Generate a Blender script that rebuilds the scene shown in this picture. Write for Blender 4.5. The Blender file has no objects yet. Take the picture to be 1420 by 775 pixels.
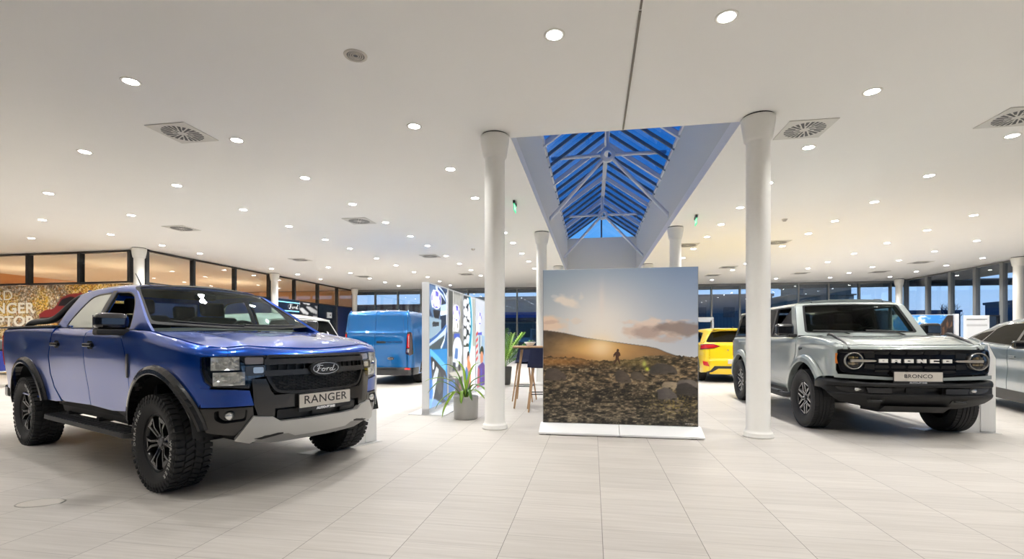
import bpy, bmesh, math, random
import numpy as np
from mathutils import Vector, Matrix, Euler
from mathutils.geometry import tessellate_polygon
R = math.radians
SC = bpy.context.scene
COL = SC.collection
PI = math.pi

# ------------------------------------------------------------------ materials
MATS = {}
def mat(name, col=(.8, .8, .8), rough=.5, metal=0., coat=0., coat_rough=.03, spec=.5, emis=None, estr=0., trans=0., ior=1.5, noise=0., nscale=40., bump=0., sheen=0.):
    if name in MATS: return MATS[name]
    m = bpy.data.materials.new(name); m.use_nodes = True
    nt = m.node_tree; b = nt.nodes['Principled BSDF']
    b.inputs['Base Color'].default_value = (*col, 1)
    b.inputs['Roughness'].default_value = rough
    b.inputs['Metallic'].default_value = metal
    b.inputs['Coat Weight'].default_value = coat
    b.inputs['Coat Roughness'].default_value = coat_rough
    b.inputs['Specular IOR Level'].default_value = spec
    b.inputs['IOR'].default_value = ior
    b.inputs['Transmission Weight'].default_value = trans
    if emis:
        b.inputs['Emission Color'].default_value = (*emis, 1); b.inputs['Emission Strength'].default_value = estr
    if noise or bump:
        tc = nt.nodes.new('ShaderNodeTexCoord'); nz = nt.nodes.new('ShaderNodeTexNoise')
        nz.inputs['Scale'].default_value = nscale; nz.inputs['Detail'].default_value = 4
        nt.links.new(tc.outputs['Object'], nz.inputs['Vector'])
        if noise:
            mp = nt.nodes.new('ShaderNodeMix'); mp.data_type = 'RGBA'
            mp.inputs[6].default_value = (*[c * (1 - noise) for c in col], 1)
            mp.inputs[7].default_value = (*[min(1, c * (1 + noise)) for c in col], 1)
            nt.links.new(nz.outputs['Fac'], mp.inputs[0]); nt.links.new(mp.outputs[2], b.inputs['Base Color'])
        if bump:
            bp = nt.nodes.new('ShaderNodeBump'); bp.inputs['Strength'].default_value = bump; bp.inputs['Distance'].default_value = .01
            nt.links.new(nz.outputs['Fac'], bp.inputs['Height']); nt.links.new(bp.outputs[0], b.inputs['Normal'])
    MATS[name] = m
    return m

def glass(name, tint=(1, 1, 1), f0=.04, k=.9):
    """clear sheet glass: transparent with a Schlick reflection"""
    if name in MATS: return MATS[name]
    m = bpy.data.materials.new(name); m.use_nodes = True; nt = m.node_tree; nt.nodes.clear()
    o = nt.nodes.new('ShaderNodeOutputMaterial'); mx = nt.nodes.new('ShaderNodeMixShader')
    t = nt.nodes.new('ShaderNodeBsdfTransparent'); t.inputs[0].default_value = (*tint, 1)
    g = nt.nodes.new('ShaderNodeBsdfGlossy'); g.inputs['Roughness'].default_value = 0.0
    lw = nt.nodes.new('ShaderNodeLayerWeight'); lw.inputs[0].default_value = .5
    p = nt.nodes.new('ShaderNodeMath'); p.operation = 'POWER'; p.inputs[1].default_value = 5
    ma = nt.nodes.new('ShaderNodeMath'); ma.operation = 'MULTIPLY_ADD'; ma.inputs[1].default_value = k; ma.inputs[2].default_value = f0
    L = nt.links.new
    L(lw.outputs['Facing'], p.inputs[0]); L(p.outputs[0], ma.inputs[0]); L(ma.outputs[0], mx.inputs[0])
    L(t.outputs[0], mx.inputs[1]); L(g.outputs[0], mx.inputs[2]); L(mx.outputs[0], o.inputs[0])
    MATS[name] = m
    return m

def print_mat(name, rough=.5, emit=0.):
    """printed picture: colours come from the mesh's own colour layer"""
    if name in MATS: return MATS[name]
    m = bpy.data.materials.new(name); m.use_nodes = True; nt = m.node_tree; b = nt.nodes['Principled BSDF']
    a = nt.nodes.new('ShaderNodeVertexColor'); a.layer_name = 'Print'
    nt.links.new(a.outputs[0], b.inputs['Base Color']); b.inputs['Roughness'].default_value = rough
    if emit:
        nt.links.new(a.outputs[0], b.inputs['Emission Color']); b.inputs['Emission Strength'].default_value = emit
    MATS[name] = m
    return m

def srgb(r, g, b):
    return tuple(((c / 255) / 12.92 if c / 255 <= .04045 else ((c / 255 + .055) / 1.055) ** 2.4) for c in (r, g, b))

# ------------------------------------------------------------------ mesh accumulator
class Acc:
    def __init__(s): s.v = []; s.f = []; s.mi = []; s.nl = []; s.sm = []
    def add(s, vs, fs, mi=0, normals=None, smooth=False):
        o = len(s.v); s.v += [tuple(v) for v in vs]
        for k, f in enumerate(fs):
            s.f.append([i + o for i in f]); s.mi.append(mi); s.sm.append(smooth)
            s.nl.append(None if normals is None else [normals[i] for i in f])
        return s
    def bm(s, b, mi=0, smooth=False, M=None):
        b.verts.ensure_lookup_table(); b.verts.index_update()
        s.add([(M @ v.co if M else v.co) for v in b.verts], [[v.index for v in f.verts] for f in b.faces], mi, None, smooth); b.free(); return s
    def box(s, c, d, mi=0, bev=0., rot=None, seg=2):
        b = bmesh.new(); bmesh.ops.create_cube(b, size=1)
        for v in b.verts: v.co = Vector((v.co.x * d[0], v.co.y * d[1], v.co.z * d[2]))
        if bev: bmesh.ops.bevel(b, geom=b.edges[:], offset=bev, segments=seg, profile=.5, affect='EDGES')
        M = Matrix.Translation(c) @ (Euler(rot).to_matrix().to_4x4() if rot is not None else Matrix())
        if bev >= .012:
            Q = M.to_3x3(); b.verts.ensure_lookup_table(); b.verts.index_update(); N = []
            for v in b.verts:
                n = Vector([v.co[k] - max(-d[k] / 2 + bev, min(d[k] / 2 - bev, v.co[k])) for k in range(3)]); N.append(tuple((Q @ n).normalized()) if n.length > 1e-9 else (0, 0, 1))
            vs = [M @ v.co for v in b.verts]; fs = [[v.index for v in f.verts] for f in b.faces]; b.free()
            return s.add(vs, fs, mi, N, True)
        return s.bm(b, mi, False, M)
    def lathe(s, prof, n=24, mi=0, axis='z', c=(0, 0, 0), smooth=True, a0=0, a1=2 * PI, scale=(1, 1)):
        full = abs(a1 - a0 - 2 * PI) < 1e-6; m = n if full else n + 1
        vs = []
        for k in range(m):
            a = a0 + (a1 - a0) * k / n; ca, sa = math.cos(a) * scale[0], math.sin(a) * scale[1]
            for r, h in prof:
                p = (r * ca, r * sa, h) if axis == 'z' else ((r * ca, h, r * sa) if axis == 'y' else (h, r * ca, r * sa))
                vs.append((p[0] + c[0], p[1] + c[1], p[2] + c[2]))
        q = len(prof); fs = []
        for k in range(n):
            k2 = (k + 1) % m
            for j in range(q - 1):
                if axis == 'y': fs.append([k * q + j, k * q + j + 1, k2 * q + j + 1, k2 * q + j])
                else: fs.append([k * q + j, k2 * q + j, k2 * q + j + 1, k * q + j + 1])
        return s.add(vs, fs, mi, None, smooth)
    def tube(s, pts, r, n=10, mi=0, cap=True, smooth=True, flat=None):
        pts = [Vector(p) for p in pts]; rs = r if isinstance(r, (list, tuple)) else [r] * len(pts)
        vs = []; up = None
        for i, p in enumerate(pts):
            t = (pts[min(i + 1, len(pts) - 1)] - pts[max(i - 1, 0)]).normalized()
            if up is None:
                up = Vector((0, 0, 1)) if abs(t.z) < .9 else Vector((1, 0, 0))
            a = t.cross(up).normalized(); b = a.cross(t).normalized(); up = b
            for k in range(n):
                w = 2 * PI * k / n
                vs.append(p + (a * math.cos(w) + b * math.sin(w) * (flat or 1)) * rs[i])
        fs = [[i * n + k, i * n + (k + 1) % n, (i + 1) * n + (k + 1) % n, (i + 1) * n + k] for i in range(len(pts) - 1) for k in range(n)]
        s.add(vs, fs, mi, None, smooth)
        if cap:
            o = len(pts) - 1
            s.add(vs[:n], [list(range(n))[::-1]], mi); s.add(vs[o * n:], [list(range(n))], mi)
        return s
    def prism(s, loop, h0, h1, fn=None, mi=0):
        """closed loop of 2D points extruded h0..h1; fn maps (x,y,h) to 3D. Loop counter-clockwise seen from +h"""
        n = len(loop); fn = fn or (lambda x, y, h: (x, y, h))
        tr = tessellate_polygon([[Vector((p[0], p[1], 0)) for p in loop]])
        lo = [fn(p[0], p[1], h0) for p in loop]; hi = [fn(p[0], p[1], h1) for p in loop]
        area = sum(loop[i][0] * loop[(i + 1) % n][1] - loop[(i + 1) % n][0] * loop[i][1] for i in range(n))
        def o(t):
            a, b, c = (loop[i] for i in t)
            return list(t) if ((b[0] - a[0]) * (c[1] - a[1]) - (b[1] - a[1]) * (c[0] - a[0])) > 0 else list(t)[::-1]
        T = [o(t) for t in tr]
        s.add(hi, T, mi); s.add(lo, [t[::-1] for t in T], mi)
        side = [[i, (i + 1) % n, n + (i + 1) % n, n + i] for i in range(n)]
        if area < 0: side = [f[::-1] for f in side]
        return s.add(lo + hi, side, mi)
    def grid(s, nu, nv, fn, mi=0, smooth=True, wrap=False):
        vs = [fn(i / nu, j / nv) for i in range(nu + 1) for j in range(nv + 1)]
        fs = [[i * (nv + 1) + j, (i + 1) * (nv + 1) + j, (i + 1) * (nv + 1) + j + 1, i * (nv + 1) + j + 1] for i in range(nu) for j in range(nv)]
        return s.add(vs, fs, mi, None, smooth)
    def xform(s, M):
        s.v = [tuple(M @ Vector(v)) for v in s.v]; return s
    def mesh(s, name, mats):
        me = bpy.data.meshes.new(name); me.from_pydata(s.v, [], s.f)
        for m in (mats if isinstance(mats, (list, tuple)) else [mats]): me.materials.append(m)
        me.polygons.foreach_set('material_index', s.mi); me.polygons.foreach_set('use_smooth', s.sm)
        if any(n is not None for n in s.nl):
            ln = []
            for f, n in zip(s.f, s.nl): ln += (n if n is not None else [(0, 0, 0)] * len(f))
            me.polygons.foreach_set('use_smooth', [True if n is not None else q for n, q in zip(s.nl, s.sm)])
            me.update()
            fl = []
            for p, n in zip(me.polygons, s.nl):
                if n is None and not p.use_smooth: fl += [tuple(p.normal)] * p.loop_total
                elif n is None: fl += [(0, 0, 0)] * p.loop_total
                else: fl += n
            me.normals_split_custom_set(fl)
        me.update()
        return me
    def obj(s, name, mats, parent=None, label=None):
        o = bpy.data.objects.new(name, s.mesh(name, mats)); COL.objects.link(o)
        if parent: o.parent = parent
        if label: o['label'] = label
        return o

def thing(name, label, cat, loc=(0, 0, 0), rz=0., group=None):
    o = bpy.data.objects.new(name, None); COL.objects.link(o)
    o.location = loc; o.rotation_euler = (0, 0, rz); o['label'] = label; o['category'] = cat
    if group: o['group'] = group
    return o
def tag(o, label, cat, group=None, kind=None):
    o['label'] = label; o['category'] = cat
    if group: o['group'] = group
    if kind: o['kind'] = kind
    return o
def struct(o, label=None):
    o['kind'] = 'structure'
    if label: o['label'] = label
    return o
def dup(root, loc=None, rz=None, label=None, group=None):
    def cp(o, par):
        c = o.copy(); COL.objects.link(c)
        if par: c.parent = par
        for ch in o.children: cp(ch, c)
        return c
    r = cp(root, None)
    if loc is not None: r.location = loc
    if rz is not None: r.rotation_euler = (0, 0, rz)
    if label: r['label'] = label
    if group: r['group'] = group
    return r

def interp(xs, ys):
    """smooth monotone cubic through points"""
    n = len(xs); d = [(ys[i + 1] - ys[i]) / (xs[i + 1] - xs[i]) for i in range(n - 1)]
    m = [d[0]] + [0 if d[i - 1] * d[i] <= 0 else 2 * d[i - 1] * d[i] / (d[i - 1] + d[i]) for i in range(1, n - 1)] + [d[-1]]
    def f(x):
        if x <= xs[0]: return ys[0]
        if x >= xs[-1]: return ys[-1]
        i = 0
        while x > xs[i + 1]: i += 1
        h = xs[i + 1] - xs[i]; t = (x - xs[i]) / h
        return ys[i] * (2 * t ** 3 - 3 * t * t + 1) + m[i] * h * (t ** 3 - 2 * t * t + t) + ys[i + 1] * (3 * t * t - 2 * t ** 3) + m[i + 1] * h * (t ** 3 - t * t)
    return f
def lin(xs, ys):
    return lambda x: float(np.interp(x, xs, ys))
def sstep(a, b, x):
    t = max(0., min(1., (x - a) / (b - a))); return t * t * (3 - 2 * t)
def arc(cx, cz, r, a0, a1, n=16, rz=None):
    return [(cx + r * math.cos(R(a0 + (a1 - a0) * i / n)), cz + (rz or r) * math.sin(R(a0 + (a1 - a0) * i / n))) for i in range(n + 1)]
def catmull(pts, n=12):
    P = [np.array(p, float) for p in pts]; P = [2 * P[0] - P[1]] + P + [2 * P[-1] - P[-2]]
    out = []
    for i in range(1, len(P) - 2):
        for k in range(n):
            t = k / n; a, b, c, d = P[i - 1:i + 3]
            out.append(.5 * ((2 * b) + (-a + c) * t + (2 * a - 5 * b + 4 * c - d) * t * t + (-a + 3 * b - 3 * c + d) * t ** 3))
    out.append(P[-2]); return [tuple(p) for p in out]
def rrect(x0, z0, x1, z1, r, n=5):
    r = min(r, abs(x1 - x0) / 2 - 1e-4, abs(z1 - z0) / 2 - 1e-4); o = []
    for cx, cz, a in ((x1 - r, z1 - r, 0), (x0 + r, z1 - r, 90), (x0 + r, z0 + r, 180), (x1 - r, z0 + r, 270)):
        o += arc(cx, cz, r, a, a + 90, n)
    return o
def roundpoly(P, r, n=4):
    """round the corners of a polygon"""
    out = []; m = len(P); rr = r if isinstance(r, (list, tuple)) else [r] * m
    for i in range(m):
        p = np.array(P[i], float); a = np.array(P[i - 1], float); b = np.array(P[(i + 1) % m], float)
        if rr[i] <= 0: out.append(tuple(p)); continue
        la, lb = np.linalg.norm(a - p), np.linalg.norm(b - p); q = min(rr[i], la * .45, lb * .45)
        s, e = p + (a - p) / la * q, p + (b - p) / lb * q
        for k in range(n + 1):
            t = k / n; out.append(tuple((1 - t) ** 2 * s + 2 * t * (1 - t) * p + t * t * e))
    return out
def inset(P, d):
    """move every edge of a polygon inwards by d"""
    m = len(P); A = sum(P[i][0] * P[(i + 1) % m][1] - P[(i + 1) % m][0] * P[i][1] for i in range(m)); sg = 1 if A > 0 else -1
    out = []
    for i in range(m):
        p = np.array(P[i]); a = np.array(P[i - 1]); b = np.array(P[(i + 1) % m])
        u = p - a; w = b - p; lu, lw = np.linalg.norm(u), np.linalg.norm(w)
        if lu < 1e-9 or lw < 1e-9: out.append(tuple(p)); continue
        u /= lu; w /= lw; n1 = np.array([-u[1], u[0]]) * sg; n2 = np.array([-w[1], w[0]]) * sg
        k = n1 + n2; dn = 1 + n1.dot(n2)
        out.append(tuple(p + k / max(dn, .35) * d))
    return out

# ------------------------------------------------------------------ curved panels: a 2D outline laid on a surface
def clip_cell(tri, u0, u1, v0, v1):
    P = tri
    for ax, val, sg in ((0, u0, 1), (0, u1, -1), (1, v0, 1), (1, v1, -1)):
        Q = []
        for i in range(len(P)):
            a, b = P[i], P[(i + 1) % len(P)]; da, db = (a[ax] - val) * sg, (b[ax] - val) * sg
            if da >= -1e-9: Q.append(a)
            if (da > 1e-9 and db < -1e-9) or (da < -1e-9 and db > 1e-9):
                t = da / (da - db); c = [a[0] + (b[0] - a[0]) * t, a[1] + (b[1] - a[1]) * t]; c[ax] = val; Q.append(tuple(c))
        P = Q
        if len(P) < 3: return None
    return P

def panel(acc, loops, f, du=.06, dv=.06, th=.015, out=None, off=0., mi=0, rim=True, nrm=None):
    """loops = [outline, hole, ...] of (u,v); f(u,v) -> 3D; out = point inside the body"""
    loops = [l for l in loops]
    flat = [p for l in loops for p in l]
    tris = tessellate_polygon([[Vector((p[0], p[1], 0)) for p in l] for l in loops])
    key = {}; uv = []; faces = []
    def vid(p):
        k = (round(p[0], 4), round(p[1], 4))
        if k not in key: key[k] = len(uv); uv.append(p)
        return key[k]
    for t in tris:
        T = [flat[i][:2] for i in t]
        A = (T[1][0] - T[0][0]) * (T[2][1] - T[0][1]) - (T[1][1] - T[0][1]) * (T[2][0] - T[0][0])
        if abs(A) < 1e-10: continue
        if A < 0: T = T[::-1]
        u0, u1 = min(p[0] for p in T), max(p[0] for p in T); v0, v1 = min(p[1] for p in T), max(p[1] for p in T)
        for i in range(math.floor(u0 / du), math.floor(u1 / du) + 1):
            for j in range(math.floor(v0 / dv), math.floor(v1 / dv) + 1):
                c = clip_cell(T, i * du, (i + 1) * du, j * dv, (j + 1) * dv)
                if c:
                    ids = []
                    for p in c:
                        k = vid(p)
                        if k not in ids: ids.append(k)
                    if len(ids) > 2: faces.append(ids)
    if not faces: return acc
    e = .002; P3 = []; N3 = []
    for u, v in uv:
        p = Vector(f(u, v)); a = Vector(f(u + e, v)) - Vector(f(u - e, v)); b = Vector(f(u, v + e)) - Vector(f(u, v - e))
        n = a.cross(b)
        n = n.normalized() if n.length > 1e-12 else Vector((0, 0, 1))
        P3.append(p); N3.append(n)
    # global orientation
    s = 0
    for p, n in zip(P3, N3):
        ref = (p - Vector(out(p))) if callable(out) else (p - Vector(out)) if out is not None else n
        s += 1 if ref.dot(n) >= 0 else -1
    flip = s < 0
    if flip: N3 = [-n for n in N3]; faces = [q[::-1] for q in faces]
    F = [p + n * off for p, n in zip(P3, N3)]
    acc.add(F, faces, mi, [tuple(n) for n in N3], True)
    if th:
        ed = {}
        for q in faces:
            for i in range(len(q)):
                a, b = q[i], q[(i + 1) % len(q)]; ed[(a, b)] = ed.get((a, b), 0) + 1
        B = [p - n * th for p, n in zip(F, N3)]
        o = len(acc.v); acc.v += [tuple(p) for p in F] + [tuple(p) for p in B]; m = len(F)
        for (a, b), k in ed.items():
            if (b, a) not in ed:
                acc.f.append([o + b, o + a, o + m + a, o + m + b]); acc.mi.append(mi); acc.nl.append(None); acc.sm.append(False)
        acc.add(B, [q[::-1] for q in faces], mi, [tuple(-n) for n in N3], True)
    return acc

# ------------------------------------------------------------------ lettering
def text_acc(body, size, depth=.004, bold=0., space=1., xscale=1.):
    """built-in font text as a mesh lying in XY, centred, thickness along +Z"""
    cu = bpy.data.curves.new('lettering', 'FONT'); cu.body = body; cu.size = size; cu.extrude = depth / 2; cu.align_x = 'CENTER'; cu.align_y = 'CENTER'
    cu.offset = bold; cu.space_character = space
    o = bpy.data.objects.new('lettering', cu); COL.objects.link(o)
    dg = bpy.context.evaluated_depsgraph_get(); me = bpy.data.meshes.new_from_object(o.evaluated_get(dg))
    a = Acc(); a.add([(v.co.x * xscale, v.co.y, v.co.z + depth / 2) for v in me.vertices], [list(p.vertices) for p in me.polygons])
    bpy.data.objects.remove(o); bpy.data.curves.remove(cu); bpy.data.meshes.remove(me)
    return a
FORD = [  # strokes of a slanted script word, unit height
    ([(-1.02, .30), (-.98, .50), (-.80, .58), (-.60, .50), (-.42, .50)], .05), ([(-.80, .50), (-.86, .15), (-.98, -.25), (-1.16, -.42), (-1.3, -.34)], .06), ([(-1.05, .06), (-.85, .08), (-.62, .10)], .04),
    ([(-.34, .06), (-.50, -.02), (-.54, -.22), (-.42, -.34), (-.26, -.26), (-.20, -.06), (-.32, .06), (-.34, .06)], .055), ([(-.22, .0), (-.08, .02), (.04, .06)], .04),
    ([(.06, .10), (.04, -.10), (-.02, -.32)], .06), ([(.05, -.02), (.16, .10), (.28, .08)], .055),
    ([(.62, .02), (.46, .06), (.36, -.12), (.40, -.32), (.54, -.30), (.64, -.10)], .055), ([(.86, .58), (.78, .25), (.66, -.12), (.66, -.32), (.80, -.28), (.98, -.14)], .06)]
def script_acc(scale, mi=0, z=0.):
    a = Acc()
    for pts, r in FORD:
        c = catmull(pts, 5); a.tube([(x * scale, y * scale, z) for x, y in c], r * scale, 6, mi, True, True)
    return a
def oval_badge(w, h, name, parent, M, blue=(.01, .03, .2), ring=(.8, .8, .82)):
    """blue oval with a bright rim and white script; the badge and its lettering"""
    a = Acc(); n = 40
    P = [(w / 2 * math.cos(2 * PI * k / n), h / 2 * math.sin(2 * PI * k / n)) for k in range(n)]
    a.prism(P, 0, .006, mi=0)
    Q = [(.93 * x, .88 * y) for x, y in P]
    a.prism(Q, .006, .0075, mi=1)
    a.xform(M)
    o = a.obj(name, [mat('badge_rim', ring, .15, .9), mat('badge_blue', blue, .25, 0, .5)], parent)
    s = script_acc(h * .56, 0, .0085); s.xform(M @ Matrix.Diagonal((w / h * .62, 1, 1, 1)) @ Matrix.Translation((.02 * h, -.03 * h, 0)))
    s.obj('script_lettering', mat('badge_white', (.85, .87, .9), .2, .6), o)
    return o
EXPOSURE = .38; SKY = 1.1; LENS_E = 50.; SPOT_E = 160.; NEAR_K = .42; WARM_E = 100.
# ------------------------------------------------------------------ camera, world, view
H = 4.05; CAMZ = 1.26; TH = math.atan(112 / 665)
cd = bpy.data.cameras.new('camera'); cam = bpy.data.objects.new('camera', cd); COL.objects.link(cam)
cam.location = (0, 0, CAMZ); cam.rotation_euler = (R(90), 0, TH)
cd.sensor_fit = 'HORIZONTAL'; cd.sensor_width = 36; cd.lens = 665 / 1420 * 36; cd.shift_y = 80 / 1420; cd.clip_start = .05; cd.clip_end = 500
SC.camera = cam
SC.view_settings.view_transform = 'Standard'; SC.view_settings.look = 'None'; SC.view_settings.gamma = 1; SC.view_settings.use_curve_mapping = False
SC.view_settings.exposure = EXPOSURE
SC.cycles.use_denoising = True; SC.cycles.max_bounces = 10; SC.cycles.transparent_max_bounces = 24; SC.cycles.diffuse_bounces = 5
SC.cycles.glossy_bounces = 5; SC.cycles.sample_clamp_indirect = 6; SC.cycles.caustics_reflective = False; SC.cycles.caustics_refractive = False
def bld(X, d): return (X * math.cos(TH) - d * math.sin(TH), X * math.sin(TH) + d * math.cos(TH))
w = bpy.data.worlds.new('dusk'); SC.world = w; w.use_nodes = True; nt = w.node_tree; nt.nodes.clear()
o_ = nt.nodes.new('ShaderNodeOutputWorld'); bg = nt.nodes.new('ShaderNodeBackground'); tc = nt.nodes.new('ShaderNodeTexCoord'); sp = nt.nodes.new('ShaderNodeSeparateXYZ'); rp = nt.nodes.new('ShaderNodeValToRGB')
nt.links.new(tc.outputs['Generated'], sp.inputs[0])
cr = rp.color_ramp; cr.elements[0].position = 0; cr.elements[0].color = (.40, .55, .80, 1)
cr.elements[1].position = 1; cr.elements[1].color = (.004, .15, .42, 1)
for p, c in ((.06, (.36, .55, .84)), (.14, (.20, .42, .76)), (.30, (.05, .29, .64)), (.5, (.008, .21, .54))):
    e = cr.elements.new(p); e.color = (*c, 1)
nz = nt.nodes.new('ShaderNodeTexNoise'); nz.inputs['Scale'].default_value = 3.5; nz.inputs['Detail'].default_value = 6
mpn = nt.nodes.new('ShaderNodeMapping'); mpn.inputs['Scale'].default_value = (1, 1, 5)
nt.links.new(tc.outputs['Generated'], mpn.inputs[0]); nt.links.new(mpn.outputs[0], nz.inputs[0])
rc = nt.nodes.new('ShaderNodeMapRange'); rc.inputs[1].default_value = .5; rc.inputs[2].default_value = .75; rc.inputs[3].default_value = 0; rc.inputs[4].default_value = .35
mx = nt.nodes.new('ShaderNodeMix'); mx.data_type = 'RGBA'; mx.inputs[7].default_value = (.55, .62, .72, 1)
nt.links.new(sp.outputs[2], rp.inputs[0]); nt.links.new(nz.outputs[0], rc.inputs[0]); nt.links.new(rc.outputs[0], mx.inputs[0]); nt.links.new(rp.outputs[0], mx.inputs[6])
nt.links.new(mx.outputs[2], bg.inputs[0]); nt.links.new(bg.outputs[0], o_.inputs[0]); bg.inputs[1].default_value = SKY

# ------------------------------------------------------------------ surfaces
def floor_mat():
    m = bpy.data.materials.new('stone_tile_floor'); m.use_nodes = True; nt = m.node_tree; b = nt.nodes['Principled BSDF']; N = nt.nodes.new; L = nt.links.new
    tc = N('ShaderNodeTexCoord'); s = N('ShaderNodeSeparateXYZ'); L(tc.outputs['Object'], s.inputs[0])
    def M(op, a, b_=None, c=None):
        n = N('ShaderNodeMath'); n.operation = op
        for i, x in enumerate((a, b_, c)):
            if x is None: continue
            if isinstance(x, (int, float)): n.inputs[i].default_value = x
            else: L(x, n.inputs[i])
        return n.outputs[0]
    tx = M('DIVIDE', M('SUBTRACT', s.outputs[0], .06), .6); ix = M('FLOOR', tx); fx = M('SUBTRACT', tx, ix)
    ty = M('ADD', M('DIVIDE', M('SUBTRACT', s.outputs[1], 2.807), .3), M('MULTIPLY', M('MODULO', M('ADD', ix, 200), 3), .33)); iy = M('FLOOR', ty); fy = M('SUBTRACT', ty, iy)
    ex = M('MULTIPLY', M('MINIMUM', fx, M('SUBTRACT', 1, fx)), .6); ey = M('MULTIPLY', M('MINIMUM', fy, M('SUBTRACT', 1, fy)), .3)
    jx = N('ShaderNodeMapRange'); jx.inputs[1].default_value = .0012; jx.inputs[2].default_value = .0028; jx.inputs[3].default_value = 1; jx.inputs[4].default_value = 0; L(ex, jx.inputs[0])
    jy = N('ShaderNodeMapRange'); jy.inputs[1].default_value = .0006; jy.inputs[2].default_value = .0022; jy.inputs[3].default_value = .7; jy.inputs[4].default_value = 0; L(ey, jy.inputs[0])
    j = M('MAXIMUM', jx.outputs[0], jy.outputs[0])
    cb = N('ShaderNodeCombineXYZ'); L(ix, cb.inputs[0]); L(iy, cb.inputs[1]); wn = N('ShaderNodeTexWhiteNoise'); wn.noise_dimensions = '2D'; L(cb.outputs[0], wn.inputs['Vector'])
    mp = N('ShaderNodeMapping'); mp.inputs['Scale'].default_value = (1.1, 26, 1); L(tc.outputs['Object'], mp.inputs[0])
    va = N('ShaderNodeVectorMath'); va.operation = 'ADD'; L(mp.outputs[0], va.inputs[0]); sc_ = N('ShaderNodeVectorMath'); sc_.operation = 'SCALE'; sc_.inputs['Scale'].default_value = 40; L(wn.outputs['Color'], sc_.inputs[0]); L(sc_.outputs[0], va.inputs[1])
    nz = N('ShaderNodeTexNoise'); nz.inputs['Scale'].default_value = 1.4; nz.inputs['Detail'].default_value = 5; nz.inputs['Roughness'].default_value = .6; L(va.outputs[0], nz.inputs[0])
    r = N('ShaderNodeValToRGB'); L(nz.outputs[0], r.inputs[0])
    r.color_ramp.elements[0].position = .3; r.color_ramp.elements[0].color = (*srgb(182, 176, 168), 1); r.color_ramp.elements[1].position = .72; r.color_ramp.elements[1].color = (*srgb(200, 195, 188), 1)
    hs = N('ShaderNodeHueSaturation'); L(r.outputs[0], hs.inputs['Color']); L(M('ADD', M('MULTIPLY', wn.outputs[0], .09), .955), hs.inputs['Value'])
    mj = N('ShaderNodeMix'); mj.data_type = 'RGBA'; mj.inputs[7].default_value = (.16, .145, .13, 1); L(j, mj.inputs[0]); L(hs.outputs[0], mj.inputs[6]); L(mj.outputs[2], b.inputs['Base Color'])
    b.inputs['Roughness'].default_value = .42; b.inputs['Specular IOR Level'].default_value = .35
    L(M('ADD', .36, M('MULTIPLY', nz.outputs[0], .14)), b.inputs['Roughness'])
    bp = N('ShaderNodeBump'); bp.inputs['Strength'].default_value = .25; bp.inputs['Distance'].default_value = .002; L(M('SUBTRACT', 1, j), bp.inputs['Height']); L(bp.outputs[0], b.inputs['Normal'])
    return m
def plank_mat():
    m = mat('warm_timber_ceiling', srgb(214, 160, 104), .6); nt = m.node_tree; N = nt.nodes.new; L = nt.links.new; b = nt.nodes['Principled BSDF']
    tc = N('ShaderNodeTexCoord'); br = N('ShaderNodeTexBrick'); br.inputs['Scale'].default_value = 1; br.inputs['Brick Width'].default_value = 3.0; br.inputs['Row Height'].default_value = .30; br.inputs['Mortar Size'].default_value = .012
    br.inputs['Color1'].default_value = (*srgb(218, 164, 108), 1); br.inputs['Color2'].default_value = (*srgb(206, 150, 96), 1); br.inputs['Mortar'].default_value = (*srgb(120, 80, 48), 1)
    L(tc.outputs['Object'], br.inputs[0]); L(br.outputs[0], b.inputs['Base Color']); return m
WHITE = mat('white_plaster', srgb(243, 242, 239), .75, spec=.3, noise=.01, nscale=1.5)
PAINT = mat('white_lacquer', srgb(238, 236, 230), .35)
SHAFT = mat('shaft_white', srgb(224, 223, 214), .8)
DARKM = mat('dark_metal', (.03, .033, .036), .45, .3)
GREYM = mat('grey_aluminium', srgb(120, 122, 122), .4, .3)
STEEL = mat('white_steel', srgb(205, 210, 218), .4)
PANE = glass('window_glass', (.93, .96, .98), .10)
NAVY = mat('navy_wall', srgb(22, 34, 84), .5)
BLACK = mat('black_plastic', (.012, .012, .013), .45)
X0, X1, Y0, Y1 = -21.5, 14.9, -6.5, 26.55; LX = -14.0; LY = 13.08
a = Acc(); a.box(((X0 + X1) / 2 - 3, (Y0 + Y1) / 2, -.05), (X1 - X0 + 6, Y1 - Y0, .1)); struct(a.obj('floor', floor_mat()))
# ceiling with the skylight opening
sx0, sx1, sy0, sy1, sz = -1.13, 1.90, 6.62, 21.9, 5.73
a = Acc()
for x0, x1, y0, y1 in ((X0 - 4, sx0, Y0, Y1), (sx1, X1 + .2, Y0, Y1), (sx0, sx1, Y0, sy0), (sx0, sx1, sy1, Y1)):
    a.box(((x0 + x1) / 2, (y0 + y1) / 2, H + .1), (x1 - x0, y1 - y0, .2))
struct(a.obj('ceiling', WHITE))
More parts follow.
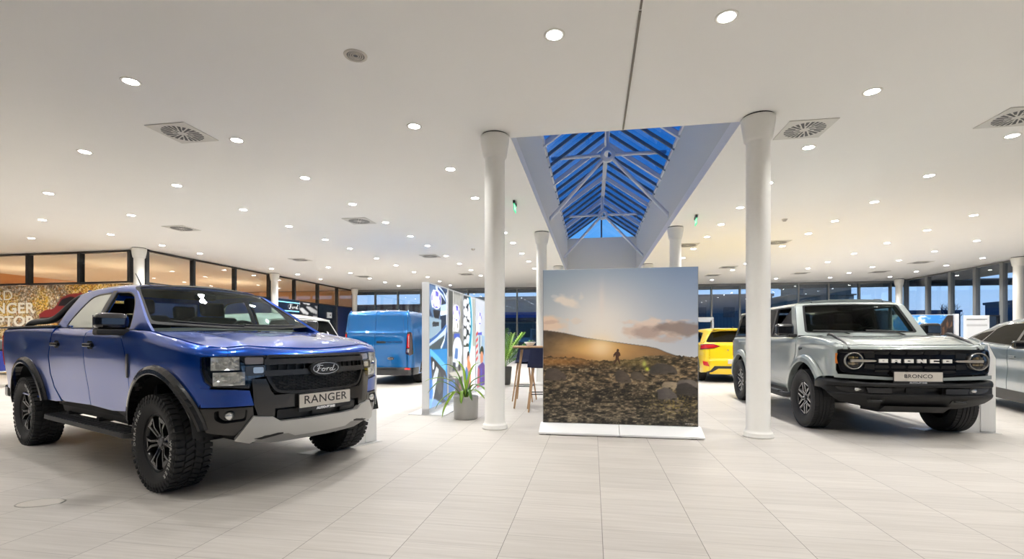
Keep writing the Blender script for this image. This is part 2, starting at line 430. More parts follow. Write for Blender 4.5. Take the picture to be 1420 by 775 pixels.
# light shaft and glazed ridge
t = .08
for nm, c, d in (('wall_skylight_left', (sx0 - t / 2, (sy0 + sy1) / 2, (H + sz) / 2), (t, sy1 - sy0, sz - H)), ('wall_skylight_right', (sx1 + t / 2, (sy0 + sy1) / 2, (H + sz) / 2), (t, sy1 - sy0, sz - H)),
             ('wall_skylight_front', ((sx0 + sx1) / 2, sy0 - t / 2, (H + sz) / 2), (sx1 - sx0 + 2 * t, t, sz - H)), ('wall_skylight_back', ((sx0 + sx1) / 2, sy1 + t / 2, (H + sz) / 2), (sx1 - sx0 + 2 * t, t, sz - H))):
    a = Acc(); a.box((c[0], c[1], c[2] + .101), (d[0], d[1], d[2] - .2)); struct(a.obj(nm, SHAFT))
cx = (sx0 + sx1) / 2; zr = 6.85; hw = (sx1 - sx0) / 2 + .06
root = bpy.data.objects.new('window_1', None); COL.objects.link(root); struct(root, 'glazed ridge roof over the light shaft')
for s in (-1, 1):
    a = Acc(); a.add([(cx + s * hw, sy0 - .05, sz), (cx + s * hw, sy1 + .05, sz), (cx, sy1 + .05, zr + .02), (cx, sy0 - .05, zr + .02)], [[0, 1, 2, 3]])
    a.add([(cx + s * hw, sy0 - .05, sz + .03), (cx + s * hw, sy1 + .05, sz + .03), (cx, sy1 + .05, zr + .05), (cx, sy0 - .05, zr + .05)], [[0, 1, 2, 3]])
    a.obj('glass_pane', glass('roof_glass', (.50, .66, .86), .05), root)
    k = 0; y = sy0 + .15
    while y < sy1:
        b = Acc(); L_ = math.hypot(hw, zr - sz); ang = math.atan2(zr - sz, hw)
        big = k % 4 == 2
        b.box((cx + s * hw / 2, y, (sz + zr) / 2 - .05), (L_, .09 if big else .055, .12 if big else .075), rot=(0, s * ang, 0))
        b.obj('glazing_bar', STEEL if big else mat('glazing_bar_grey', srgb(92, 106, 124), .5, .1), root); y += .72; k += 1
a = Acc(); a.box((cx, (sy0 + sy1) / 2, zr - .06), (.13, sy1 - sy0, .16)); a.obj('ridge_beam', STEEL, root)
for s in (-1, 1):
    a = Acc(); a.box((cx + s * (hw - .05), (sy0 + sy1) / 2, sz + .02), (.10, sy1 - sy0, .08)); a.obj('eaves_beam', STEEL, root)
for yy in (sy0 - .02, sy1 + .02):
    a = Acc(); a.prism([(cx - hw, sz), (cx + hw, sz), (cx, zr)], -.01, .01, lambda x, z, h: (x, yy - h, z)); a.obj('gable_pane', glass('gable_glass', (.75, .9, 1), .05), root)
    a = Acc(); a.box((cx, yy, (sz + zr) / 2), (.07, .07, zr - sz)); a.obj('gable_mullion', mat('glazing_bar_grey'), root)
# steel trusses in the shaft
for i, y in enumerate((12.7, 18.9)):
    t_ = thing('skylight_truss', ('white tubular steel truss with ring hub in the skylight, nearer one' if i == 0 else 'white tubular steel truss with ring hub in the skylight, farther one by the gable'), 'truss', (cx, y, 6.0), 0, 'skylight trusses')
    a = Acc(); a.lathe([(.09, -.05), (.19, -.05), (.19, .05), (.09, .05), (.09, -.05)], 28, axis='y'); a.obj('ring_hub', STEEL, t_)
    for s in (-1, 1):
        a = Acc(); a.tube([(s * .17, 0, 0), (s * (sx1 - cx - .05), 0, -.02)], .048, 12); a.obj('tie_tube', STEEL, t_)
        a = Acc(); a.tube([(s * .14, 0, -.13), (s * (sx1 - cx), 0, -1.62)], .048, 12); a.lathe([(0, -.02), (.08, -.02), (.08, .0), (0, .0)], 12, axis='x', c=(s * (sx1 - cx), 0, -1.62)); a.obj('strut_tube', STEEL, t_)
    a = Acc(); a.tube([(0, 0, .17), (0, 0, .74)], .04, 10); a.obj('king_post', STEEL, t_)

# ------------------------------------------------------------------ outer walls
WN = [2]
def bay(p0, p1, z0, z1, fw, fmat, top=.06, bot=.06, thick=.012):
    """one glazed bay between two mullions: frame mesh with its pane"""
    (xa, ya), (xb, yb) = p0, p1; Lx = math.hypot(xb - xa, yb - ya); ang = math.atan2(yb - ya, xb - xa)
    a = Acc()
    a.box((0, 0, (z0 + z1) / 2), (fw, .16, z1 - z0)); a.box((Lx, 0, (z0 + z1) / 2), (fw * .98, .15, z1 - z0))
    a.box((Lx / 2, 0, z1 - top / 2), (Lx, .12, top)); a.box((Lx / 2, 0, z0 + bot / 2), (Lx, .12, bot))
    o = a.obj('window_%d' % WN[0], fmat); WN[0] += 1; struct(o); o.location = (xa, ya, 0); o.rotation_euler = (0, 0, ang)
    b = Acc(); b.box((Lx / 2, .0, (z0 + z1) / 2), (Lx - fw, thick, z1 - z0 - top - bot + .01)); b.obj('glass_pane', PANE, o)
    return o
xs = [-14.05 + 1.41 * k for k in range(14)] + [14.53 - 1.4 * k for k in range(7)][::-1]
xs = [x for x in xs if x < 5.0] + [x for x in xs if x > 5.0]
xs = sorted(xs) + [X1 - .02]
for i in range(len(xs) - 1): bay((xs[i], Y1), (xs[i + 1], Y1), 0, H - .02, .075, GREYM, .09)
ys = [26.5, 25.95, 24.42, 23.0, 21.66, 20.4, 19.1, 17.7, 16.3]
while ys[-1] > -6: ys.append(ys[-1] - 1.4)
for i in range(len(ys) - 1): bay((X1, ys[i]), (X1, ys[i + 1]), 0, H - .02, .15, GREYM, .06)
ly = [LY, 14.9, 16.9, 18.95, 20.75, 22.7, 24.6, 26.5]
for i in range(len(ly) - 1): bay((LX, ly[i]), (LX, ly[i + 1]), 2.96, H - .02, .09, DARKM, .05, .05)
lx = [-14.05, -14.55, -16.45, -18.5, -19.9, -21.9, -23.9]
for i in range(1, len(lx) - 1): bay((lx[i + 1], LY), (lx[i], LY), 3.0, H - .02, .11, DARKM, .05, .05)
a = Acc(); a.box((LX - .12, (LY + Y1) / 2 + .06, 1.48), (.2, Y1 - LY, 2.96)); struct(a.obj('wall_left', NAVY))
a = Acc(); a.box(((LX - 25) / 2 - .1, LY + .02, 1.49), (25 + LX, .16, 2.98)); struct(a.obj('wall_left_front', mat('grey_wall', srgb(120, 116, 110), .7)))
a = Acc(); a.box((LX + .0, LY, H / 2), (.14, .14, H)); struct(a.obj('trim_2', DARKM))
# white framed door in the far glazing
o = bpy.data.objects.new('door_1', None); COL.objects.link(o); struct(o, 'white framed glass door in the far window wall'); dm = mat('door_frame_white', srgb(190, 194, 198), .4)
for nm, c, d in (('door_frame', (5.22, Y1 - .12, 1.12), (.09, .10, 2.24)), ('door_frame', (6.18, Y1 - .12, 1.12), (.09, .10, 2.24)), ('door_frame', (5.7, Y1 - .12, 2.22), (1.05, .10, .16)), ('door_leaf_rail', (5.7, Y1 - .12, .2), (.9, .05, .3)), ('door_closer', (5.75, Y1 - .2, 2.1), (.6, .06, .09))):
    a = Acc(); a.box(c, d, 0, .006); a.obj(nm, dm, o)
# glazed wall behind the camera and to its left
bx = [-25 + 2.2 * k for k in range(19)]
for i in range(len(bx) - 1): bay((bx[i], Y0), (bx[i + 1], Y0), 0, H - .02, .1, GREYM, .3)
by = [LY - 2.2 * k for k in range(10)]
for i in range(len(by) - 1): bay((-25 + .02, by[i]), (-25 + .02, by[i + 1]), 0, H - .02, .1, GREYM, .3)
# the warm room behind the upper left glazing
a = Acc(); a.box((-24.5, 20, H + .03), (20.4, 13.2, .04)); WOOD = plank_mat(); struct(a.obj('ceiling_back_room', WOOD))
a = Acc(); a.box((-35, 20, 2), (.1, 14, 4.4)); a.box((-24.5, 26.7, 2), (20.6, .1, 4.4)); a.box((-24.5, 20, .02), (20, 13, .04)); struct(a.obj('wall_back_room', mat('warm_plaster', srgb(206, 170, 130), .8)))
# outside soffit, fascia and ground
a = Acc(); a.box((0, Y1 + 1.55, H + .02), (52, 2.9, .08)); a.box((X1 + 1.45, 8, H + .02), (2.7, 40, .08)); struct(a.obj('ceiling_soffit', mat('soffit_grey', srgb(110, 112, 116), .7)))
a = Acc(); a.box((0, 0, -.16), (400, 400, .1)); struct(a.obj('ground', mat('asphalt', (.025, .028, .035), .6, noise=.3, nscale=2)))
# unseen dark blocks added behind the camera and left to keep sky out of reflections
for x, y, sx_, sy_, h in ((-10, -22, 70, 8, 13), (-48, 8, 8, 60, 12)):
    a = Acc(); a.box((x, y, h / 2), (sx_, sy_, h)); struct(a.obj('unseen_sky_blocker', mat('sky_blocker_dark', (.02, .03, .05), .7, noise=.5, nscale=.6)))
# ceiling joint
a = Acc(); a.box((.40, 5.4, H - .006), (.022, 2.36, .012)); a.box((.40, 3.0, H - .004), (.018, 2.4, .008)); struct(a.obj('trim_1', mat('joint_grey', srgb(120, 114, 106), .6)))

# ------------------------------------------------------------------ columns
def column(x, y, label):
    a = Acc(); r = .14
    a.lathe([(.0, 0), (.178, 0), (.178, .02), (.172, .028), (.172, .05), (.165, .066), (.15, .075), (.148, .095), (r, .11), (r, 3.72), (.15, 3.735), (.165, 3.75), (.167, 3.78), (.172, 3.80), (.198, 3.96), (.2, 4.0), (.2, 4.03), (0, 4.03)], 40)
    o = a.obj('column', PAINT); o.location = (x, y, 0); o['kind'] = 'structure'; o['label'] = label
    b = Acc(); b.lathe([(0, 4.03), (.185, 4.03), (.185, 4.05), (0, 4.05)], 32); b.obj('shadow_gap', BLACK, o)
for x, y, l in ((-1.34, 6.52, 'round white column by the grey pot plant'), (2.07, 6.52, 'round white column in front of the white off-road car'), (-1.34, 12.7, 'round white column behind the bar table'),
                (2.07, 12.7, 'round white column rising behind the landscape poster'), (-1.34, 18.9, 'far white column'), (2.07, 18.9, 'far white column'), (-14.0, 12.86, 'white column at the corner of the banner wall'),
                (-13.72, 18.95, 'white column against the navy wall'), (-13.45, 25.6, 'white column in the far corner by the van'), (14.45, 25.7, 'white column in the far corner of the window walls'), (14.62, 19.4, 'white column at the window wall above the silver car')):
    column(x, y, l)

# ------------------------------------------------------------------ ceiling fittings
DL = [(-15.59,11.07),(-12.91,9.39),(-12.91,11.03),(-12.91,12.61),(-12.91,14.03),(-12.91,17.64),(-12.91,19.4),(-12.91,21.2),(-10.41,7.68),(-10.41,9.37),(-10.41,17.66),(-10.41,19.43),(-10.43,21.3),(-10.41,22.97),(-10.41,24.7),
 (-7.54,6.05),(-7.54,7.67),(-7.54,9.37),(-7.54,10.97),(-7.54,12.63),(-7.54,14.04),(-7.54,15.93),(-7.54,17.63),(-7.54,19.55),(-7.54,21.25),(-7.54,23.0),(-7.54,24.8),
 (-4.97,4.47),(-4.97,6.05),(-4.97,7.68),(-4.97,9.36),(-4.97,10.99),(-4.97,12.61),(-4.97,14.0),(-4.97,15.86),(-5.0,17.64),(-5.0,19.4),(-5.0,21.15),
 (-2.33,6.04),(-2.33,7.68),(-2.33,9.36),(-2.33,12.6),(-2.33,14.0),(-2.33,15.8),(-2.33,17.55),(-2.33,19.35),(-.35,4.43),(1.15,4.43),
 (3.13,6.05),(3.13,7.68),(3.13,9.33),(3.13,11.0),(3.13,12.56),(3.13,14.05),(3.13,15.88),(3.13,17.64),(5.73,7.7),(5.73,9.37),(5.73,11.0),(5.73,12.64),(5.73,14.07),(5.73,15.87),(5.73,19.42),(5.73,21.2),(5.73,24.65),
 (8.6,12.58),(8.6,14.13),(8.6,15.86),(8.6,17.68),(8.6,19.5),(8.6,21.15),(8.6,24.6),(10.96,15.92),(10.96,17.66),(10.96,19.5),(10.96,21.18),(10.96,22.94),(10.96,24.62),(13.55,19.43),(13.55,21.17),(13.55,22.93),(13.55,24.76)]
LENS = mat('lamp_lens', (1, 1, 1), .4, emis=(1, .98, .955), estr=LENS_E)
def lamp(x, y, e=None):
    l = bpy.data.lights.new('downlight_and_fill_lamp', 'SPOT'); l.energy = e or SPOT_E; l.spot_size = R(134); l.spot_blend = .7; l.shadow_soft_size = .07; l.color = (1, .98, .955)
    o = bpy.data.objects.new('downlight_and_fill_lamp', l); COL.objects.link(o); o.location = (x, y, H - .03)
a = Acc(); a.lathe([(.072, .0), (.072, -.005), (.094, -.006), (.099, -.003), (.099, 0)], 28)
d0 = a.obj('downlight', mat('lamp_trim', srgb(225, 222, 215), .4)); d0.location = (DL[0][0], DL[0][1], H)
tag(d0, 'small round recessed downlight glowing in the white ceiling', 'downlight', 'recessed downlights in the showroom ceiling')
a = Acc(); a.lathe([(0, -.003), (.04, -.0035), (.072, -.003)], 24); a.obj('lens', LENS, d0)
for i, (x, y) in enumerate(DL):
    if i: dup(d0, (x, y, H))
    lamp(x, y, SPOT_E * (.8 + .45 * sstep(5, 15, y)))
for x in (-12.91, -10.4, -7.54, -4.97, -2.33, 3.13, 5.73, 8.6, 10.96):
    for y in (2.85, -.4): lamp(x, y, SPOT_E * NEAR_K)
for x, y in ((5.73, 4.43), (8.6, 6.1), (8.6, 9.3), (10.96, 9.3), (10.96, 12.6), (13.55, 12.6), (13.55, 15.9), (13.55, 9.3), (-10.4, 4.43), (-12.9, 6.1), (-15.6, 7.7), (-15.6, 4.43), (-18, 4.4)): lamp(x, y)
for x, y in ((-15.6, 9.4), (-18.2, 9.4), (-18.2, 11.07), (-20.8, 11.07)): lamp(x, y, SPOT_E * 1.1)  # unseen extra spots without fittings, added to brighten the banner wall
# swirl air diffusers
def diffuser_mesh():
    a = Acc(); a.box((0, 0, -.006), (.595, .595, .012), 0, .004)
    n = 24
    for k in range(n):
        w = 2 * PI * k / n
        for r0, r1, q in (((.06, .245, .02),) if k % 2 == 0 else ((.13, .245, .021),)):
            tw = .5
            p = [(r0, -q * .5), (r1, -q), (r1, q), (r0, q * .5)]
            ang = w
            def rot(x, y): return (x * math.cos(ang + tw * (x - .15)) - y * math.sin(ang + tw * (x - .15)), x * math.sin(ang + tw * (x - .15)) + y * math.cos(ang + tw * (x - .15)))
            a.add([(*rot(x, y), -.0135) for x, y in p], [[0, 3, 2, 1]], 1)
    return a
va = diffuser_mesh()
VP_ = [(-5.52, 5.71), (-10.38, 10.70), (-5.52, 10.73), (-5.52, 15.8), (-10.38, 15.75), (2.80, 6.99), (5.30, 7.04), (2.83, 15.2), (5.35, 15.2), (5.32, 20.25), (5.32, 22.75), (8.93, 22.7), (12.04, 20.13), (12.04, 22.75), (-10.38, 20.6), (-5.52, 20.6)]
VL = ['square swirl air diffuser in the ceiling above the blue pickup', 'square swirl air diffuser in the ceiling over the banner wall side', 'square swirl air diffuser in the ceiling above the blue van', 'square swirl air diffuser in the ceiling beyond the blue van', 'square swirl air diffuser in the ceiling towards the navy wall',
      'square swirl air diffuser beside the capital of the column nearest the off-road car', 'large swirl air diffuser cut by the right picture edge', 'square swirl air diffuser beside the column behind the landscape poster', 'square swirl air diffuser just right of the front right column, over the off-road car', 'square swirl air diffuser in the ceiling far behind the yellow car', 'flat air diffuser in the ceiling close to the far window wall above the yellow car', 'flat air diffuser in the ceiling by the far windows above the off-road car', 'flat air diffuser in the ceiling nearest the right window wall', 'flat air diffuser in the ceiling corner between both window walls', 'flat air diffuser in the ceiling deep by the navy wall', 'flat air diffuser in the ceiling near the far windows over the lightboxes']
v0 = va.obj('air_diffuser', [mat('diffuser_white', srgb(205, 203, 197), .5), BLACK])
for i, (p, l) in enumerate(zip(VP_, VL)):
    o = v0 if i == 0 else v0.copy()
    if i: COL.objects.link(o)
    o.location = (p[0], p[1], H); tag(o, l, 'air vent', 'swirl air diffusers in the ceiling')
# smoke detectors
def ceil_px(px, py, z=H): d = 665 * (z - CAMZ) / (467.5 - py); return bld((px - 710) / 665 * d, d)
a = Acc(); a.lathe([(0, -.05), (.03, -.05), (.045, -.035), (.05, -.02), (.062, -.012), (.062, 0), (0, 0)], 20)
s0 = a.obj('smoke_detector', mat('detector_white', srgb(196, 190, 180), .5))
for i, (px, py, l) in enumerate(((1088, 304, 'round smoke detector on the ceiling right of the front right column'), (656, 345, 'round smoke detector on the ceiling left of the front left column'))):
    o = s0 if i == 0 else s0.copy()
    if i: COL.objects.link(o)
    o.location = (*ceil_px(px, py), H); tag(o, l, 'smoke detector', 'smoke detectors')
o = s0
b = Acc(); b.lathe([(.028, -.0505), (.036, -.046)], 16); b.obj('vent_ring', DARKM, o)
a = Acc()
for r in (.03, .05, .07): a.lathe([(r - .006, -.006), (r + .006, -.006), (r + .006, 0), (r - .006, 0), (r - .006, -.006)], 28)
a.lathe([(.085, 0), (.085, -.008), (.112, -.006), (.115, 0)], 32); o = a.obj('ceiling_speaker', mat('detector_white')); o.location = (*ceil_px(493, 77), H); tag(o, 'round flush loudspeaker grille in the ceiling above the pickup', 'loudspeaker')
b = Acc(); b.lathe([(0, -.002), (.085, -.002)], 24); b.obj('dark_backing', DARKM, o)
# hanging emergency signs, seen almost edge on
for px, py, l in ((714, 290, 'small green emergency exit sign hanging left of the skylight'), (965, 309, 'small green emergency exit sign hanging right of the skylight')):
    x, y = ceil_px(px, py - 2, 3.93)
    t_ = thing('exit_sign', l, 'exit sign', (x, y, H), R(91 if px < 800 else 86), 'emergency exit signs')
    a = Acc(); a.box((0, 0, -.03), (.30, .045, .06), 0, .006); a.obj('housing', DARKM, t_)
    a = Acc(); a.box((0, 0, -.13), (.28, .012, .15), 0); g_ = a.obj('sign_plate', mat('exit_green', (.02, .5, .2), .3, emis=(.03, .8, .35), estr=.8), t_)
    a = Acc(); s_ = .022
    for sg in (-1, 1):
        y_ = sg * .0065
        a.box((.02, y_, -.13), (.10, .001, .022)); a.prism([(.06, -.17), (.115, -.13), (.06, -.09)], 0, .001, lambda u, z, h: (u, y_ + h * sg, z)); a.box((-.08, y_, -.13), (.06, .001, .10))
    a.obj('arrow_pictogram', mat('sign_white', (.9, .95, .9), .4, emis=(1, 1, 1), estr=.6), g_)
# floor box ring
a = Acc()
a.lathe([(.148, .0), (.15, .004), (.16, .004), (.163, 0)], 32, scale=(1, .62)); o = a.obj('floor_box_cover', mat('brushed_steel', srgb(170, 166, 158), .35, .8)); o.location = (-4.14, 3.0, .0005); o.rotation_euler = (0, 0, .3)
b = Acc(); b.lathe([(0, .001), (.148, .002)], 32, scale=(1, .62)); b.obj('lid', mat('floor_lid', srgb(196, 189, 179), .45), o)
tag(o, 'oval floor socket cover set in the tiles in front of the pickup', 'floor socket')
# warm lamps of the back room (below the glazing's sill line)
for x, y in ((-18, 16), (-23, 16), (-28, 17), (-18, 21.5), (-23, 22), (-29, 22)):
    l = bpy.data.lights.new('back_room_lamp', 'POINT'); l.energy = WARM_E; l.color = (1, .72, .42); l.shadow_soft_size = .12
    o = bpy.data.objects.new('back_room_lamp', l); COL.objects.link(o); o.location = (x, y, 2.3)
# ------------------------------------------------------------------ car body surfaces
class Body:
    """lower body: a plan outline carried up a vertical profile. s runs from the rear centre along the right side to the front centre (S) and back on the left"""
    def __init__(s, plan, side, front, rear, top, ins=.05, rad=.07):
        P = catmull(plan, 10); s.x = np.array([p[0] for p in P]); s.y = np.array([p[1] for p in P])
        d = np.hypot(np.diff(s.x), np.diff(s.y)); s.s = np.concatenate([[0], np.cumsum(d)]); s.S = s.s[-1]
        tx, ty = np.gradient(s.x, s.s), np.gradient(s.y, s.s); L = np.hypot(tx, ty); s.nx, s.ny = -ty / L, tx / L; s.nx[0], s.ny[0], s.nx[-1], s.ny[-1] = -1, 0, 1, 0
        s.side, s.front, s.rear, s.top = side, front, rear, top
        s.ins = ins if callable(ins) else (lambda x: ins); s.rad = rad if callable(rad) else (lambda x: rad)
        i = int(np.argmax(s.y > s.y.max() * .985)); j = len(s.y) - 1 - int(np.argmax(s.y[::-1] > s.y.max() * .985)); s.i0, s.i1 = i, j
        s.mx = np.maximum.accumulate(s.x)
    def half(s, q):
        f = lambda A: float(np.interp(q, s.s, A)); nx, ny = f(s.nx), f(s.ny); L = math.hypot(nx, ny)
        return f(s.x), f(s.y), nx / L, ny / L
    def fold(s, q):
        q = (q + s.S) % (2 * s.S) - s.S  # -S..S, positive = right
        return abs(q), (-1 if q >= 0 else 1)
    def disp(s, x, nx, ny, z):
        return ny * ny * s.side(x, z) + (nx * nx) * (s.front(z) if nx > 0 else s.rear(z))
    def ztop(s, q):
        h, sg = s.fold(q); x, y, nx, ny = s.half(h); i = s.ins(x)
        return s.top(x - nx * i, y - ny * i)
    def pt(s, q, z):
        h, sg = s.fold(q); x, y, nx, ny = s.half(h); i = s.ins(x); zt = s.top(x - nx * i, y - ny * i)
        d = s.disp(x, nx, ny, min(z, zt)); k = (zt - z) / s.rad(x)
        if k < 1: k = max(k, 0); d -= i * (1 - math.sqrt(max(0, 1 - (1 - k) ** 2)))
        return Vector((x + nx * d, sg * (y + ny * d), z))
    def sx(s, x): return float(np.interp(x, s.mx, s.s))
    def sf(s, y):
        h = float(np.interp(abs(y), s.y[s.i1:][::-1], s.s[s.i1:][::-1])); return h if y <= 0 else 2 * s.S - h
    def sr(s, y):
        h = float(np.interp(abs(y), s.y[:s.i0 + 1], s.s[:s.i0 + 1])); return h if y <= 0 else -h
    def edge(s, q): return s.pt(q, s.ztop(q))
    def topline(s, x0, x1, n=14): return [(s.sx(x0 + (x1 - x0) * k / n), s.ztop(s.sx(x0 + (x1 - x0) * k / n))) for k in range(n + 1)]
    def L(s, pts): return [(s.sx(x), z) for x, z in pts]
    def F(s, pts): return [(s.sf(y), z) for y, z in pts]
    def B(s, pts): return [(s.sr(y), z) for y, z in pts]
    def core(s, p):
        m = min(.8, (s.x.max() - s.x.min()) * .5); return (max(min(p[0], s.x.max() - m), s.x.min() + m) * .999, 0, .7)
    def panel(s, loops, acc=None, side=-1, off=0., th=.02, gap=.003, mi=0, du=.05, dv=.05):
        acc = acc or Acc()
        if side > 0: loops = [[(-q, z) for q, z in l][::-1] for l in loops]
        if gap: loops = [inset(loops[0], gap)] + [inset(l, -gap) for l in loops[1:]]
        return panel(acc, loops, s.pt, du, dv, th, s.core, off, mi)
    def strip(s, pts, h, acc=None, side=-1, off=.004, mi=0, th=.01):
        """thin ribbon that follows (x,z) points on the side"""
        up = [(x, z + h / 2) for x, z in pts]; dn = [(x, z - h / 2) for x, z in pts][::-1]
        return s.panel([s.L(up + dn)], acc, side, off, th, 0, mi)
    def arch(s, cx, cz, r0, r1, a0, a1, out=.03, side=-1, acc=None, mi=0, n=24, back=.03, rz=1.):
        """wheel arch moulding between radii r0 and r1 that stands off the side"""
        acc = acc or Acc()
        if side > 0: return s._arch(acc, cx, cz, r0, r1, a0, a1, out, 1, mi, n, back, rz)
        return s._arch(acc, cx, cz, r0, r1, a0, a1, out, -1, mi, n, back, rz)
    def _arch(s, acc, cx, cz, r0, r1, a0, a1, out, sg, mi, n, back, rz):
        prof = [(0, -back), (0, out * .9), (.12, out), (.55, out * .92), (.88, out * .6), (1., out * .15), (1., -.012)]
        vs = []
        for i in range(n + 1):
            a = R(a0 + (a1 - a0) * i / n)
            for t, h in prof:
                r = r0 + (r1 - r0) * t; x, z = cx + r * math.cos(a), cz + r * math.sin(a) * rz
                q = s.sx(x); p = s.pt(q, min(z, s.ztop(q) - .02)); hh, _ = s.fold(q); _, _, nx, ny = s.half(hh)
                vs.append((p.x + nx * h, sg * (abs(p.y) + ny * h), z))
        m = len(prof); fs = []
        for i in range(n):
            for j in range(m - 1):
                f = [i * m + j, (i + 1) * m + j, (i + 1) * m + j + 1, i * m + j + 1]; fs.append(f if sg < 0 else f[::-1])
        fs += [list(range(m)), [n * m + j for j in range(m)][::-1]]
        acc.add(vs, fs, mi, None, False); return acc
    def hood(s, xr, acc=None, y0=None, side_gap=.003, front_gap=.004, n=(34, 24), zf=None, mi=0, over=0.):
        """bonnet between the two shoulders: rear edge xr(y) to the front edge of the shoulder curve"""
        acc = acc or Acc(); E = [s.edge(q) for q in np.linspace(s.sx(xr(0) + .02), s.S, 160)]
        ey = np.array([abs(e.y) for e in E]); ex = np.array([e.x for e in E]); k = int(np.argmax(ey)); y0 = y0 or float(ey[0])
        fy, fx = ey[k:][::-1], ex[k:][::-1]; ymax = float(fy.max())
        def f(u, v):
            y = (2 * u - 1) * (y0 - side_gap); ya = abs(y) / y0 * ymax
            x0 = xr(y); x1 = float(np.interp(min(ya, ymax), fy, fx)) - front_gap + over; x = x0 + (x1 - x0) * v
            yy = y * (1 + (ymax / y0 - 1) * sstep(0, 1, v))
            return Vector((x, yy, (zf or s.top)(x, abs(yy))))
        nu, nv = n; V = [f(i / nu, j / nv) for i in range(nu + 1) for j in range(nv + 1)]; N = []
        for i in range(nu + 1):
            for j in range(nv + 1):
                p = f(i / nu, j / nv); g = lambda x, y: (zf or s.top)(x, abs(y))
                N.append(tuple(Vector((-(g(p.x + .01, p.y) - g(p.x - .01, p.y)) / .02, -(g(p.x, p.y + .01) - g(p.x, p.y - .01)) / .02, 1)).normalized()))
        fs = [[i * (nv + 1) + j, i * (nv + 1) + j + 1, (i + 1) * (nv + 1) + j + 1, (i + 1) * (nv + 1) + j] for i in range(nu) for j in range(nv)]
        acc.add(V, fs, mi, N, True)
        B = [v - Vector((0, 0, .025)) for v in V]; acc.add(B, [q[::-1] for q in fs], mi, None, True)
        rim = [i * (nv + 1) for i in range(nu + 1)] + [nu * (nv + 1) + j for j in range(1, nv + 1)] + [i * (nv + 1) + nv for i in range(nu - 1, -1, -1)] + [j for j in range(nv - 1, 0, -1)]
        acc.add([V[i] for i in rim] + [B[i] for i in rim], [[i, (i + 1) % len(rim), len(rim) + (i + 1) % len(rim), len(rim) + i] for i in range(len(rim))], mi)
        return acc

class House:
    """greenhouse: leaning side from the belt (v=0) to the cant rail (v=1), then the roof arc to the centre line (v=2). Negative v = right side"""
    def __init__(s, yb, zb, yk, zk, zc, bulge=.015): s.yb, s.zb, s.yk, s.zk, s.zc, s.bu = yb, zb, yk, zk, zc, bulge
    def pt(s, x, v):
        sg = -1 if v < 0 else 1; v = abs(v); yb, zb, yk, zk, zc = s.yb(x), s.zb(x), s.yk(x), s.zk(x), s.zc(x)
        if v > 2: v = 4 - v; sg = -sg
        if v <= 1: y = yb + (yk - yb) * v + s.bu * 4 * v * (1 - v) * .5; z = zb + (zk - zb) * v
        else:
            t = v - 1; dy, dz = yk - yb - 2 * s.bu, zk - zb; L = math.hypot(dy, dz); a = .075
            P = [(yk, zk), (yk + dy / L * a, zk + dz / L * a), (yk * .52, zc), (0, zc)]
            b = ((1 - t) ** 3, 3 * t * (1 - t) ** 2, 3 * t * t * (1 - t), t ** 3); y = sum(k * p[0] for k, p in zip(b, P)); z = sum(k * p[1] for k, p in zip(b, P))
        return Vector((x, sg * y, z))
    def v(s, x, z): return (z - s.zb(x)) / (s.zk(x) - s.zb(x))
    def L(s, pts, side=-1): return [(x, side * s.v(x, z)) for x, z in pts]
    def panel(s, loops, acc=None, off=0., th=.02, gap=.002, mi=0, du=.06, dv=.08):
        acc = acc or Acc()
        if gap: loops = [inset(loops[0], gap)] + [inset(l, -gap) for l in loops[1:]]
        return panel(acc, loops, s.pt, du, dv, th, lambda p: (p[0], 0, s.zb(p[0]) - .3), off, mi)
    def screen(s, edge, bow, crown):
        """surface between the two pillars: edge(t) = (x, v); returns f(u,t), u -1..1"""
        def f(u, t):
            x, v = edge(t); A = s.pt(x, v); y = abs(A.y)
            return Vector((A.x + bow(t) * (1 - u * u), u * y, A.z + crown(t) * (1 - u * u)))
        return f

# ------------------------------------------------------------------ wheels
def tyre_acc(r, w, rr, lugs=44, rugged=True):
    a = Acc(); h = w / 2
    prof = [(rr - .012, -h * .70), (rr + .006, -h * .78), (rr + .018, -h * .86), (rr + (r - rr) * .45, -h * 1.0), (rr + (r - rr) * .72, -h * .985), (r - .034, -h * .93), (r - .016, -h * .84), (r - .012, -h * .7)]
    prof = prof + [(q, -y) for q, y in prof[::-1]]
    a.lathe(prof, 64, 0, 'y')
    def block(a0, a1, y0, y1, z0, z1, sk=0.):
        vs = []
        for q in (z0, z1):
            for (aa, yy) in ((a0 + sk * y0, y0), (a1 + sk * y0, y0), (a1 + sk * y1, y1), (a0 + sk * y1, y1)):
                vs.append((q * math.cos(aa), yy, q * math.sin(aa)))
        a.add(vs, [[0, 1, 2, 3], [4, 7, 6, 5], [0, 4, 5, 1], [1, 5, 6, 2], [2, 6, 7, 3], [3, 7, 4, 0]], 0)
    st = 2 * PI / lugs
    for k in range(lugs):
        b = k * st
        if rugged:
            block(b, b + st * .62, -h * .97, -h * .52, r - .03, r, .0)
            block(b + st * .1, b + st * .72, h * .52, h * .97, r - .03, r, .0)
            block(b + st * .05, b + st * .75, -h * .46, -h * .04, r - .02, r, 1.2); block(b + st * .4, b + st * 1.08, h * .04, h * .46, r - .02, r, -1.2)
            block(b + st * .1, b + st * .5, -h * 1.005, -h * .93, r - .075, r - .022)
        else:
            block(b, b + st * .88, -h * .9, -h * .5, r - .02, r - .004, .25); block(b, b + st * .88, h * .5, h * .9, r - .02, r - .004, -.25)
            block(b, b + st * 1.0, -h * .44, -h * .16, r - .016, r); block(b, b + st * 1.0, -h * .1, h * .1, r - .016, r); block(b, b + st * 1.0, h * .16, h * .44, r - .016, r)
    return a
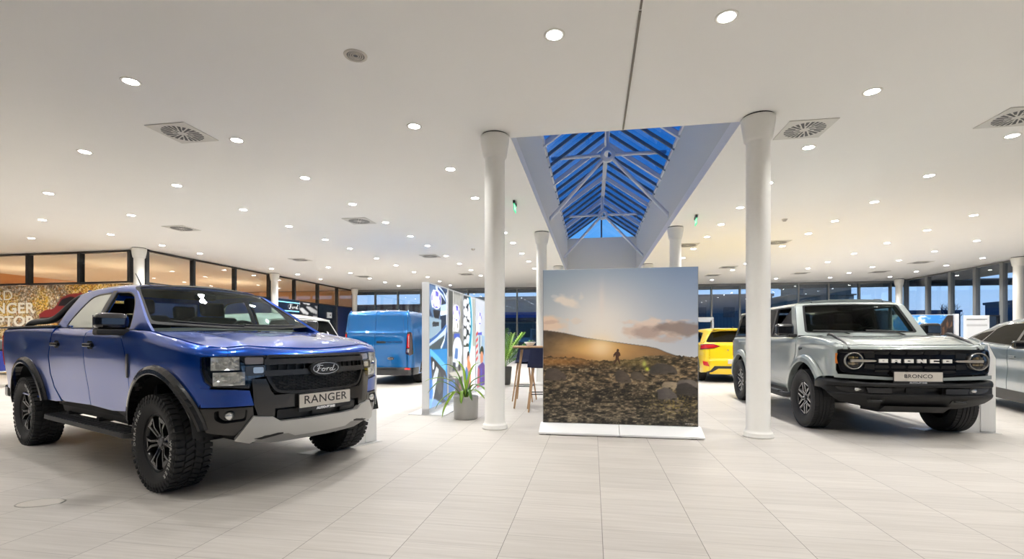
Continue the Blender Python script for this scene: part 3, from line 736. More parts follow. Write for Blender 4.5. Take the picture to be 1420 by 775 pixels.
def yspokes(rr, h, n, hub, fork, w, mi_body=0, mi_face=1, face=.0, depth=.05, dish=.02, spread=.5, twin=False):
    """forked spokes, outer face towards -y"""
    a = Acc(); yo = -h
    def bar(p0, p1, w0, w1, y0, y1, mi, d):
        v = np.array(p1) - np.array(p0); L = np.linalg.norm(v); n_ = np.array([-v[1], v[0]]) / L
        q = [np.array(p0) + n_ * w0 / 2, np.array(p1) + n_ * w1 / 2, np.array(p1) - n_ * w1 / 2, np.array(p0) - n_ * w0 / 2]; yy = [y0, y1, y1, y0]
        top = [(p[0], y, p[1]) for p, y in zip(q, yy)]
        c = [(np.array(p0) + np.array(p1)) / 2 + (p - (np.array(p0) + np.array(p1)) / 2) * np.array([1.0, 1.0]) for p in q]
        bot = [(p[0], y + d, p[1]) for p, y in zip(c, yy)]
        a.add(top + bot, [[0, 1, 2, 3], [4, 7, 6, 5], [0, 4, 5, 1], [1, 5, 6, 2], [2, 6, 7, 3], [3, 7, 4, 0]], mi)
    for k in range(n):
        b = 2 * PI * k / n + PI / 2
        P = lambda r, t: (r * math.cos(t), r * math.sin(t))
        if twin:
            for sg in (-1, 1):
                t0, t1, t2 = b + sg * .26, b + sg * .085, b + sg * spread * .55
                bar(P(hub, t0), P(fork, b + sg * .15), w, w * .9, yo + dish, yo + .004, mi_body, depth)
                bar(P(fork, b + sg * .15), P(rr * .90, t2), w * .9, w * 1.15, yo + .004, yo + .001, mi_body, depth)
                if face: 
                    bar(P(fork * .99, b + sg * .19), P(rr * .90, t2 + sg * .03), face, face, yo + .003, yo - .001, mi_face, .004); bar(P(hub * 1.1, t0 + sg * .02), P(fork, b + sg * .19), face * .8, face, yo + dish - .001, yo + .003, mi_face, .004)
            bar(P(rr * .87, b - spread * .55), P(rr * .87, b + spread * .55), w, w, yo, yo, mi_body, depth)
            bar(P(rr * .80, b - .12), P(rr * .80, b + .12), w * .9, w * .9, yo - .001, yo - .001, mi_body, depth * .6)
        else:
            bar(P(hub * .8, b), P(fork, b), w * 1.15, w, yo + dish, yo + .006, mi_body, depth)
            for sg in (-1, 1):
                bar(P(fork * .97, b), P(rr * .93, b + sg * spread), w, w * .95, yo + .006, yo, mi_body, depth)
                if face:
                    t = PI / n
                    bar(P(fork * .86, b + sg * .21), P(rr * .92, b + sg * (spread + .055)), face, face, yo + .006, yo - .0015, mi_face, .005)
                    bar(P(hub * 1.1, b + sg * (t - .07)), P(fork * .86, b + sg * .21), face, face, yo + dish, yo + .006, mi_face, .005)
            if face: bar(P(rr * .925, b - spread - .05), P(rr * .925, b + spread + .05), face, face, yo - .0015, yo - .0015, mi_face, .005)
    return a
class WheelKit:
    def __init__(s, r, w, rr, style, lettering=None, rugged=True):
        s.r = r; s.w = w; RUB = mat('tyre_rubber', (.018, .018, .019), .72, noise=.3, nscale=60)
        s.tyre = tyre_acc(r, w, rr, 46 if rugged else 60, rugged).mesh('tyre', RUB); h = w / 2
        a = Acc(); barrel = [(rr - .004, -h * .80), (rr + .004, -h * .76), (rr - .012, -h * .70), (rr - .022, -h * .4), (rr - .03, h * .6)]
        a.lathe(barrel, 48, 0, 'y'); a.lathe([(0, h * .15), (rr - .02, h * .15)], 32, 2, 'y')
        a.lathe([(.05, -h * .1), (rr * .72, -h * .1), (rr * .72, -h * .02)], 36, 3, 'y')
        if style == 'twin': sp = yspokes(rr, h * .70, 6, .062, .135, .022, 0, 1, .0055, .05, .022, .42, True)
        elif style == 'star': sp = yspokes(rr, h * .66, 6, .055, .105, .024, 0, 1, .009, .05, .02, .36)
        else: sp = yspokes(rr, h * .66, 5, .055, .12, .03, 0, 1, .007, .05, .02, .40)
        o = len(a.v); a.v += sp.v; a.f += [[i + o for i in f] for f in sp.f]; a.mi += sp.mi; a.nl += sp.nl; a.sm += sp.sm
        yh = -h * .70 + .022
        a.lathe([(0, yh - .012), (.03, yh - .012), (.034, yh - .006), (.036, yh + .03)], 24, 1 if style == 'twin' else 0, 'y'); a.lathe([(.036, yh + .004), (.075, yh + .006), (.08, yh + .05)], 24, 0, 'y')
        for k in range(6):
            t = 2 * PI * k / 6 + .3; a.lathe([(0, yh - .004), (.009, yh - .004), (.0095, yh + .01)], 8, 1, 'y', (.056 * math.cos(t), 0, .056 * math.sin(t)))
        body = mat('rim_black', (.012, .012, .013), .28, .3, .6)
        face = {'twin': mat('rim_edge_grey', (.22, .22, .23), .3, .9), 'star': mat('rim_machined', (.62, .62, .62), .25, .95)}.get(style, mat('rim_machined', (.62, .62, .62), .25, .95))
        s.rim = a.mesh('rim', [body, face, mat('brake_dark', (.006, .006, .006), .8), mat('brake_disc', (.12, .12, .12), .4, .8)])
        s.let = []
        if lettering:
            rt = rr + (r - rr) * .50; yo = -h * 1.0 - .001
            for txt, c0 in lettering:
                L = Acc()
                n = len(txt); stp = .135
                for i, ch in enumerate(txt):
                    if ch == ' ': continue
                    g = text_acc(ch, .045, .002, .0012, xscale=1.05); ang = c0 - (i - (n - 1) / 2) * stp
                    # local X (advance) is clockwise seen from -y, up is outwards
                    M = Matrix(((math.sin(ang), math.cos(ang), 0, rt * math.cos(ang)), (0, 0, -1, yo), (-math.cos(ang), math.sin(ang), 0, rt * math.sin(ang)), (0, 0, 0, 1)))
                    g.xform(M); o = len(L.v); L.v += g.v; L.f += [[q + o for q in f] for f in g.f]; L.mi += g.mi; L.nl += g.nl; L.sm += g.sm
                s.let.append(L.mesh('sidewall_lettering', mat('tyre_white', (.42, .42, .40), .7)))
    def put(s, parent, x, y, steer=0.):
        t = bpy.data.objects.new('wheel', s.tyre); COL.objects.link(t); t.parent = parent; t.location = (x, y, s.r - .004); t.rotation_euler = (0, .35 * (x + 1), (0 if y < 0 else PI) + steer)
        r = bpy.data.objects.new('rim', s.rim); COL.objects.link(r); r.parent = t
        for q in s.let: l = bpy.data.objects.new('sidewall_lettering', q); COL.objects.link(l); l.parent = t
        return t

def wheel_well(acc, cx, y_in, y_out, r, sg, z=.40):
    """dark half drum behind an arch"""
    acc.lathe([(r, y_in), (r, y_out)], 24, 0, 'y', (cx, 0, z), True, .12, PI - .12)
    acc.lathe([(0.01, y_in), (r, y_in)], 24, 0, 'y', (cx, 0, z), True, .12, PI - .12)
def seat_acc(x, y, z=.72, w=.5, tilt=12):
    a = Acc(); a.box((x, y, z), (.52, w, .16), 0, .05, None, 3); a.box((x - .30, y, z + .34), (.14, w, .62), 0, .055, (0, R(-tilt), 0), 3)
    h = Acc(); h.box((x - .395, y, z + .74), (.09, w * .52, .17), 0, .04, (0, R(-tilt), 0), 3)
    for s in (-1, 1): h.tube([(x - .38, y + s * .06, z + .60), (x - .392, y + s * .06, z + .70)], .008, 6)
    return a, h
def plate(root, x, z, text, ysize, bh=.112, small=True, tilt=0., w=.52, y=0.):
    """number-plate holder with a name on a pale plate, facing +x"""
    M = Matrix.Translation((x, y, z)) @ Matrix.Rotation(R(tilt), 4, 'Y') @ Matrix(((0, 0, 1, 0), (1, 0, 0, 0), (0, 1, 0, 0), (0, 0, 0, 1)))
    a = Acc(); a.prism(rrect(-w / 2 - .006, -bh / 2 - .034, w / 2 + .006, bh / 2 + .006, .008), -.012, .0, None, 0); a.xform(M)
    p = a.obj('licence_plate_holder', BLACK, root)
    b = Acc(); b.prism(rrect(-w / 2, -bh / 2, w / 2, bh / 2, .006), 0, .003); b.xform(M); b.obj('name_plate', mat('plate_silver', srgb(206, 200, 190), .35, .1), p)
    t = text_acc(text, ysize, .001, .0007, 1.06, 1.12); t.xform(M @ Matrix.Translation((0, .004, .0032))); t.obj('plate_lettering', mat('plate_ink', (.035, .03, .03), .5), p)
    if small:
        t = text_acc('AUTO-PRIME', .027, .001, .0022, 1.05, 1.15); t.xform(M @ Matrix.Translation((0, -bh / 2 - .019, .0008))); t.obj('dealer_lettering', mat('badge_white', (.85, .87, .9), .2, .6), p)
    return p
CARGLASS = glass('car_glass', (.74, .82, .80), .018, .4)
TINT = glass('privacy_glass', (.12, .13, .135), .03, .5)
CABIN = mat('cabin_black', (.012, .012, .013), .65)
TRIMB = mat('gloss_black_trim', (.008, .008, .009), .12, 0, .8)
PLAST = mat('rough_black_plastic', (.02, .02, .021), .55)
LAMPG = mat('lamp_cover', (1, 1, 1), .02)
LAMPG = glass('lamp_cover_glass', (.95, .96, .97), .06)
CHROME = mat('bright_chrome', (.75, .76, .78), .12, 1.)
REFL = mat('lamp_reflector', (.80, .80, .78), .22, .8)
RED = mat('red_lamp', (.45, .01, .01), .15, 0, .8, emis=(.8, .02, .02), estr=.12)
AMBER = mat('amber_lamp', (.6, .18, .03), .2, 0, .5)
def paint(name, col, metal=.35, rough=.28, cior=1.8):
    m = mat(name, col, rough, metal, 1., .012); m.node_tree.nodes['Principled BSDF'].inputs['Coat IOR'].default_value = cior; return m
# ------------------------------------------------------------------ blue pickup
def make_pickup():
    BLUE = paint('electric_blue_paint', (.0004, .072, .47), .85, .30, 1.62); GREY = mat('bumper_dark_grey', (.055, .053, .052), .24, .65, .5); SILV = mat('skid_silver', srgb(186, 186, 184), .38, .55)
    root = thing('pickup_truck', 'bright blue double cab pickup truck parked on black off-road wheels', 'pickup truck', (-3.176, 4.246, 0), -.382)
    ztx = interp([-4.6, -2.45, -2.40, -.62, -.30, 0, .4, .7, .86, 1.], [1.375, 1.375, 1.365, 1.325, 1.315, 1.275, 1.225, 1.175, 1.135, 1.11])
    def top(x, y):
        z = ztx(x)
        if x > -.4: z += (.022 * sstep(.72, .56, y) + .012 * sstep(.5, .2, y)) * sstep(-.4, .1, x) * sstep(.95, .55, x) - .02 * sstep(.55, .86, y) * sstep(.2, .8, x)
        return z
    sv = interp([.45, .55, .62, .78, .95, 1.10, 1.22, 1.32, 1.42], [-.085, -.06, -.052, -.036, -.014, -.001, .0, -.006, -.025])
    def side(x, z):
        d = sv(z); k = math.exp(-((x - .0) / .62) ** 2) + math.exp(-((x + 3.27) / .68) ** 2)
        d = d * (1 - .75 * min(1, k)) + .012 * min(1, k) * sstep(1.25, 1.0, z)
        return d
    fr = interp([.40, .56, .72, .86, 1.0, 1.10, 1.16], [-.06, -.01, .0, .0, -.008, -.02, -.03]); re = interp([.4, .6, .8, 1.2, 1.4], [0, .02, .0, -.01, -.02])
    B = Body([(-4.42, 0), (-4.42, .5), (-4.405, .74), (-4.36, .86), (-4.24, .918), (-3.9, .93), (-3.0, .932), (-1.6, .932), (-.6, .932), (.1, .932), (.30, .930), (.42, .922), (.52, .90), (.61, .857), (.685, .79), (.74, .70), (.785, .59), (.825, .46), (.862, .30), (.885, .13), (.89, 0)],
             side, fr, re, top, lin([-4.5, -2.6, -2.3, -.6, -.2, 1], [.055, .055, .075, .075, .085, .07]), lin([-4.5, -2.6, -2.3, -.6, -.2, .5, 1], [.06, .06, .09, .09, .10, .09, .06]))
    # greenhouse
    eb = lambda x: abs(B.edge(B.sx(x)).y)
    Hs = House(lambda x: eb(x) - .004, lambda x: ztx(x) - .003, interp([-2.6, -2.2, -1.6, -1.1, -.6, -.2], [.655, .665, .672, .665, .66, .66]), interp([-2.7, -2.4, -1.9, -1.5, -1.2, -1.0, -.2], [1.70, 1.745, 1.762, 1.755, 1.735, 1.72, 1.70]),
               interp([-2.7, -2.45, -2.0, -1.6, -1.25, -1.1, -.2], [1.78, 1.822, 1.845, 1.840, 1.815, 1.80, 1.7]))
    fa = arc(0, .40, .565, 205, -28, 26); 
    fa = [(x, z) for x, z in arc(.02, .42, .56, 192, -4, 26)]; ra = [(x, z) for x, z in arc(-3.25, .42, .555, 200, -15, 26)]
    zr = .57
    for sg in (-1, 1):
        T = lambda x0, x1, n=14: [(x0 + (x1 - x0) * k / n, B.ztop(B.sx(x0 + (x1 - x0) * k / n))) for k in range(n + 1)]
        # fender: from the front door to the headlight
        P = [(-.52, zr + .02), (-.535, .75), (-.53, 1.02), (-.60, 1.16), (-.66, 1.25), (-.62, B.ztop(B.sx(-.62)))] + T(-.55, .50, 16)
        hl = [(.582, 1.09), (.585, 1.0), (.605, .92), (.645, .875)]
        tail = [(.74, .72), (.60, .74)]
        P = B.L(P) + [(B.sf(-.74), B.ztop(B.sf(-.74)))] + [(B.sf(-.74), 1.108)] + B.L([(.585, 1.105)]) + B.L(hl) + B.L([(.56, .715)]) + B.L([p for p in fa[::-1] if p[1] > .585])
        f_ = B.panel([P], None, sg).obj('front_fender', BLUE, root)
        a = Acc()
        B.panel([B.L([(-.53, 1.11), (-.505, 1.115), (-.50, 1.02), (-.535, .905), (-.55, .905), (-.545, 1.0)])], a, sg, .012, .014, 0); a.obj('fender_vent', mat('vent_trim', (.16, .16, .17), .3, .7), f_)
        # doors
        fd = [(-.525, zr + .03), (-.54, .76), (-.535, 1.02), (-.605, 1.16), (-.665, 1.25), (-.63, B.ztop(B.sx(-.63)))] + T(-.66, -1.50, 14) + [(-1.53, 1.2), (-1.53, .9), (-1.515, zr + .015), (-1.0, zr)]
        d_ = B.panel([B.L(fd)], None, sg).obj('front_door', BLUE, root)
        rd = [(-1.52, zr + .015), (-1.535, .9), (-1.535, 1.2)] + T(-1.51, -2.40, 14) + [(-2.41, 1.30), (-2.50, 1.06), (-2.50, .86), (-2.44, .72), (-2.28, .59), (-2.2, zr + .005)]
        r_ = B.panel([B.L(rd)], None, sg).obj('rear_door', BLUE, root)
        for xx, dd in ((-1.36, d_), (-2.26, r_)):
            a = Acc(); a.box((xx, sg * .957, 1.185), (.20, .022, .038), 0, .01); a.box((xx - .07, sg * .94, 1.185), (.03, .03, .03)); a.box((xx + .07, sg * .94, 1.185), (.03, .03, .03))
            B.panel([B.L(rrect(xx - .075, 1.145, xx + .065, 1.225, .035))], a, sg, .002, .006, 0); a.obj('door_handle', mat('handle_dark', (.03, .03, .033), .25, .6), dd)
        # bed side
        P = [(-2.43, 1.30), (-2.43, B.ztop(B.sx(-2.43)))] + T(-2.5, -4.20, 16)
        bl = B.L(P) + [(B.sr(-.86), B.ztop(B.sr(-.86)))] + [(B.sr(-.86), 1.30)] + B.L([(-4.235, 1.295), (-4.20, .90)]) + [(B.sx(-4.19), .62)] + B.L([(-4.0, .60)]) + B.L([p for p in ra[::-1] if p[1] > .585]) + B.L([(-2.46, .56), (-2.30, zr), (-2.46, .72), (-2.52, .86), (-2.52, 1.06)])
        bs_ = B.panel([bl], None, sg).obj('bed_side', BLUE, root)
        # tail lamp
        tl = B.L([(-4.235, 1.29), (-4.20, .905)]) + [(B.sr(-.80), .905), (B.sr(-.80), 1.29)]
        B.panel([tl], None, sg, .004).obj('tail_lamp', RED, root)
        # flares
        GL = mat('flare_black', (.022, .022, .023), .22, .3, .7)
        B.arch(.02, .42, .54, .615, 168, 12, .045, sg).obj('wheel_arch_flare', GL, root); B.arch(-3.25, .42, .54, .615, 176, 14, .045, sg).obj('wheel_arch_flare', GL, root)
        # sill and step
        a = Acc(); B.panel([B.L([(-.50, .575), (-2.35, .575), (-2.35, .46), (-.50, .46)])], a, sg, -.02, .02, 0); a.obj('sill', PLAST, root)
        a = Acc(); a.prism(roundpoly([(-.30, .80), (-2.52, .80), (-2.42, 1.0), (-.40, 1.0)], [.02, .02, .06, .06]), .395, .435, lambda x, y, z: (x, sg * y, z + .012 * (x + 1.4) * 0))
        for k in range(26):
            xx = -.45 - k * .078; a.box((xx, sg * .93, .437), (.022, .12, .008))
        for xx in (-.6, -1.4, -2.2): a.box((xx, sg * .78, .45), (.06, .16, .05))
        a.obj('side_step', PLAST, root)
        # side windows and frames
        zc_ = lambda x: ztx(x)
        fwin = [(-.74, 1.345), (-.80, 1.45), (-.90, 1.565), (-1.02, 1.655), (-1.16, 1.70), (-1.44, 1.712), (-1.47, 1.36)]
        rwin = [(-1.585, 1.36), (-1.56, 1.712), (-1.85, 1.708), (-2.02, 1.685), (-2.13, 1.61), (-2.28, 1.46), (-2.315, 1.395), (-2.27, 1.368)]
        fw, rw = roundpoly(fwin, [.02, .05, .05, .06, .05, .02, .02]), roundpoly(rwin, [.02, .02, .06, .06, .06, .05, .03, .03])
        if sg > 0: Hs.panel([Hs.L(fw, sg)], None, -.006, .004, 0).obj('side_window', CARGLASS, d_)
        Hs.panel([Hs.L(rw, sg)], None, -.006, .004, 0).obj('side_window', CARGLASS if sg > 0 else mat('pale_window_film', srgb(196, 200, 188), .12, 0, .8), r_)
        # black window surrounds incl. B-pillar
        a = Acc(); Hs.panel([Hs.L(inset(fw, -.011), sg), Hs.L(fw, sg)], a, -.001, .02, 0); Hs.panel([Hs.L(inset(rw, -.011), sg), Hs.L(rw, sg)], a, -.001, .02, 0)
        Hs.panel([Hs.L([(-1.49, 1.34), (-1.45, 1.735), (-1.545, 1.735), (-1.565, 1.34)], sg)], a, .001, .02, 0); a.obj('window_surround', mat('surround_black', (.02, .02, .021), .35, 0, .2), root)
        # painted frame: A-pillar, cant rail, C-pillar with both openings
        out = [(-.30, 1.318), (-.56, 1.318 + .008), (-.72, 1.332), (-1.50, 1.345), (-2.36, 1.365), (-2.52, 1.375), (-2.55, 1.55), (-2.50, 1.76)]
        front = [(-1.20, 1.80), (-1.0, 1.70), (-.80, 1.595), (-.60, 1.485), (-.42, 1.39)]
        ol = Hs.L(out, sg) + [(-2.45, sg * 1.22), (-1.9, sg * 1.22), (-1.30, sg * 1.22)] + [(-1.215, sg * 1.22)] + Hs.L([(-1.05, 1.715), (-.86, 1.615), (-.66, 1.505), (-.46, 1.395)], sg)
        Hs.panel([ol, Hs.L(inset(fw, -.012), sg)[::-1], Hs.L(inset(rw, -.012), sg)[::-1]], None, 0, .03, 0).obj('cab_pillar_frame', BLUE, root)
        # mirror
        m = Acc(); m.box((-.72, sg * .985, 1.40), (.16, .24, .15), 0, .05, (0, 0, sg * .10), 3); mo = m.obj('door_mirror', mat('mirror_chrome_black', (.10, .10, .105), .12, .9), root)
        m = Acc(); m.box((-.72, sg * .98, 1.305), (.155, .235, .055), 0, .015, (0, 0, sg * .10), 2); m.box((-.70, sg * .88, 1.30), (.11, .10, .05), 0, .012); m.obj('mirror_base', PLAST, mo)
        m = Acc(); m.box((-.803, sg * .985, 1.40), (.006, .20, .115), 0, .002, (0, 0, sg * .10)); m.obj('mirror_glass', CHROME, mo)
        # headlight
        hl = B.L([(.585, 1.105), (.58, 1.0), (.605, .92), (.645, .875)]) + [(B.sf(-.70), .862), (B.sf(-.60), .850), (B.sf(-.585), .93), (B.sf(-.485), .945), (B.sf(-.485), 1.112), (B.sf(-.70), 1.112)]
        a = Acc(); B.panel([hl], a, sg, -.045, .01, 0, 0); ho = a.obj('headlight', TRIMB, root)
        a = Acc(); rh = random.Random(4)
        for (y0, z0, y1, z1) in ((-.825, 1.002, -.66, 1.103), (-.815, .882, -.625, .985)):
            nu, nv = 11, 7; V = []
            for i in range(nu + 1):
                for j in range(nv + 1):
                    y_, z_ = y0 + (y1 - y0) * i / nu, z0 + (z1 - z0) * j / nv; p = B.pt(B.sf(y_), z_); e_ = i in (0, nu) or j in (0, nv); k = .016 if e_ else rh.uniform(.018, .042)
                    V.append((p.x - k, -sg * p.y, p.z))
            F_ = []
            for i in range(nu):
                for j in range(nv):
                    q = [i * (nv + 1) + j, (i + 1) * (nv + 1) + j, (i + 1) * (nv + 1) + j + 1, i * (nv + 1) + j + 1]; F_ += [[q[0], q[1], q[2]], [q[0], q[2], q[3]]] if (i + j) % 2 else [[q[0], q[1], q[3]], [q[1], q[2], q[3]]]
            a.add(V, F_ if sg > 0 else [f[::-1] for f in F_])
            pp = B.pt(B.sf((y0 + y1) / 2), (z0 + z1) / 2); a.lathe([(0, .0), (.014, -.002), (.016, -.03)], 12, 0, 'x', (pp.x - .012, -sg * pp.y, pp.z))
        a.obj('reflector', mat('headlamp_reflector', (.88, .86, .80), .2, .6, .3), ho)
        a = Acc(); B.panel([B.F(rrect(-.63, 1.045, -.50, 1.10, .012))], a, sg, -.012, .01, 0); a.obj('indicator_lamp', mat('indicator_clear', (.55, .46, .42), .25, .6), ho)
        a = Acc(); B.panel([B.F(roundpoly([(-.63, .955), (-.63, 1.03), (-.50, 1.035), (-.50, .955)], .02))], a, sg, .016, .05, 0); a.obj('lamp_bridge', mat('bridge_grey', (.12, .12, .122), .25, .7), ho)
        a = Acc(); B.panel([B.F(rrect(-.58, .972, -.51, 1.02, .012))], a, sg, .02, .01, 0); a.obj('daytime_lamp', REFL, ho)
        a = Acc(); B.panel([hl], a, sg, .001, .004, .001); a.obj('lens', LAMPG, ho)
        # blue wing under the lamp
        bw = B.L([(.575, .87), (.645, .862)]) + [(B.sf(-.70), .852), (B.sf(-.60), .84), (B.sf(-.57), .715), (B.sf(-.80), .715)] + B.L([(.575, .715)])
        B.panel([bw], None, sg, .004).obj('front_wing_panel', BLUE, root)
        # shoulder of the bumper
        sh = B.F([(-.59, .93), (-.49, .925), (-.455, .83), (-.42, .78), (-.425, .60), (-.54, .60), (-.575, .72)])
        B.panel([sh], None, sg, .012, .04, .002).obj('bumper_shoulder', GREY, root)
        # corner bumper with the fog lamp recess
        bc = B.L([(.50, .74), (.53, .66), (.56, .60), (.57, .54), (.62, .52)]) + [(B.sf(-.70), .49), (B.sf(-.57), .60), (B.sf(-.58), .708), (B.sf(-.80), .708)] + B.L([(.565, .708)])
        fg = B.F(roundpoly([(-.815, .69), (-.615, .69), (-.625, .60), (-.77, .59), (-.815, .62)], .02))
        B.panel([bc, fg[::-1]], None, sg, .006, .05, 0).obj('bumper_corner', GREY, root)
        a = Acc(); B.panel([inset(fg, -.004)], a, sg, -.04, .01, 0); fo = a.obj('fog_lamp', TRIMB, root)
        p = B.pt(B.sf(-.715), .645); a = Acc(); a.lathe([(0, .012), (.03, .008), (.036, .0), (.036, -.03)], 20, 0, 'x', (p.x - .018, -sg * p.y, p.z)); a.obj('lamp_bulb', REFL, fo)
    # bonnet, roof
    B.hood(lambda y: -.36 - .16 * (abs(y) / .84) ** 2 + .0, zf=top).obj('bonnet', BLUE, root)
    # lip between bonnet and grille
    n_ = 40; lip = [(B.sf(-.74 + 1.48 * k / n_), B.ztop(B.sf(-.74 + 1.48 * k / n_))) for k in range(n_ + 1)]
    B.panel([lip + [(B.sf(.74), 1.113), (B.sf(-.74), 1.113)]], None, -1, 0, .03, 0).obj('bonnet_lip', BLUE, root)
    rf = [(-2.47, -1.22), (-1.215, -1.22)] + [(-1.215 + .10 * (1 - u * u), -1.22 - .78 * (1 - abs(u))) if u < 0 else (-1.215 + .10 * (1 - u * u), -2 - .78 * u) for u in np.linspace(-.999, .999, 17)] + [(-1.215, -2.78), (-2.47, -2.78)]
    Hs.panel([rf], None, 0, .03, 0).obj('roof', BLUE, root)
    # windscreen
    ed = lambda t: (lin([0, .25, .5, .75, 1], [-.47, -.67, -.87, -1.06, -1.222])(t), lin([0, .25, .5, .75, 1], [Hs.v(-.47, 1.385), Hs.v(-.67, 1.495), Hs.v(-.87, 1.605), Hs.v(-1.06, 1.705), 1.235])(t))
    ws = Hs.screen(ed, lin([0, 1], [.20, .10]), lin([0, 1], [-.04, .045]))
    g = Acc(); panel(g, [rrect(-.985, .0, .985, .99, .04)], ws, .08, .08, .004, (-2, 0, 1.2), -.004); wo = g.obj('windscreen', CARGLASS, root)
    g = Acc(); panel(g, [rrect(-1.0, -.02, 1.0, 1.0, .03), rrect(-.94, .055, .94, .93, .05)[::-1]], ws, .08, .08, .006, (-2, 0, 1.2), -.001); g.obj('screen_border', mat('frit_black', (.008, .008, .009), .6, spec=.2), wo)
    # cowl and wipers
    g = Acc(); g.grid(20, 3, lambda u, v: (-.30 - .16 * ((2 * u - 1)) ** 2 - .16 * v, (2 * u - 1) * .80, 1.318 + .0 * v - .012 * (1 - v) - .015 * (2 * u - 1) ** 2)); g.obj('cowl', PLAST, root)
    for y0 in (-.05, .55):
        g = Acc(); P = [ws(max(-.9, (y0 - .58 * k / 8) / .82), .03 + .02 * k / 8) + Vector((.018, 0, .012)) for k in range(9)]; g.tube(P, .011, 6); g.obj('wiper', PLAST, root)
    # grille
    gr = B.F(roundpoly([(-.485, 1.112), (.485, 1.112), (.49, .93), (.42, .81), (.3, .79), (-.3, .79), (-.42, .81), (-.49, .93)], [.02, .02, .04, .04, .1, .1, .04, .04], 4))
    a = Acc(); B.panel([gr], a, -1, -.05, .01, 0); go = a.obj('grille', BLACK, root)
    a = Acc(); B.panel([gr, inset(gr, .022)[::-1]], a, -1, .012, .05, 0)
    a.obj('grille_frame', mat('grille_frame_black', (.015, .015, .016), .3), go)
    for z0, z1, o in ((1.035, 1.08, .014), (.945, .99, .014)):
        a = Acc(); B.panel([B.F([(-.50, z0), (.50, z0), (.50, z1), (-.50, z1)])], a, -1, o, .04, 0); a.obj('grille_bar', mat('grille_bar_grey', (.045, .045, .047), .32, .4), go)
    a = Acc()
    for k in range(11):
        zz = .805 + .0135 * k
        hwid = .43 if zz < .83 else .47
        if zz < .945: B.panel([B.F([(-hwid, zz), (hwid, zz), (hwid, zz + .0045), (-hwid, zz + .0045)])], a, -1, -.012, .02, 0, du=.1)
    for row in range(10):
        zz = .805 + .0135 * row
        for k in range(13):
            y = -.42 + .07 * k + (.035 if row % 2 else 0)
            if abs(y) < (.41 if zz < .83 else .455): B.panel([B.F([(y - .004, zz), (y + .004, zz), (y + .004, zz + .0135), (y - .004, zz + .0135)])], a, -1, -.012, .02, 0, du=.1)
    for k in range(14):
        y = -.455 + .07 * k; B.panel([B.F([(y - .005, .99), (y + .005, .99), (y + .005, 1.035), (y - .005, 1.035)])], a, -1, -.012, .02, 0, du=.1)
        B.panel([B.F([(y - .03, 1.088), (y + .005, 1.088), (y + .012, 1.096), (y - .022, 1.096)])], a, -1, -.005, .02, 0, du=.1)
    a.obj('grille_mesh', mat('mesh_black', (.014, .014, .015), .4), go)
    M = Matrix.Translation((.917, 0, .988)) @ Matrix(((0, 0, 1, 0), (1, 0, 0, 0), (0, 1, 0, 0), (0, 0, 0, 1)))
    a = Acc(); a.prism([(.155 * math.cos(t), .066 * math.sin(t)) for t in np.linspace(0, 2 * PI, 33)[:-1]], -.03, 0); a.xform(M); a.obj('badge_plinth', BLACK, go)
    oval_badge(.265, .104, 'badge', go, M, (.012, .012, .014), (.7, .7, .72))
    # lower middle of the bumper
    a = Acc(); B.panel([B.F([(-.43, .79), (.43, .79), (.43, .68), (-.43, .68)])], a, -1, .012, .04, 0); a.obj('bumper_band', GREY, root)
    a = Acc(); B.panel([B.F([(-.44, .68), (.44, .68), (.44, .55), (-.44, .55)])], a, -1, -.05, .01, 0)
    for y in (-.30, 0.0, .30): B.panel([B.F(rrect(y - .10, .585, y + .10, .66, .01))], a, -1, -.015, .03, 0)
    a.obj('lower_intake', mat('intake_black', (.016, .016, .017), .5), root)
    a = Acc(); sk = [(-.70, .46), (-.58, .635), (-.44, .615), (-.385, .575), (.385, .575), (.44, .615), (.58, .635), (.70, .46), (.60, .425), (.50, .48), (.32, .475), (.26, .445), (-.26, .445), (-.32, .475), (-.50, .48), (-.60, .425)]
    B.panel([B.F(sk)], a, -1, .035, .05, 0); so = a.obj('skid_plate', SILV, root)
    a = Acc(); B.panel([B.F([(-.62, .425), (-.50, .475), (.50, .475), (.62, .425), (.45, .39), (-.45, .39)])], a, -1, .0, .05, 0); a.obj('skid_lip', mat('skid_lip_grey', srgb(140, 140, 139), .4, .5), so)
    for sg in (-1, 1):
        a = Acc(); B.panel([B.F(roundpoly([(sg * .57, .462), (sg * .40, .49), (sg * .36, .487), (sg * .36, .478), (sg * .52, .452)][::-sg], .004))], a, -1, .038, .006, 0); a.obj('tow_slot', BLACK, so)
    plate(root, .918, .722, 'RANGER', .098)
    # bed, sports bar, tailgate, rear bumper
    a = Acc(); a.box((-3.42, 0, 1.0), (1.92, 1.50, .05)); 
    for sg in (-1, 1): a.box((-3.42, sg * .80, 1.17), (1.92, .06, .40), 0, .01); a.box((-3.42, sg * .865, 1.382), (1.92, .10, .02), 0, .008)
    a.box((-2.47, 0, 1.17), (.05, 1.6, .38)); a.obj('load_bed', PLAST, root)
    a = Acc(); a.box((-3.45, 0, 1.372), (1.84, 1.50, .02), 0, .004); a.obj('bed_cover', mat('roll_cover', (.016, .016, .017), .5), root)
    a = Acc(); B.panel([B.B([(-.85, 1.36), (.85, 1.36), (.85, .62), (-.85, .62)])], a, -1, 0, .05, 0); a.obj('tailgate', BLUE, root)
    a = Acc(); a.box((-4.42, 0, .56), (.16, 1.70, .16), 0, .03); a.obj('rear_bumper', GREY, root)
    a = Acc()
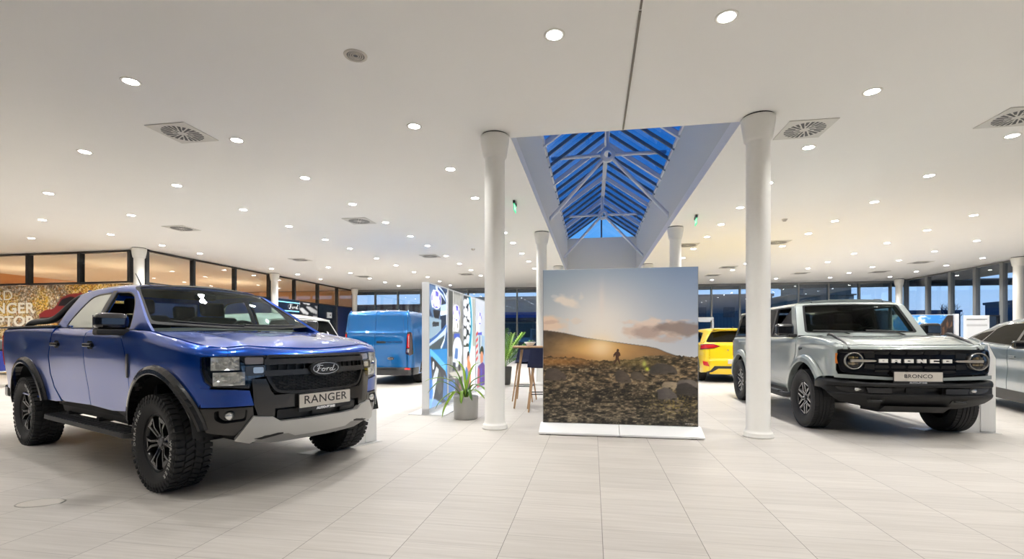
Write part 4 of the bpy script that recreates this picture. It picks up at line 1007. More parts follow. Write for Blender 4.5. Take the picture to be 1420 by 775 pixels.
    for sg in (-1, 1):
        P = catmull([(-3.78, sg * .79, 1.385), (-3.70, sg * .785, 1.425), (-3.55, sg * .775, 1.447), (-3.2, sg * .765, 1.452), (-3.0, sg * .752, 1.472), (-2.84, sg * .725, 1.54), (-2.68, sg * .68, 1.645), (-2.59, sg * .625, 1.715), (-2.54, sg * .53, 1.755)], 6)
        a.tube(P, .036, 12)
        a.prism([(-3.1, 1.385), (-2.95, 1.45), (-2.80, 1.52), (-2.64, 1.64), (-2.58, 1.385)], -.012, .012, lambda x, z, h: (x, sg * .70 + h - sg * .18 * max(0, z - 1.45), z))
    a.tube([(-2.54, -.51, 1.755), (-2.54, .51, 1.755)], .036, 12); a.obj('sports_bar', mat('sports_bar_black', (.028, .029, .029), .45), root)
    # cab rear wall and window, cabin
    g = Acc(); g.prism(rrect(-.58, 1.42, .58, 1.70, .05), 0, .005, lambda y, z, h: (-2.47 - h - .06 * (1.7 - z), y, z)); g.obj('rear_window', CARGLASS, root)
    a = Acc()
    a.box((-2.50, 0, 1.02), (.04, 1.70, .72)); 
    for sg in (-1, 1): a.prism([(.56, 1.38), (.82, 1.38), (.66, 1.74), (.56, 1.74)], -.02, .02, lambda y, z, h: (-2.48 + h, sg * y, z))
    a.box((-2.48, 0, 1.40), (.04, 1.3, .07)); a.box((-2.48, 0, 1.745), (.04, 1.2, .10)); a.obj('cab_rear_wall', BLUE, root)
    a = Acc(); a.box((-1.45, 0, .56), (2.1, 1.6, .08)); a.box((-.38, 0, .95), (.06, 1.56, .70)); 
    for sg in (-1, 1):
        a.prism([(-.45, .60), (-2.44, .60), (-2.44, 1.33), (-.60, 1.30)], -.03, .03, lambda x, z, h: (x, sg * .80 + h, z))
    a.obj('cabin_shell', CABIN, root)
    a = Acc(); a.grid(16, 5, lambda u, v: (-.50 - .42 * v, (2 * u - 1) * .76, 1.33 + .03 * math.sin(v * 2.6) - .02 * (2 * u - 1) ** 2)); a.box((-.90, 0, 1.18), (.14, 1.5, .26), 0, .04); a.obj('dashboard', CABIN, root)
    for y in (-.38, .38):
        s_, h_ = seat_acc(-1.35, y, .86, .54); so = s_.obj('seat', mat('seat_black', (.02, .02, .022), .7), root); h_.obj('headrest', mat('seat_black'), so)
    s_, h_ = seat_acc(-2.05, 0, .86, 1.36); so = s_.obj('rear_seat', mat('seat_black'), root)
    for y in (-.38, .38): _, h_ = seat_acc(-2.05, y, .84, .5); h_.obj('headrest', mat('seat_black'), so)
    a = Acc(); t = [Vector((0, .185 * math.cos(k * PI / 12), .185 * math.sin(k * PI / 12))) for k in range(25)]; Mx = Matrix.Translation((-1.0, .38, 1.275)) @ Matrix.Rotation(R(-25), 4, 'Y')
    a.tube([Mx @ p for p in t], .016, 8, 0, False); a.tube([Mx @ Vector((0, -.18, 0)), Mx @ Vector((.03, 0, -.01)), Mx @ Vector((0, .18, 0))], .02, 6); a.obj('steering_wheel', CABIN, root)
    a = Acc(); a.box((-1.13, 0, 1.70), (.05, .22, .065), 0, .02, (0, .3, 0)); a.obj('rear_view_mirror', CABIN, root)
    a = Acc(); a.prism(rrect(-1.35, 0, 1.35, 1, .01), 0, .01, lambda u, v, h: (-2.42 + 1.10 * v, u / 1.35 * .60, 1.765 + .03 * (1 - (u / 1.35) ** 2) - h)); a.obj('headliner', mat('headliner_grey', (.12, .12, .12), .8), root)
    # roof aerial, underbody, wheels
    a = Acc(); a.tube([(-1.50, -.46, 1.815), (-1.55, -.465, 1.88), (-1.61, -.47, 1.945)], [.008, .006, .004], 8); a.obj('roof_aerial', BLACK, root)
    a = Acc(); a.box((-1.7, 0, .50), (4.6, 1.0, .18), 0, .03); a.box((.25, 0, .55), (1.0, 1.2, .3), 0, .05); a.box((-1.5, 0, .60), (1.9, 1.72, .14))
    a.tube([(0, -.75, .39), (0, .75, .39)], .05, 8); a.tube([(-3.27, -.75, .39), (-3.27, .75, .39)], .06, 8); a.lathe([(0, -.16), (.14, -.1), (.16, 0), (.14, .1), (0, .16)], 14, 0, 'x', (-3.27, 0, .40))
    for x in (.02, -3.25):
        for sg in (-1, 1): wheel_well(a, x, sg * .55, sg * .925, .565, sg, .42)
    a.box((.42, 0, .75), (.5, 1.0, .5)); a.obj('underbody', mat('underbody_black', (.008, .008, .008), .8), root)
    K = WheelKit(.398, .275, .236, 'twin', (('DURATRAC', PI), ('WRANGLER', 0.)))
    for x in (0, -3.27):
        for sg in (-1, 1): K.put(root, x, sg * .82)
    return root
PICKUP = make_pickup()
# ------------------------------------------------------------------ white-grey off-road car
def make_offroader():
    SIL = paint('cactus_grey_paint', srgb(152, 160, 157), .2, .3, 1.75); BLK = mat('bumper_black_plastic', (.010, .010, .0105), .48, 0, 0, .03, .3); GB = mat('gloss_black_grille', (.007, .006, .006), .1, 0, 1.)
    root = thing('off_road_suv', 'pale grey boxy off-road car with round headlights and black steel-look bumper', 'car', (3.874, 7.373, 0), R(-90))
    zc = interp([-4, -2.2, -.6, -.3, .2, .5, .68, .82], [1.265, 1.265, 1.27, 1.27, 1.25, 1.212, 1.165, 1.118])
    def top(x, y):
        z = zc(x)
        if x > -.35: z += .02 * sstep(.66, .56, y) * sstep(-.35, 0, x) * sstep(.85, .5, x) + .018 * sstep(.66, .72, y) * sstep(-.35, -.1, x) * sstep(.8, .5, x)
        return z
    sv = interp([.40, .47, .55, .8, 1.10, 1.165, 1.19, 1.27], [-.05, -.015, .0, .004, .006, .012, -.004, -.012])
    side = lambda x, z: sv(z); fr = interp([.4, .7, .95, 1.05, 1.13], [0, 0, 0, -.006, -.02]); re = interp([.4, 1.3], [0, 0])
    B = Body([(-3.72, 0), (-3.72, .5), (-3.71, .74), (-3.66, .85), (-3.56, .895), (-3.2, .905), (-2., .908), (-.6, .908), (.2, .905), (.42, .90), (.58, .885), (.68, .85), (.735, .79), (.76, .70), (.772, .5), (.78, .25), (.782, 0)], side, fr, re, top, .055, .055)
    Hs = House(lambda x: .845, lambda x: 1.268, lambda x: .735 - .02 * sstep(-2, -3.6, x), interp([-3.7, -2.5, -1, -.4], [1.735, 1.75, 1.745, 1.74]), interp([-3.7, -2.5, -1, -.5], [1.81, 1.85, 1.845, 1.83]), .004)
    fa = arc(.0, .42, .515, 190, 20, 22); ra = arc(-2.95, .42, .515, 196, -12, 24)
    for sg in (-1, 1):
        T = lambda x0, x1, n=12: [(x0 + (x1 - x0) * k / n, B.ztop(B.sx(x0 + (x1 - x0) * k / n))) for k in range(n + 1)]
        fe = B.L([(-.50, .46), (-.47, .75), (-.34, 1.0), (-.30, 1.16), (-.33, 1.22)] + T(-.36, .55, 14)) + [(B.sf(-.77), B.ztop(B.sf(-.77))), (B.sf(-.77), 1.116)] + B.L([(.71, 1.10), (.70, .85), (.715, .80)]) + [(B.sf(-.76), .765)] + B.L([(.62, .765), (.52, .755)]) + B.L([p for p in fa[::-1] if p[1] > .46])
        f_ = B.panel([fe], None, sg).obj('front_fender', SIL, root)
        fd = B.L([(-.52, .47), (-.485, .75), (-.355, 1.0), (-.315, 1.16), (-.345, 1.22)] + T(-.38, -1.49, 12) + [(-1.50, .47)])
        d_ = B.panel([fd], None, sg).obj('front_door', SIL, root)
        rd = B.L([(-1.515, .47)] + T(-1.51, -2.44, 12) + [(-2.44, 1.1), (-2.42, .86), (-2.34, .66), (-2.30, .47)])
        r_ = B.panel([rd], None, sg).obj('rear_door', SIL, root)
        q = B.L([(-2.455, 1.1)] + T(-2.455, -3.5, 12)) + [(B.sr(-.80), B.ztop(B.sr(-.80))), (B.sr(-.80), .55)] + B.L([(-3.55, .52)] + [p for p in ra[::-1] if p[1] > .5] + [(-2.32, .50), (-2.36, .66), (-2.435, .86)])
        B.panel([q], None, sg).obj('rear_quarter', SIL, root)
        for xx, dd in ((-1.36, d_), (-2.32, r_)):
            a = Acc(); a.box((xx, sg * .935, 1.105), (.15, .018, .035), 0, .008); a.box((xx - .05, sg * .918, 1.105), (.025, .03, .025)); a.box((xx + .05, sg * .918, 1.105), (.025, .03, .025)); a.obj('door_handle', SIL, dd)
        a = Acc()
        for zz in (.60, .565, .53): B.strip([(-.56, zz), (-2.25, zz)], .006, a, sg, .003, 0)
        a.obj('door_trim_lines', mat('door_line_grey', (.2, .21, .21), .3, .4), root)
        a = Acc(); B.panel([B.L(roundpoly([(-.22, 1.10), (-.10, 1.115), (-.11, 1.09), (-.20, 1.07)], .01))], a, sg, .004, .006, 0); a.obj('fender_badge', mat('badge_dark', (.05, .05, .05), .3, .8), f_)
        FL = SIL
        a = B.arch(.0, .42, .495, .60, 192, 34, .062, sg); a.obj('wheel_arch_flare', FL, root); a = B.arch(-2.95, .42, .495, .60, 196, -10, .062, sg); a.obj('wheel_arch_flare', FL, root)
        a = Acc(); B.panel([B.L([(-.48, .47), (-2.40, .47), (-2.40, .38), (-.48, .38)])], a, sg, -.03, .02, 0); a.obj('sill', PLAST, root)
        a = Acc(); a.tube([(-.42, sg * .80, .42), (-.46, sg * .97, .395), (-.56, sg * .985, .39), (-2.3, sg * .985, .39), (-2.42, sg * .96, .395), (-2.45, sg * .80, .42)], .042, 10); a.box((-1.43, sg * .985, .43), (1.5, .10, .02), 0, .008); a.obj('side_step', PLAST, root)
        # glass house side
        fw = roundpoly([(-.50, 1.285), (-.66, 1.44), (-.90, 1.70), (-.96, 1.725), (-1.47, 1.725), (-1.47, 1.285)], [.02, .02, .03, .03, .02, .02]); rw = roundpoly([(-1.56, 1.285), (-1.56, 1.725), (-2.40, 1.725), (-2.44, 1.285)], .03); qw = roundpoly([(-2.55, 1.29), (-2.52, 1.715), (-3.48, 1.70), (-3.52, 1.29)], .04)
        if sg > 0: Hs.panel([Hs.L(fw, sg)], None, -.006, .004, 0).obj('side_window', CARGLASS, d_)
        Hs.panel([Hs.L(rw, sg)], None, -.006, .004, 0).obj('side_window', TINT, r_); Hs.panel([Hs.L(qw, sg)], None, -.006, .004, 0).obj('quarter_window', TINT, root)
        a = Acc(); Hs.panel([Hs.L([(-.60, 1.272), (-.93, 1.74), (-3.60, 1.74), (-3.62, 1.272)], sg), Hs.L(inset(fw, -.002), sg)[::-1], Hs.L(inset(rw, -.002), sg)[::-1], Hs.L(inset(qw, -.002), sg)[::-1]], a, .0, .03, 0); a.obj('window_frame', mat('frame_black', (.018, .018, .019), .45), root)
        # pillar of the windscreen frame (body colour)
        a = Acc(); Hs.panel([Hs.L([(-.38, 1.272), (-.44, 1.272), (-.60, 1.272), (-.93, 1.735)], sg) + [(-1.0, sg * 1.0), (-1.0, sg * 1.30), (-.86, sg * 1.30)] + Hs.L([(-.82, 1.74)], sg)], a, .004, .05, 0); a.obj('screen_pillar', SIL, root)
        # mirror
        m = Acc(); m.box((-.55, sg * .985, 1.372), (.14, .25, .185), 0, .045, (0, 0, sg * .15), 3); mo = m.obj('door_mirror', mat('mirror_gloss_black', (.01, .01, .011), .12, 0, 1.), root)
        m = Acc(); m.box((-.50, sg * .90, 1.285), (.12, .12, .05), 0, .015, (0, -.0, 0), 2); m.obj('mirror_arm', PLAST, mo)
        m = Acc(); m.box((-.623, sg * .99, 1.372), (.006, .2, .13), 0, .002, (0, 0, sg * .15)); m.obj('mirror_glass', CHROME, mo)
        # trail sight along the bonnet edge
        a = Acc(); P = [(.18, 1.30), (.24, 1.315), (.32, 1.30), (.45, 1.262), (.60, 1.205), (.70, 1.15), (.745, 1.125)]
        a.tube([(x, sg * .705, z - .012) for x, z in P], [.012, .02, .02, .02, .02, .018, .014], 8); a.obj('bonnet_sight', PLAST, root)
        # headlight
        a = Acc(); y, z, x = sg * .675, .967, .785
        a.lathe([(.106, -.02), (.106, .020), (.101, .025), (.094, .020), (.092, -.01)], 40, 0, 'x', (x, y, z)); ho = a.obj('headlight', mat('light_ring', srgb(150, 148, 144), .25, .7, .4), root)
        a = Acc(); a.lathe([(0, -.03), (.09, -.03)], 32, 0, 'x', (x, y, z)); a.obj('lamp_bowl', mat('lamp_bowl_dark', (.05, .035, .02), .25, .6), ho)
        a = Acc()
        for zz in (.035, -.037):
            a.lathe([(0, .01), (.022, .008), (.026, -.02)], 16, 0, 'x', (x - .01, y, z + zz))
            for dy in (-.04, .04): a.box((x - .012, y + dy, z + zz), (.02, .034, .028), 0, .006)
        a.obj('projector', mat('projector_bronze', (.35, .26, .13), .2, .8), ho)
        a = Acc(); a.prism(roundpoly([(sg * .715, .952), (sg * .715, .986), (sg * .45, .980), (sg * .43, .967), (sg * .45, .956)][::(1 if sg < 0 else -1)], .006), .0, .03, lambda yy, zz, h: (x + h, yy, zz)); a.obj('light_bar', mat('light_bar_white', srgb(176, 170, 158), .3, .3, .4), ho)
        a = Acc(); a.lathe([(0, .024), (.05, .022), (.092, .014)], 32, 0, 'x', (x, y, z)); a.obj('lens', LAMPG, ho)
        a = Acc(); B.panel([B.L([(.695, 1.06), (.695, .93), (.735, .93), (.735, 1.06)])], a, sg, .004, .01, 0); a.obj('side_marker', AMBER, root)
    B.hood(lambda y: -.36 + .0 * y, zf=top).obj('bonnet', SIL, root)
    for sg in (-1, 1):
        a = Acc(); P = [(.30, .46), (.12, .36), (.06, .50), (.10, .52)]
        a.prism([(x, sg * y) for x, y in P][::-sg], .001, .004, lambda x, y, h: (x, y, top(x, abs(y)) + h)); a.obj('bonnet_vent', BLACK, root)
    n_ = 40; lip = [(B.sf(-.77 + 1.54 * k / n_), B.ztop(B.sf(-.77 + 1.54 * k / n_))) for k in range(n_ + 1)]
    B.panel([lip + [(B.sf(.77), 1.108), (B.sf(-.77), 1.108)]], None, -1, 0, .03, 0).obj('bonnet_lip', SIL, root)
    # roof, header, screen
    a = Acc(); Hs.panel([[(-3.66, -1.0), (-1.02, -1.0), (-1.02, -2), (-1.02, -3.0), (-3.66, -3.0)]], a, 0.002, .03, 0); a.obj('roof', paint('roof_grey_paint', srgb(170, 174, 173), .1, .4), root)
    a = Acc(); Hs.panel([[(-1.00, -1.28), (-.845, -1.28), (-.80, -1.6), (-.79, -2), (-.80, -2.4), (-.845, -2.72), (-1.00, -2.72)]], a, .006, .05, 0); a.obj('screen_header', SIL, root)
    for y in (-.50, .50):
        a = Acc()
        for dx in (-.05, .05): a.tube([(-1.03, y + dx, 1.835), (-.98, y + dx * .5, 1.852), (-.86, y + dx * .3, 1.842), (-.80, y, 1.80)], .006, 6)
        a.obj('roof_latch', BLACK, root)
    ed = lambda t: (-.40 - .40 * t, Hs.v(-.5, 1.29) + (1.17 - Hs.v(-.5, 1.29)) * t)
    ws = Hs.screen(ed, lambda t: .055, lambda t: .012 * t)
    g = Acc(); panel(g, [rrect(-.93, .06, .93, .93, .05)], ws, .08, .08, .004, (-2, 0, 1.2), -.012); wo = g.obj('windscreen', glass('screen_glass_dark', (.50, .55, .53), .016, .3), root)
    g = Acc(); panel(g, [rrect(-1.02, -.04, 1.02, 1.04, .02), rrect(-.90, .07, .90, .905, .06)[::-1]], ws, .08, .08, .03, (-2, 0, 1.2), .0); g.obj('screen_frame', SIL, root)
    g = Acc(); panel(g, [rrect(-.92, .06, .92, .92, .05), rrect(-.86, .11, .86, .86, .05)[::-1]], ws, .08, .08, .004, (-2, 0, 1.2), -.008); g.obj('screen_border', mat('frit_black', (.008, .008, .009), .6, spec=.2), wo)
    g = Acc(); g.prism([(-.36, -.86), (-.36, .86), (-.47, .83), (-.47, -.83)], 1.262, 1.288); g.obj('cowl', PLAST, root)
    for y0 in (-.12, .55):
        g = Acc(); P = [ws((y0 - .50 * k / 8) / .8, .085 + .03 * k / 8) + Vector((.022, 0, .008)) for k in range(9)]; g.tube(P, .011, 6); g.tube([P[4], P[4] + Vector((.03, .10, -.01)), (-.38, y0 + .02, 1.29)], .008, 6); g.obj('wiper', PLAST, root)
    # grille
    gr = B.F(roundpoly([(-.815, 1.105), (.815, 1.105), (.825, 1.0), (.80, .83), (.72, .812), (.30, .785), (-.30, .785), (-.72, .812), (-.80, .83), (-.825, 1.0)], [.03, .03, .02, .03, .02, .02, .02, .02, .03, .02]))
    a = Acc(); B.panel([gr], a, -1, .006, .03, 0); go = a.obj('grille', GB, root)
    a = Acc(); B.panel([gr, inset(gr, .016)[::-1]], a, -1, .022, .03, 0); a.obj('grille_surround', GB, go)
    a = Acc()
    for z0, z1 in ((1.045, 1.085), (.875, .915), (.825, .855)):
        for k in range(5):
            y = -.36 + .18 * k; B.panel([B.F(roundpoly([(y - .082, z0 + .006), (y - .07, z1), (y + .07, z1), (y + .082, z0 + .006), (y + .05, z0), (y - .05, z0)], .006))], a, -1, .013, .01, 0, du=.1)
    for sg in (-1, 1):
        B.panel([B.F([(sg * .56, 1.06), (sg * .44, 1.07), (sg * .44, 1.0), (sg * .54, .995)][::sg])], a, -1, .016, .012, 0); B.panel([B.F([(sg * .56, .87), (sg * .44, .86), (sg * .44, .93), (sg * .54, .935)][::sg])], a, -1, .016, .012, 0)
    a.obj('grille_slats', mat('slat_black', (.022, .021, .02), .25, .2), go)
    # block lettering
    SH = {'B': ([(0, 0), (1, 0), (1, .42), (.94, .5), (1, .58), (1, 1), (0, 1)], [[(.36, .36), (.66, .36), (.66, .44), (.36, .44)], [(.36, .58), (.66, .58), (.66, .66), (.36, .66)]]), 'R': ([(0, 0), (.34, 0), (.34, .3), (.62, .3), (.66, 0), (1, 0), (.97, .42), (1, .55), (1, 1), (0, 1)], [[(.34, .56), (.66, .56), (.66, .70), (.34, .70)]]),
          'O': ([(0, 0), (1, 0), (1, 1), (0, 1)], [[(.32, .36), (.68, .36), (.68, .64), (.32, .64)]]), 'N': ([(0, 0), (.32, 0), (.32, .52), (.66, 0), (1, 0), (1, 1), (.68, 1), (.68, .48), (.34, 1), (0, 1)], []), 'C': ([(0, 0), (1, 0), (1, .30), (.34, .30), (.34, .70), (1, .70), (1, 1), (0, 1)], [])}
    for i, ch in enumerate('BRONCO'):
        y0 = -.395 + i * .1385; o, hs = SH[ch]; f = lambda p: (y0 + p[0] * .095, .946 + p[1] * .044)
        a = Acc(); B.panel([B.F([f(p) for p in o])] + [B.F([f(p) for p in h])[::-1] for h in hs], a, -1, .026, .016, 0, du=.2, dv=.2); a.obj('grille_letter', mat('letter_white', srgb(232, 230, 224), .35), go)
    a = Acc(); B.panel([B.F([(-.84, .80), (-.72, .795), (-.30, .77), (.30, .77), (.72, .795), (.84, .80), (.84, .755), (.30, .735), (-.30, .735), (-.84, .755)])], a, -1, .03, .04, 0); a.obj('grille_sill', SIL, root)
    plate(root, .85, .782, 'BRONCO', .062)
    # bumper
    fb = interp([.34, .40, .47, .52, .555, .572, .642, .656, .69, .715], [-.16, -.11, -.045, -.008, .0, -.04, -.04, .0, .006, -.006])
    P2 = Body([(.30, 0), (.30, .5), (.31, .88), (.34, .935), (.42, .955), (.55, .955), (.64, .935), (.70, .885), (.755, .80), (.805, .68), (.84, .55), (.865, .35), (.875, .18), (.88, 0)], lambda x, z: lin([.34, .47, .52, .715], [-.1, -.03, 0, 0])(z), fb, lambda z: 0, lambda x, y: .702 + .03 * sstep(.45, .85, y), .03, .03)
    P2.core = lambda p: (p[0] * .3, p[1] * .2, .55)
    n_ = 60; q0, q1 = P2.sx(.36), 2 * P2.S - P2.sx(.36)
    def zbot(q):
        p = P2.pt(q, .6); y = abs(p.y); return float(np.interp(y, [0, .34, .55, .72, .82, .90, .96], [.375, .375, .395, .43, .46, .54, .62]))
    up = [(q0 + (q1 - q0) * k / n_, P2.ztop(q0 + (q1 - q0) * k / n_) - .001) for k in range(n_ + 1)]; dn = [(q, zbot(q)) for q, _ in up][::-1]
    pock = P2.F(roundpoly([(-.27, .645), (.27, .645), (.27, .57), (-.27, .57)], .015)); 
    a = Acc(); P2.panel([up + dn, pock[::-1]], a, -1, 0, .06, 0, dv=.012); bo = a.obj('front_bumper', BLK, root)
    a = Acc(); P2.panel([P2.F([(-.30, .67), (.30, .67), (.30, .56), (-.30, .56)])], a, -1, -.06, .01, 0); P2.panel([P2.F(rrect(-.11, .585, .11, .645, .01))], a, -1, -.03, .02, 0); a.obj('winch_pocket', BLACK, bo)
    a = Acc(); n_ = 40
    V = []
    for k in range(n_ + 1):
        q = q0 + (q1 - q0) * k / n_; p = P2.pt(q, P2.ztop(q)); c = Vector((max(.30, p.x - .2), p.y * .93, p.z)); V += [p, c, c - Vector((0, 0, .05))]
    a.add(V, [[3 * k, 3 * k + 3, 3 * k + 4, 3 * k + 1] for k in range(n_)] + [[3 * k + 1, 3 * k + 4, 3 * k + 5, 3 * k + 2] for k in range(n_)], 0); a.obj('bumper_top', BLK, bo)
    for sg in (-1, 1):
        a = Acc(); P2.panel([P2.F(roundpoly([(sg * .56, .64), (sg * .29, .64), (sg * .29, .572), (sg * .53, .572)][::-sg], .014))], a, -1, .032, .04, 0); a.obj('bumper_cap', mat('bumper_cap_plastic', (.018, .018, .019), .35, 0, .1), bo)
        a = Acc(); P2.panel([P2.F(roundpoly([(sg * .87, .645), (sg * .585, .64), (sg * .575, .58), (sg * .70, .572), (sg * .83, .60)][::-sg], .015))], a, -1, .004, .01, 0); fo = a.obj('fog_panel', TRIMB, bo)
        p = P2.pt(P2.sf(sg * .635), .615); a = Acc(); a.lathe([(0, .012), (.034, .006), (.036, -.02)], 20, 0, 'x', (p.x, p.y, p.z)); a.box((p.x + .008, p.y, p.z), (.012, .06, .008)); a.obj('fog_lamp', REFL, fo)
        a = Acc(); P2.panel([P2.F(roundpoly([(sg * .55, .50), (sg * .36, .505), (sg * .36, .455), (sg * .53, .455)][::-sg], .012))], a, -1, .006, .02, 0); a.tube([(p.x + .03, sg * .40, .48), (p.x + .09, sg * .41, .48), (p.x + .09, sg * .49, .48), (p.x + .02, sg * .50, .48)], .012, 8); a.obj('tow_hook', BLACK, bo)
    a = Acc(); a.prism([(.84, .42), (.70, .33), (.30, .31), (.30, .36), (.7, .40)], -.36, .36, lambda x, z, h: (x, h, z)); a.obj('skid_plate', mat('skid_black', (.02, .02, .021), .5), root)
    # rear
    a = Acc(); B.panel([B.B([(-.80, 1.262), (.80, 1.262), (.80, .60), (-.80, .60)])], a, -1, 0, .04, 0); a.obj('tailgate', SIL, root)
    a = Acc(); a.box((-3.76, 0, .56), (.16, 1.74, .22), 0, .03); a.obj('rear_bumper', BLK, root)
    g = Acc(); g.prism([(-.70, 1.28), (.70, 1.28), (.64, 1.73), (-.64, 1.73)], 0, .005, lambda y, z, h: (-3.66 + h - .0 * z, y, z)); g.obj('rear_window', TINT, root)
    for sg in (-1, 1):
        a = Acc(); a.box((-3.70, sg * .82, 1.02), (.06, .10, .34), 0, .015); a.obj('tail_lamp', RED, root)
    a = Acc(); a.box((-2.0, 0, .52), (3.3, 1.6, .08)); a.box((-.40, 0, .9), (.06, 1.6, .7)); a.box((-3.0, 0, 1.0), (.06, 1.6, .5))
    for sg in (-1, 1): a.box((-1.9, sg * .80, .90), (3.2, .05, .72))
    a.obj('cabin_shell', CABIN, root)
    a = Acc(); a.prism(rrect(-1.35, 0, 1.35, 1, .01), 0, .01, lambda u, v, h: (-3.6 + 2.6 * v, u / 1.35 * .70, 1.775 - h)); a.obj('headliner', CABIN, root)
    a = Acc(); a.grid(16, 5, lambda u, v: (-.48 - .34 * v, (2 * u - 1) * .78, 1.27 + .02 * math.sin(v * 2.6))); a.box((-.78, 0, 1.12), (.14, 1.5, .28), 0, .04); a.obj('dashboard', CABIN, root)
    for y in (-.38, .38):
        s_, h_ = seat_acc(-1.35, y, .84, .54); so = s_.obj('seat', mat('seat_black'), root); h_.obj('headrest', mat('seat_black'), so)
        _, h_ = seat_acc(-2.2, y, .84, .5); h_.obj('rear_headrest', mat('seat_black'), so)
    s_, h_ = seat_acc(-2.2, 0, .84, 1.3); s_.obj('rear_seat', mat('seat_black'), root)
    a = Acc(); t = [Vector((0, .19 * math.cos(k * PI / 12), .19 * math.sin(k * PI / 12))) for k in range(25)]; Mx = Matrix.Translation((-.92, .38, 1.24)) @ Matrix.Rotation(R(-25), 4, 'Y')
    a.tube([Mx @ p for p in t], .016, 8, 0, False); a.obj('steering_wheel', CABIN, root)
    a = Acc(); a.box((-.86, 0, 1.70), (.05, .22, .065), 0, .02); a.obj('rear_view_mirror', CABIN, root)
    a = Acc(); a.box((-1.5, 0, .48), (4.2, 1.0, .16), 0, .03); a.tube([(0, -.75, .40), (0, .75, .40)], .05, 8); a.tube([(-2.95, -.75, .40), (-2.95, .75, .40)], .06, 8); a.box((.40, 0, .8), (.5, 1.1, .5)); a.box((-1.5, 0, .52), (1.9, 1.7, .12))
    for x in (.0, -2.95):
        for sg in (-1, 1): wheel_well(a, x, sg * .55, sg * .90, .525, sg, .42)
    a.obj('underbody', mat('underbody_black', (.008, .008, .008), .8), root)
    K = WheelKit(.407, .265, .24, 'star', None, False)
    for x in (0, -2.95):
        for sg in (-1, 1): K.put(root, x, sg * .835)
    t = K.put(root, -3.90, 0); t.rotation_euler = (0, 0, R(90) + PI); t.location = (-3.90, 0, 1.0); t.name = 'spare_wheel'
    return root
OFFROADER = make_offroader()
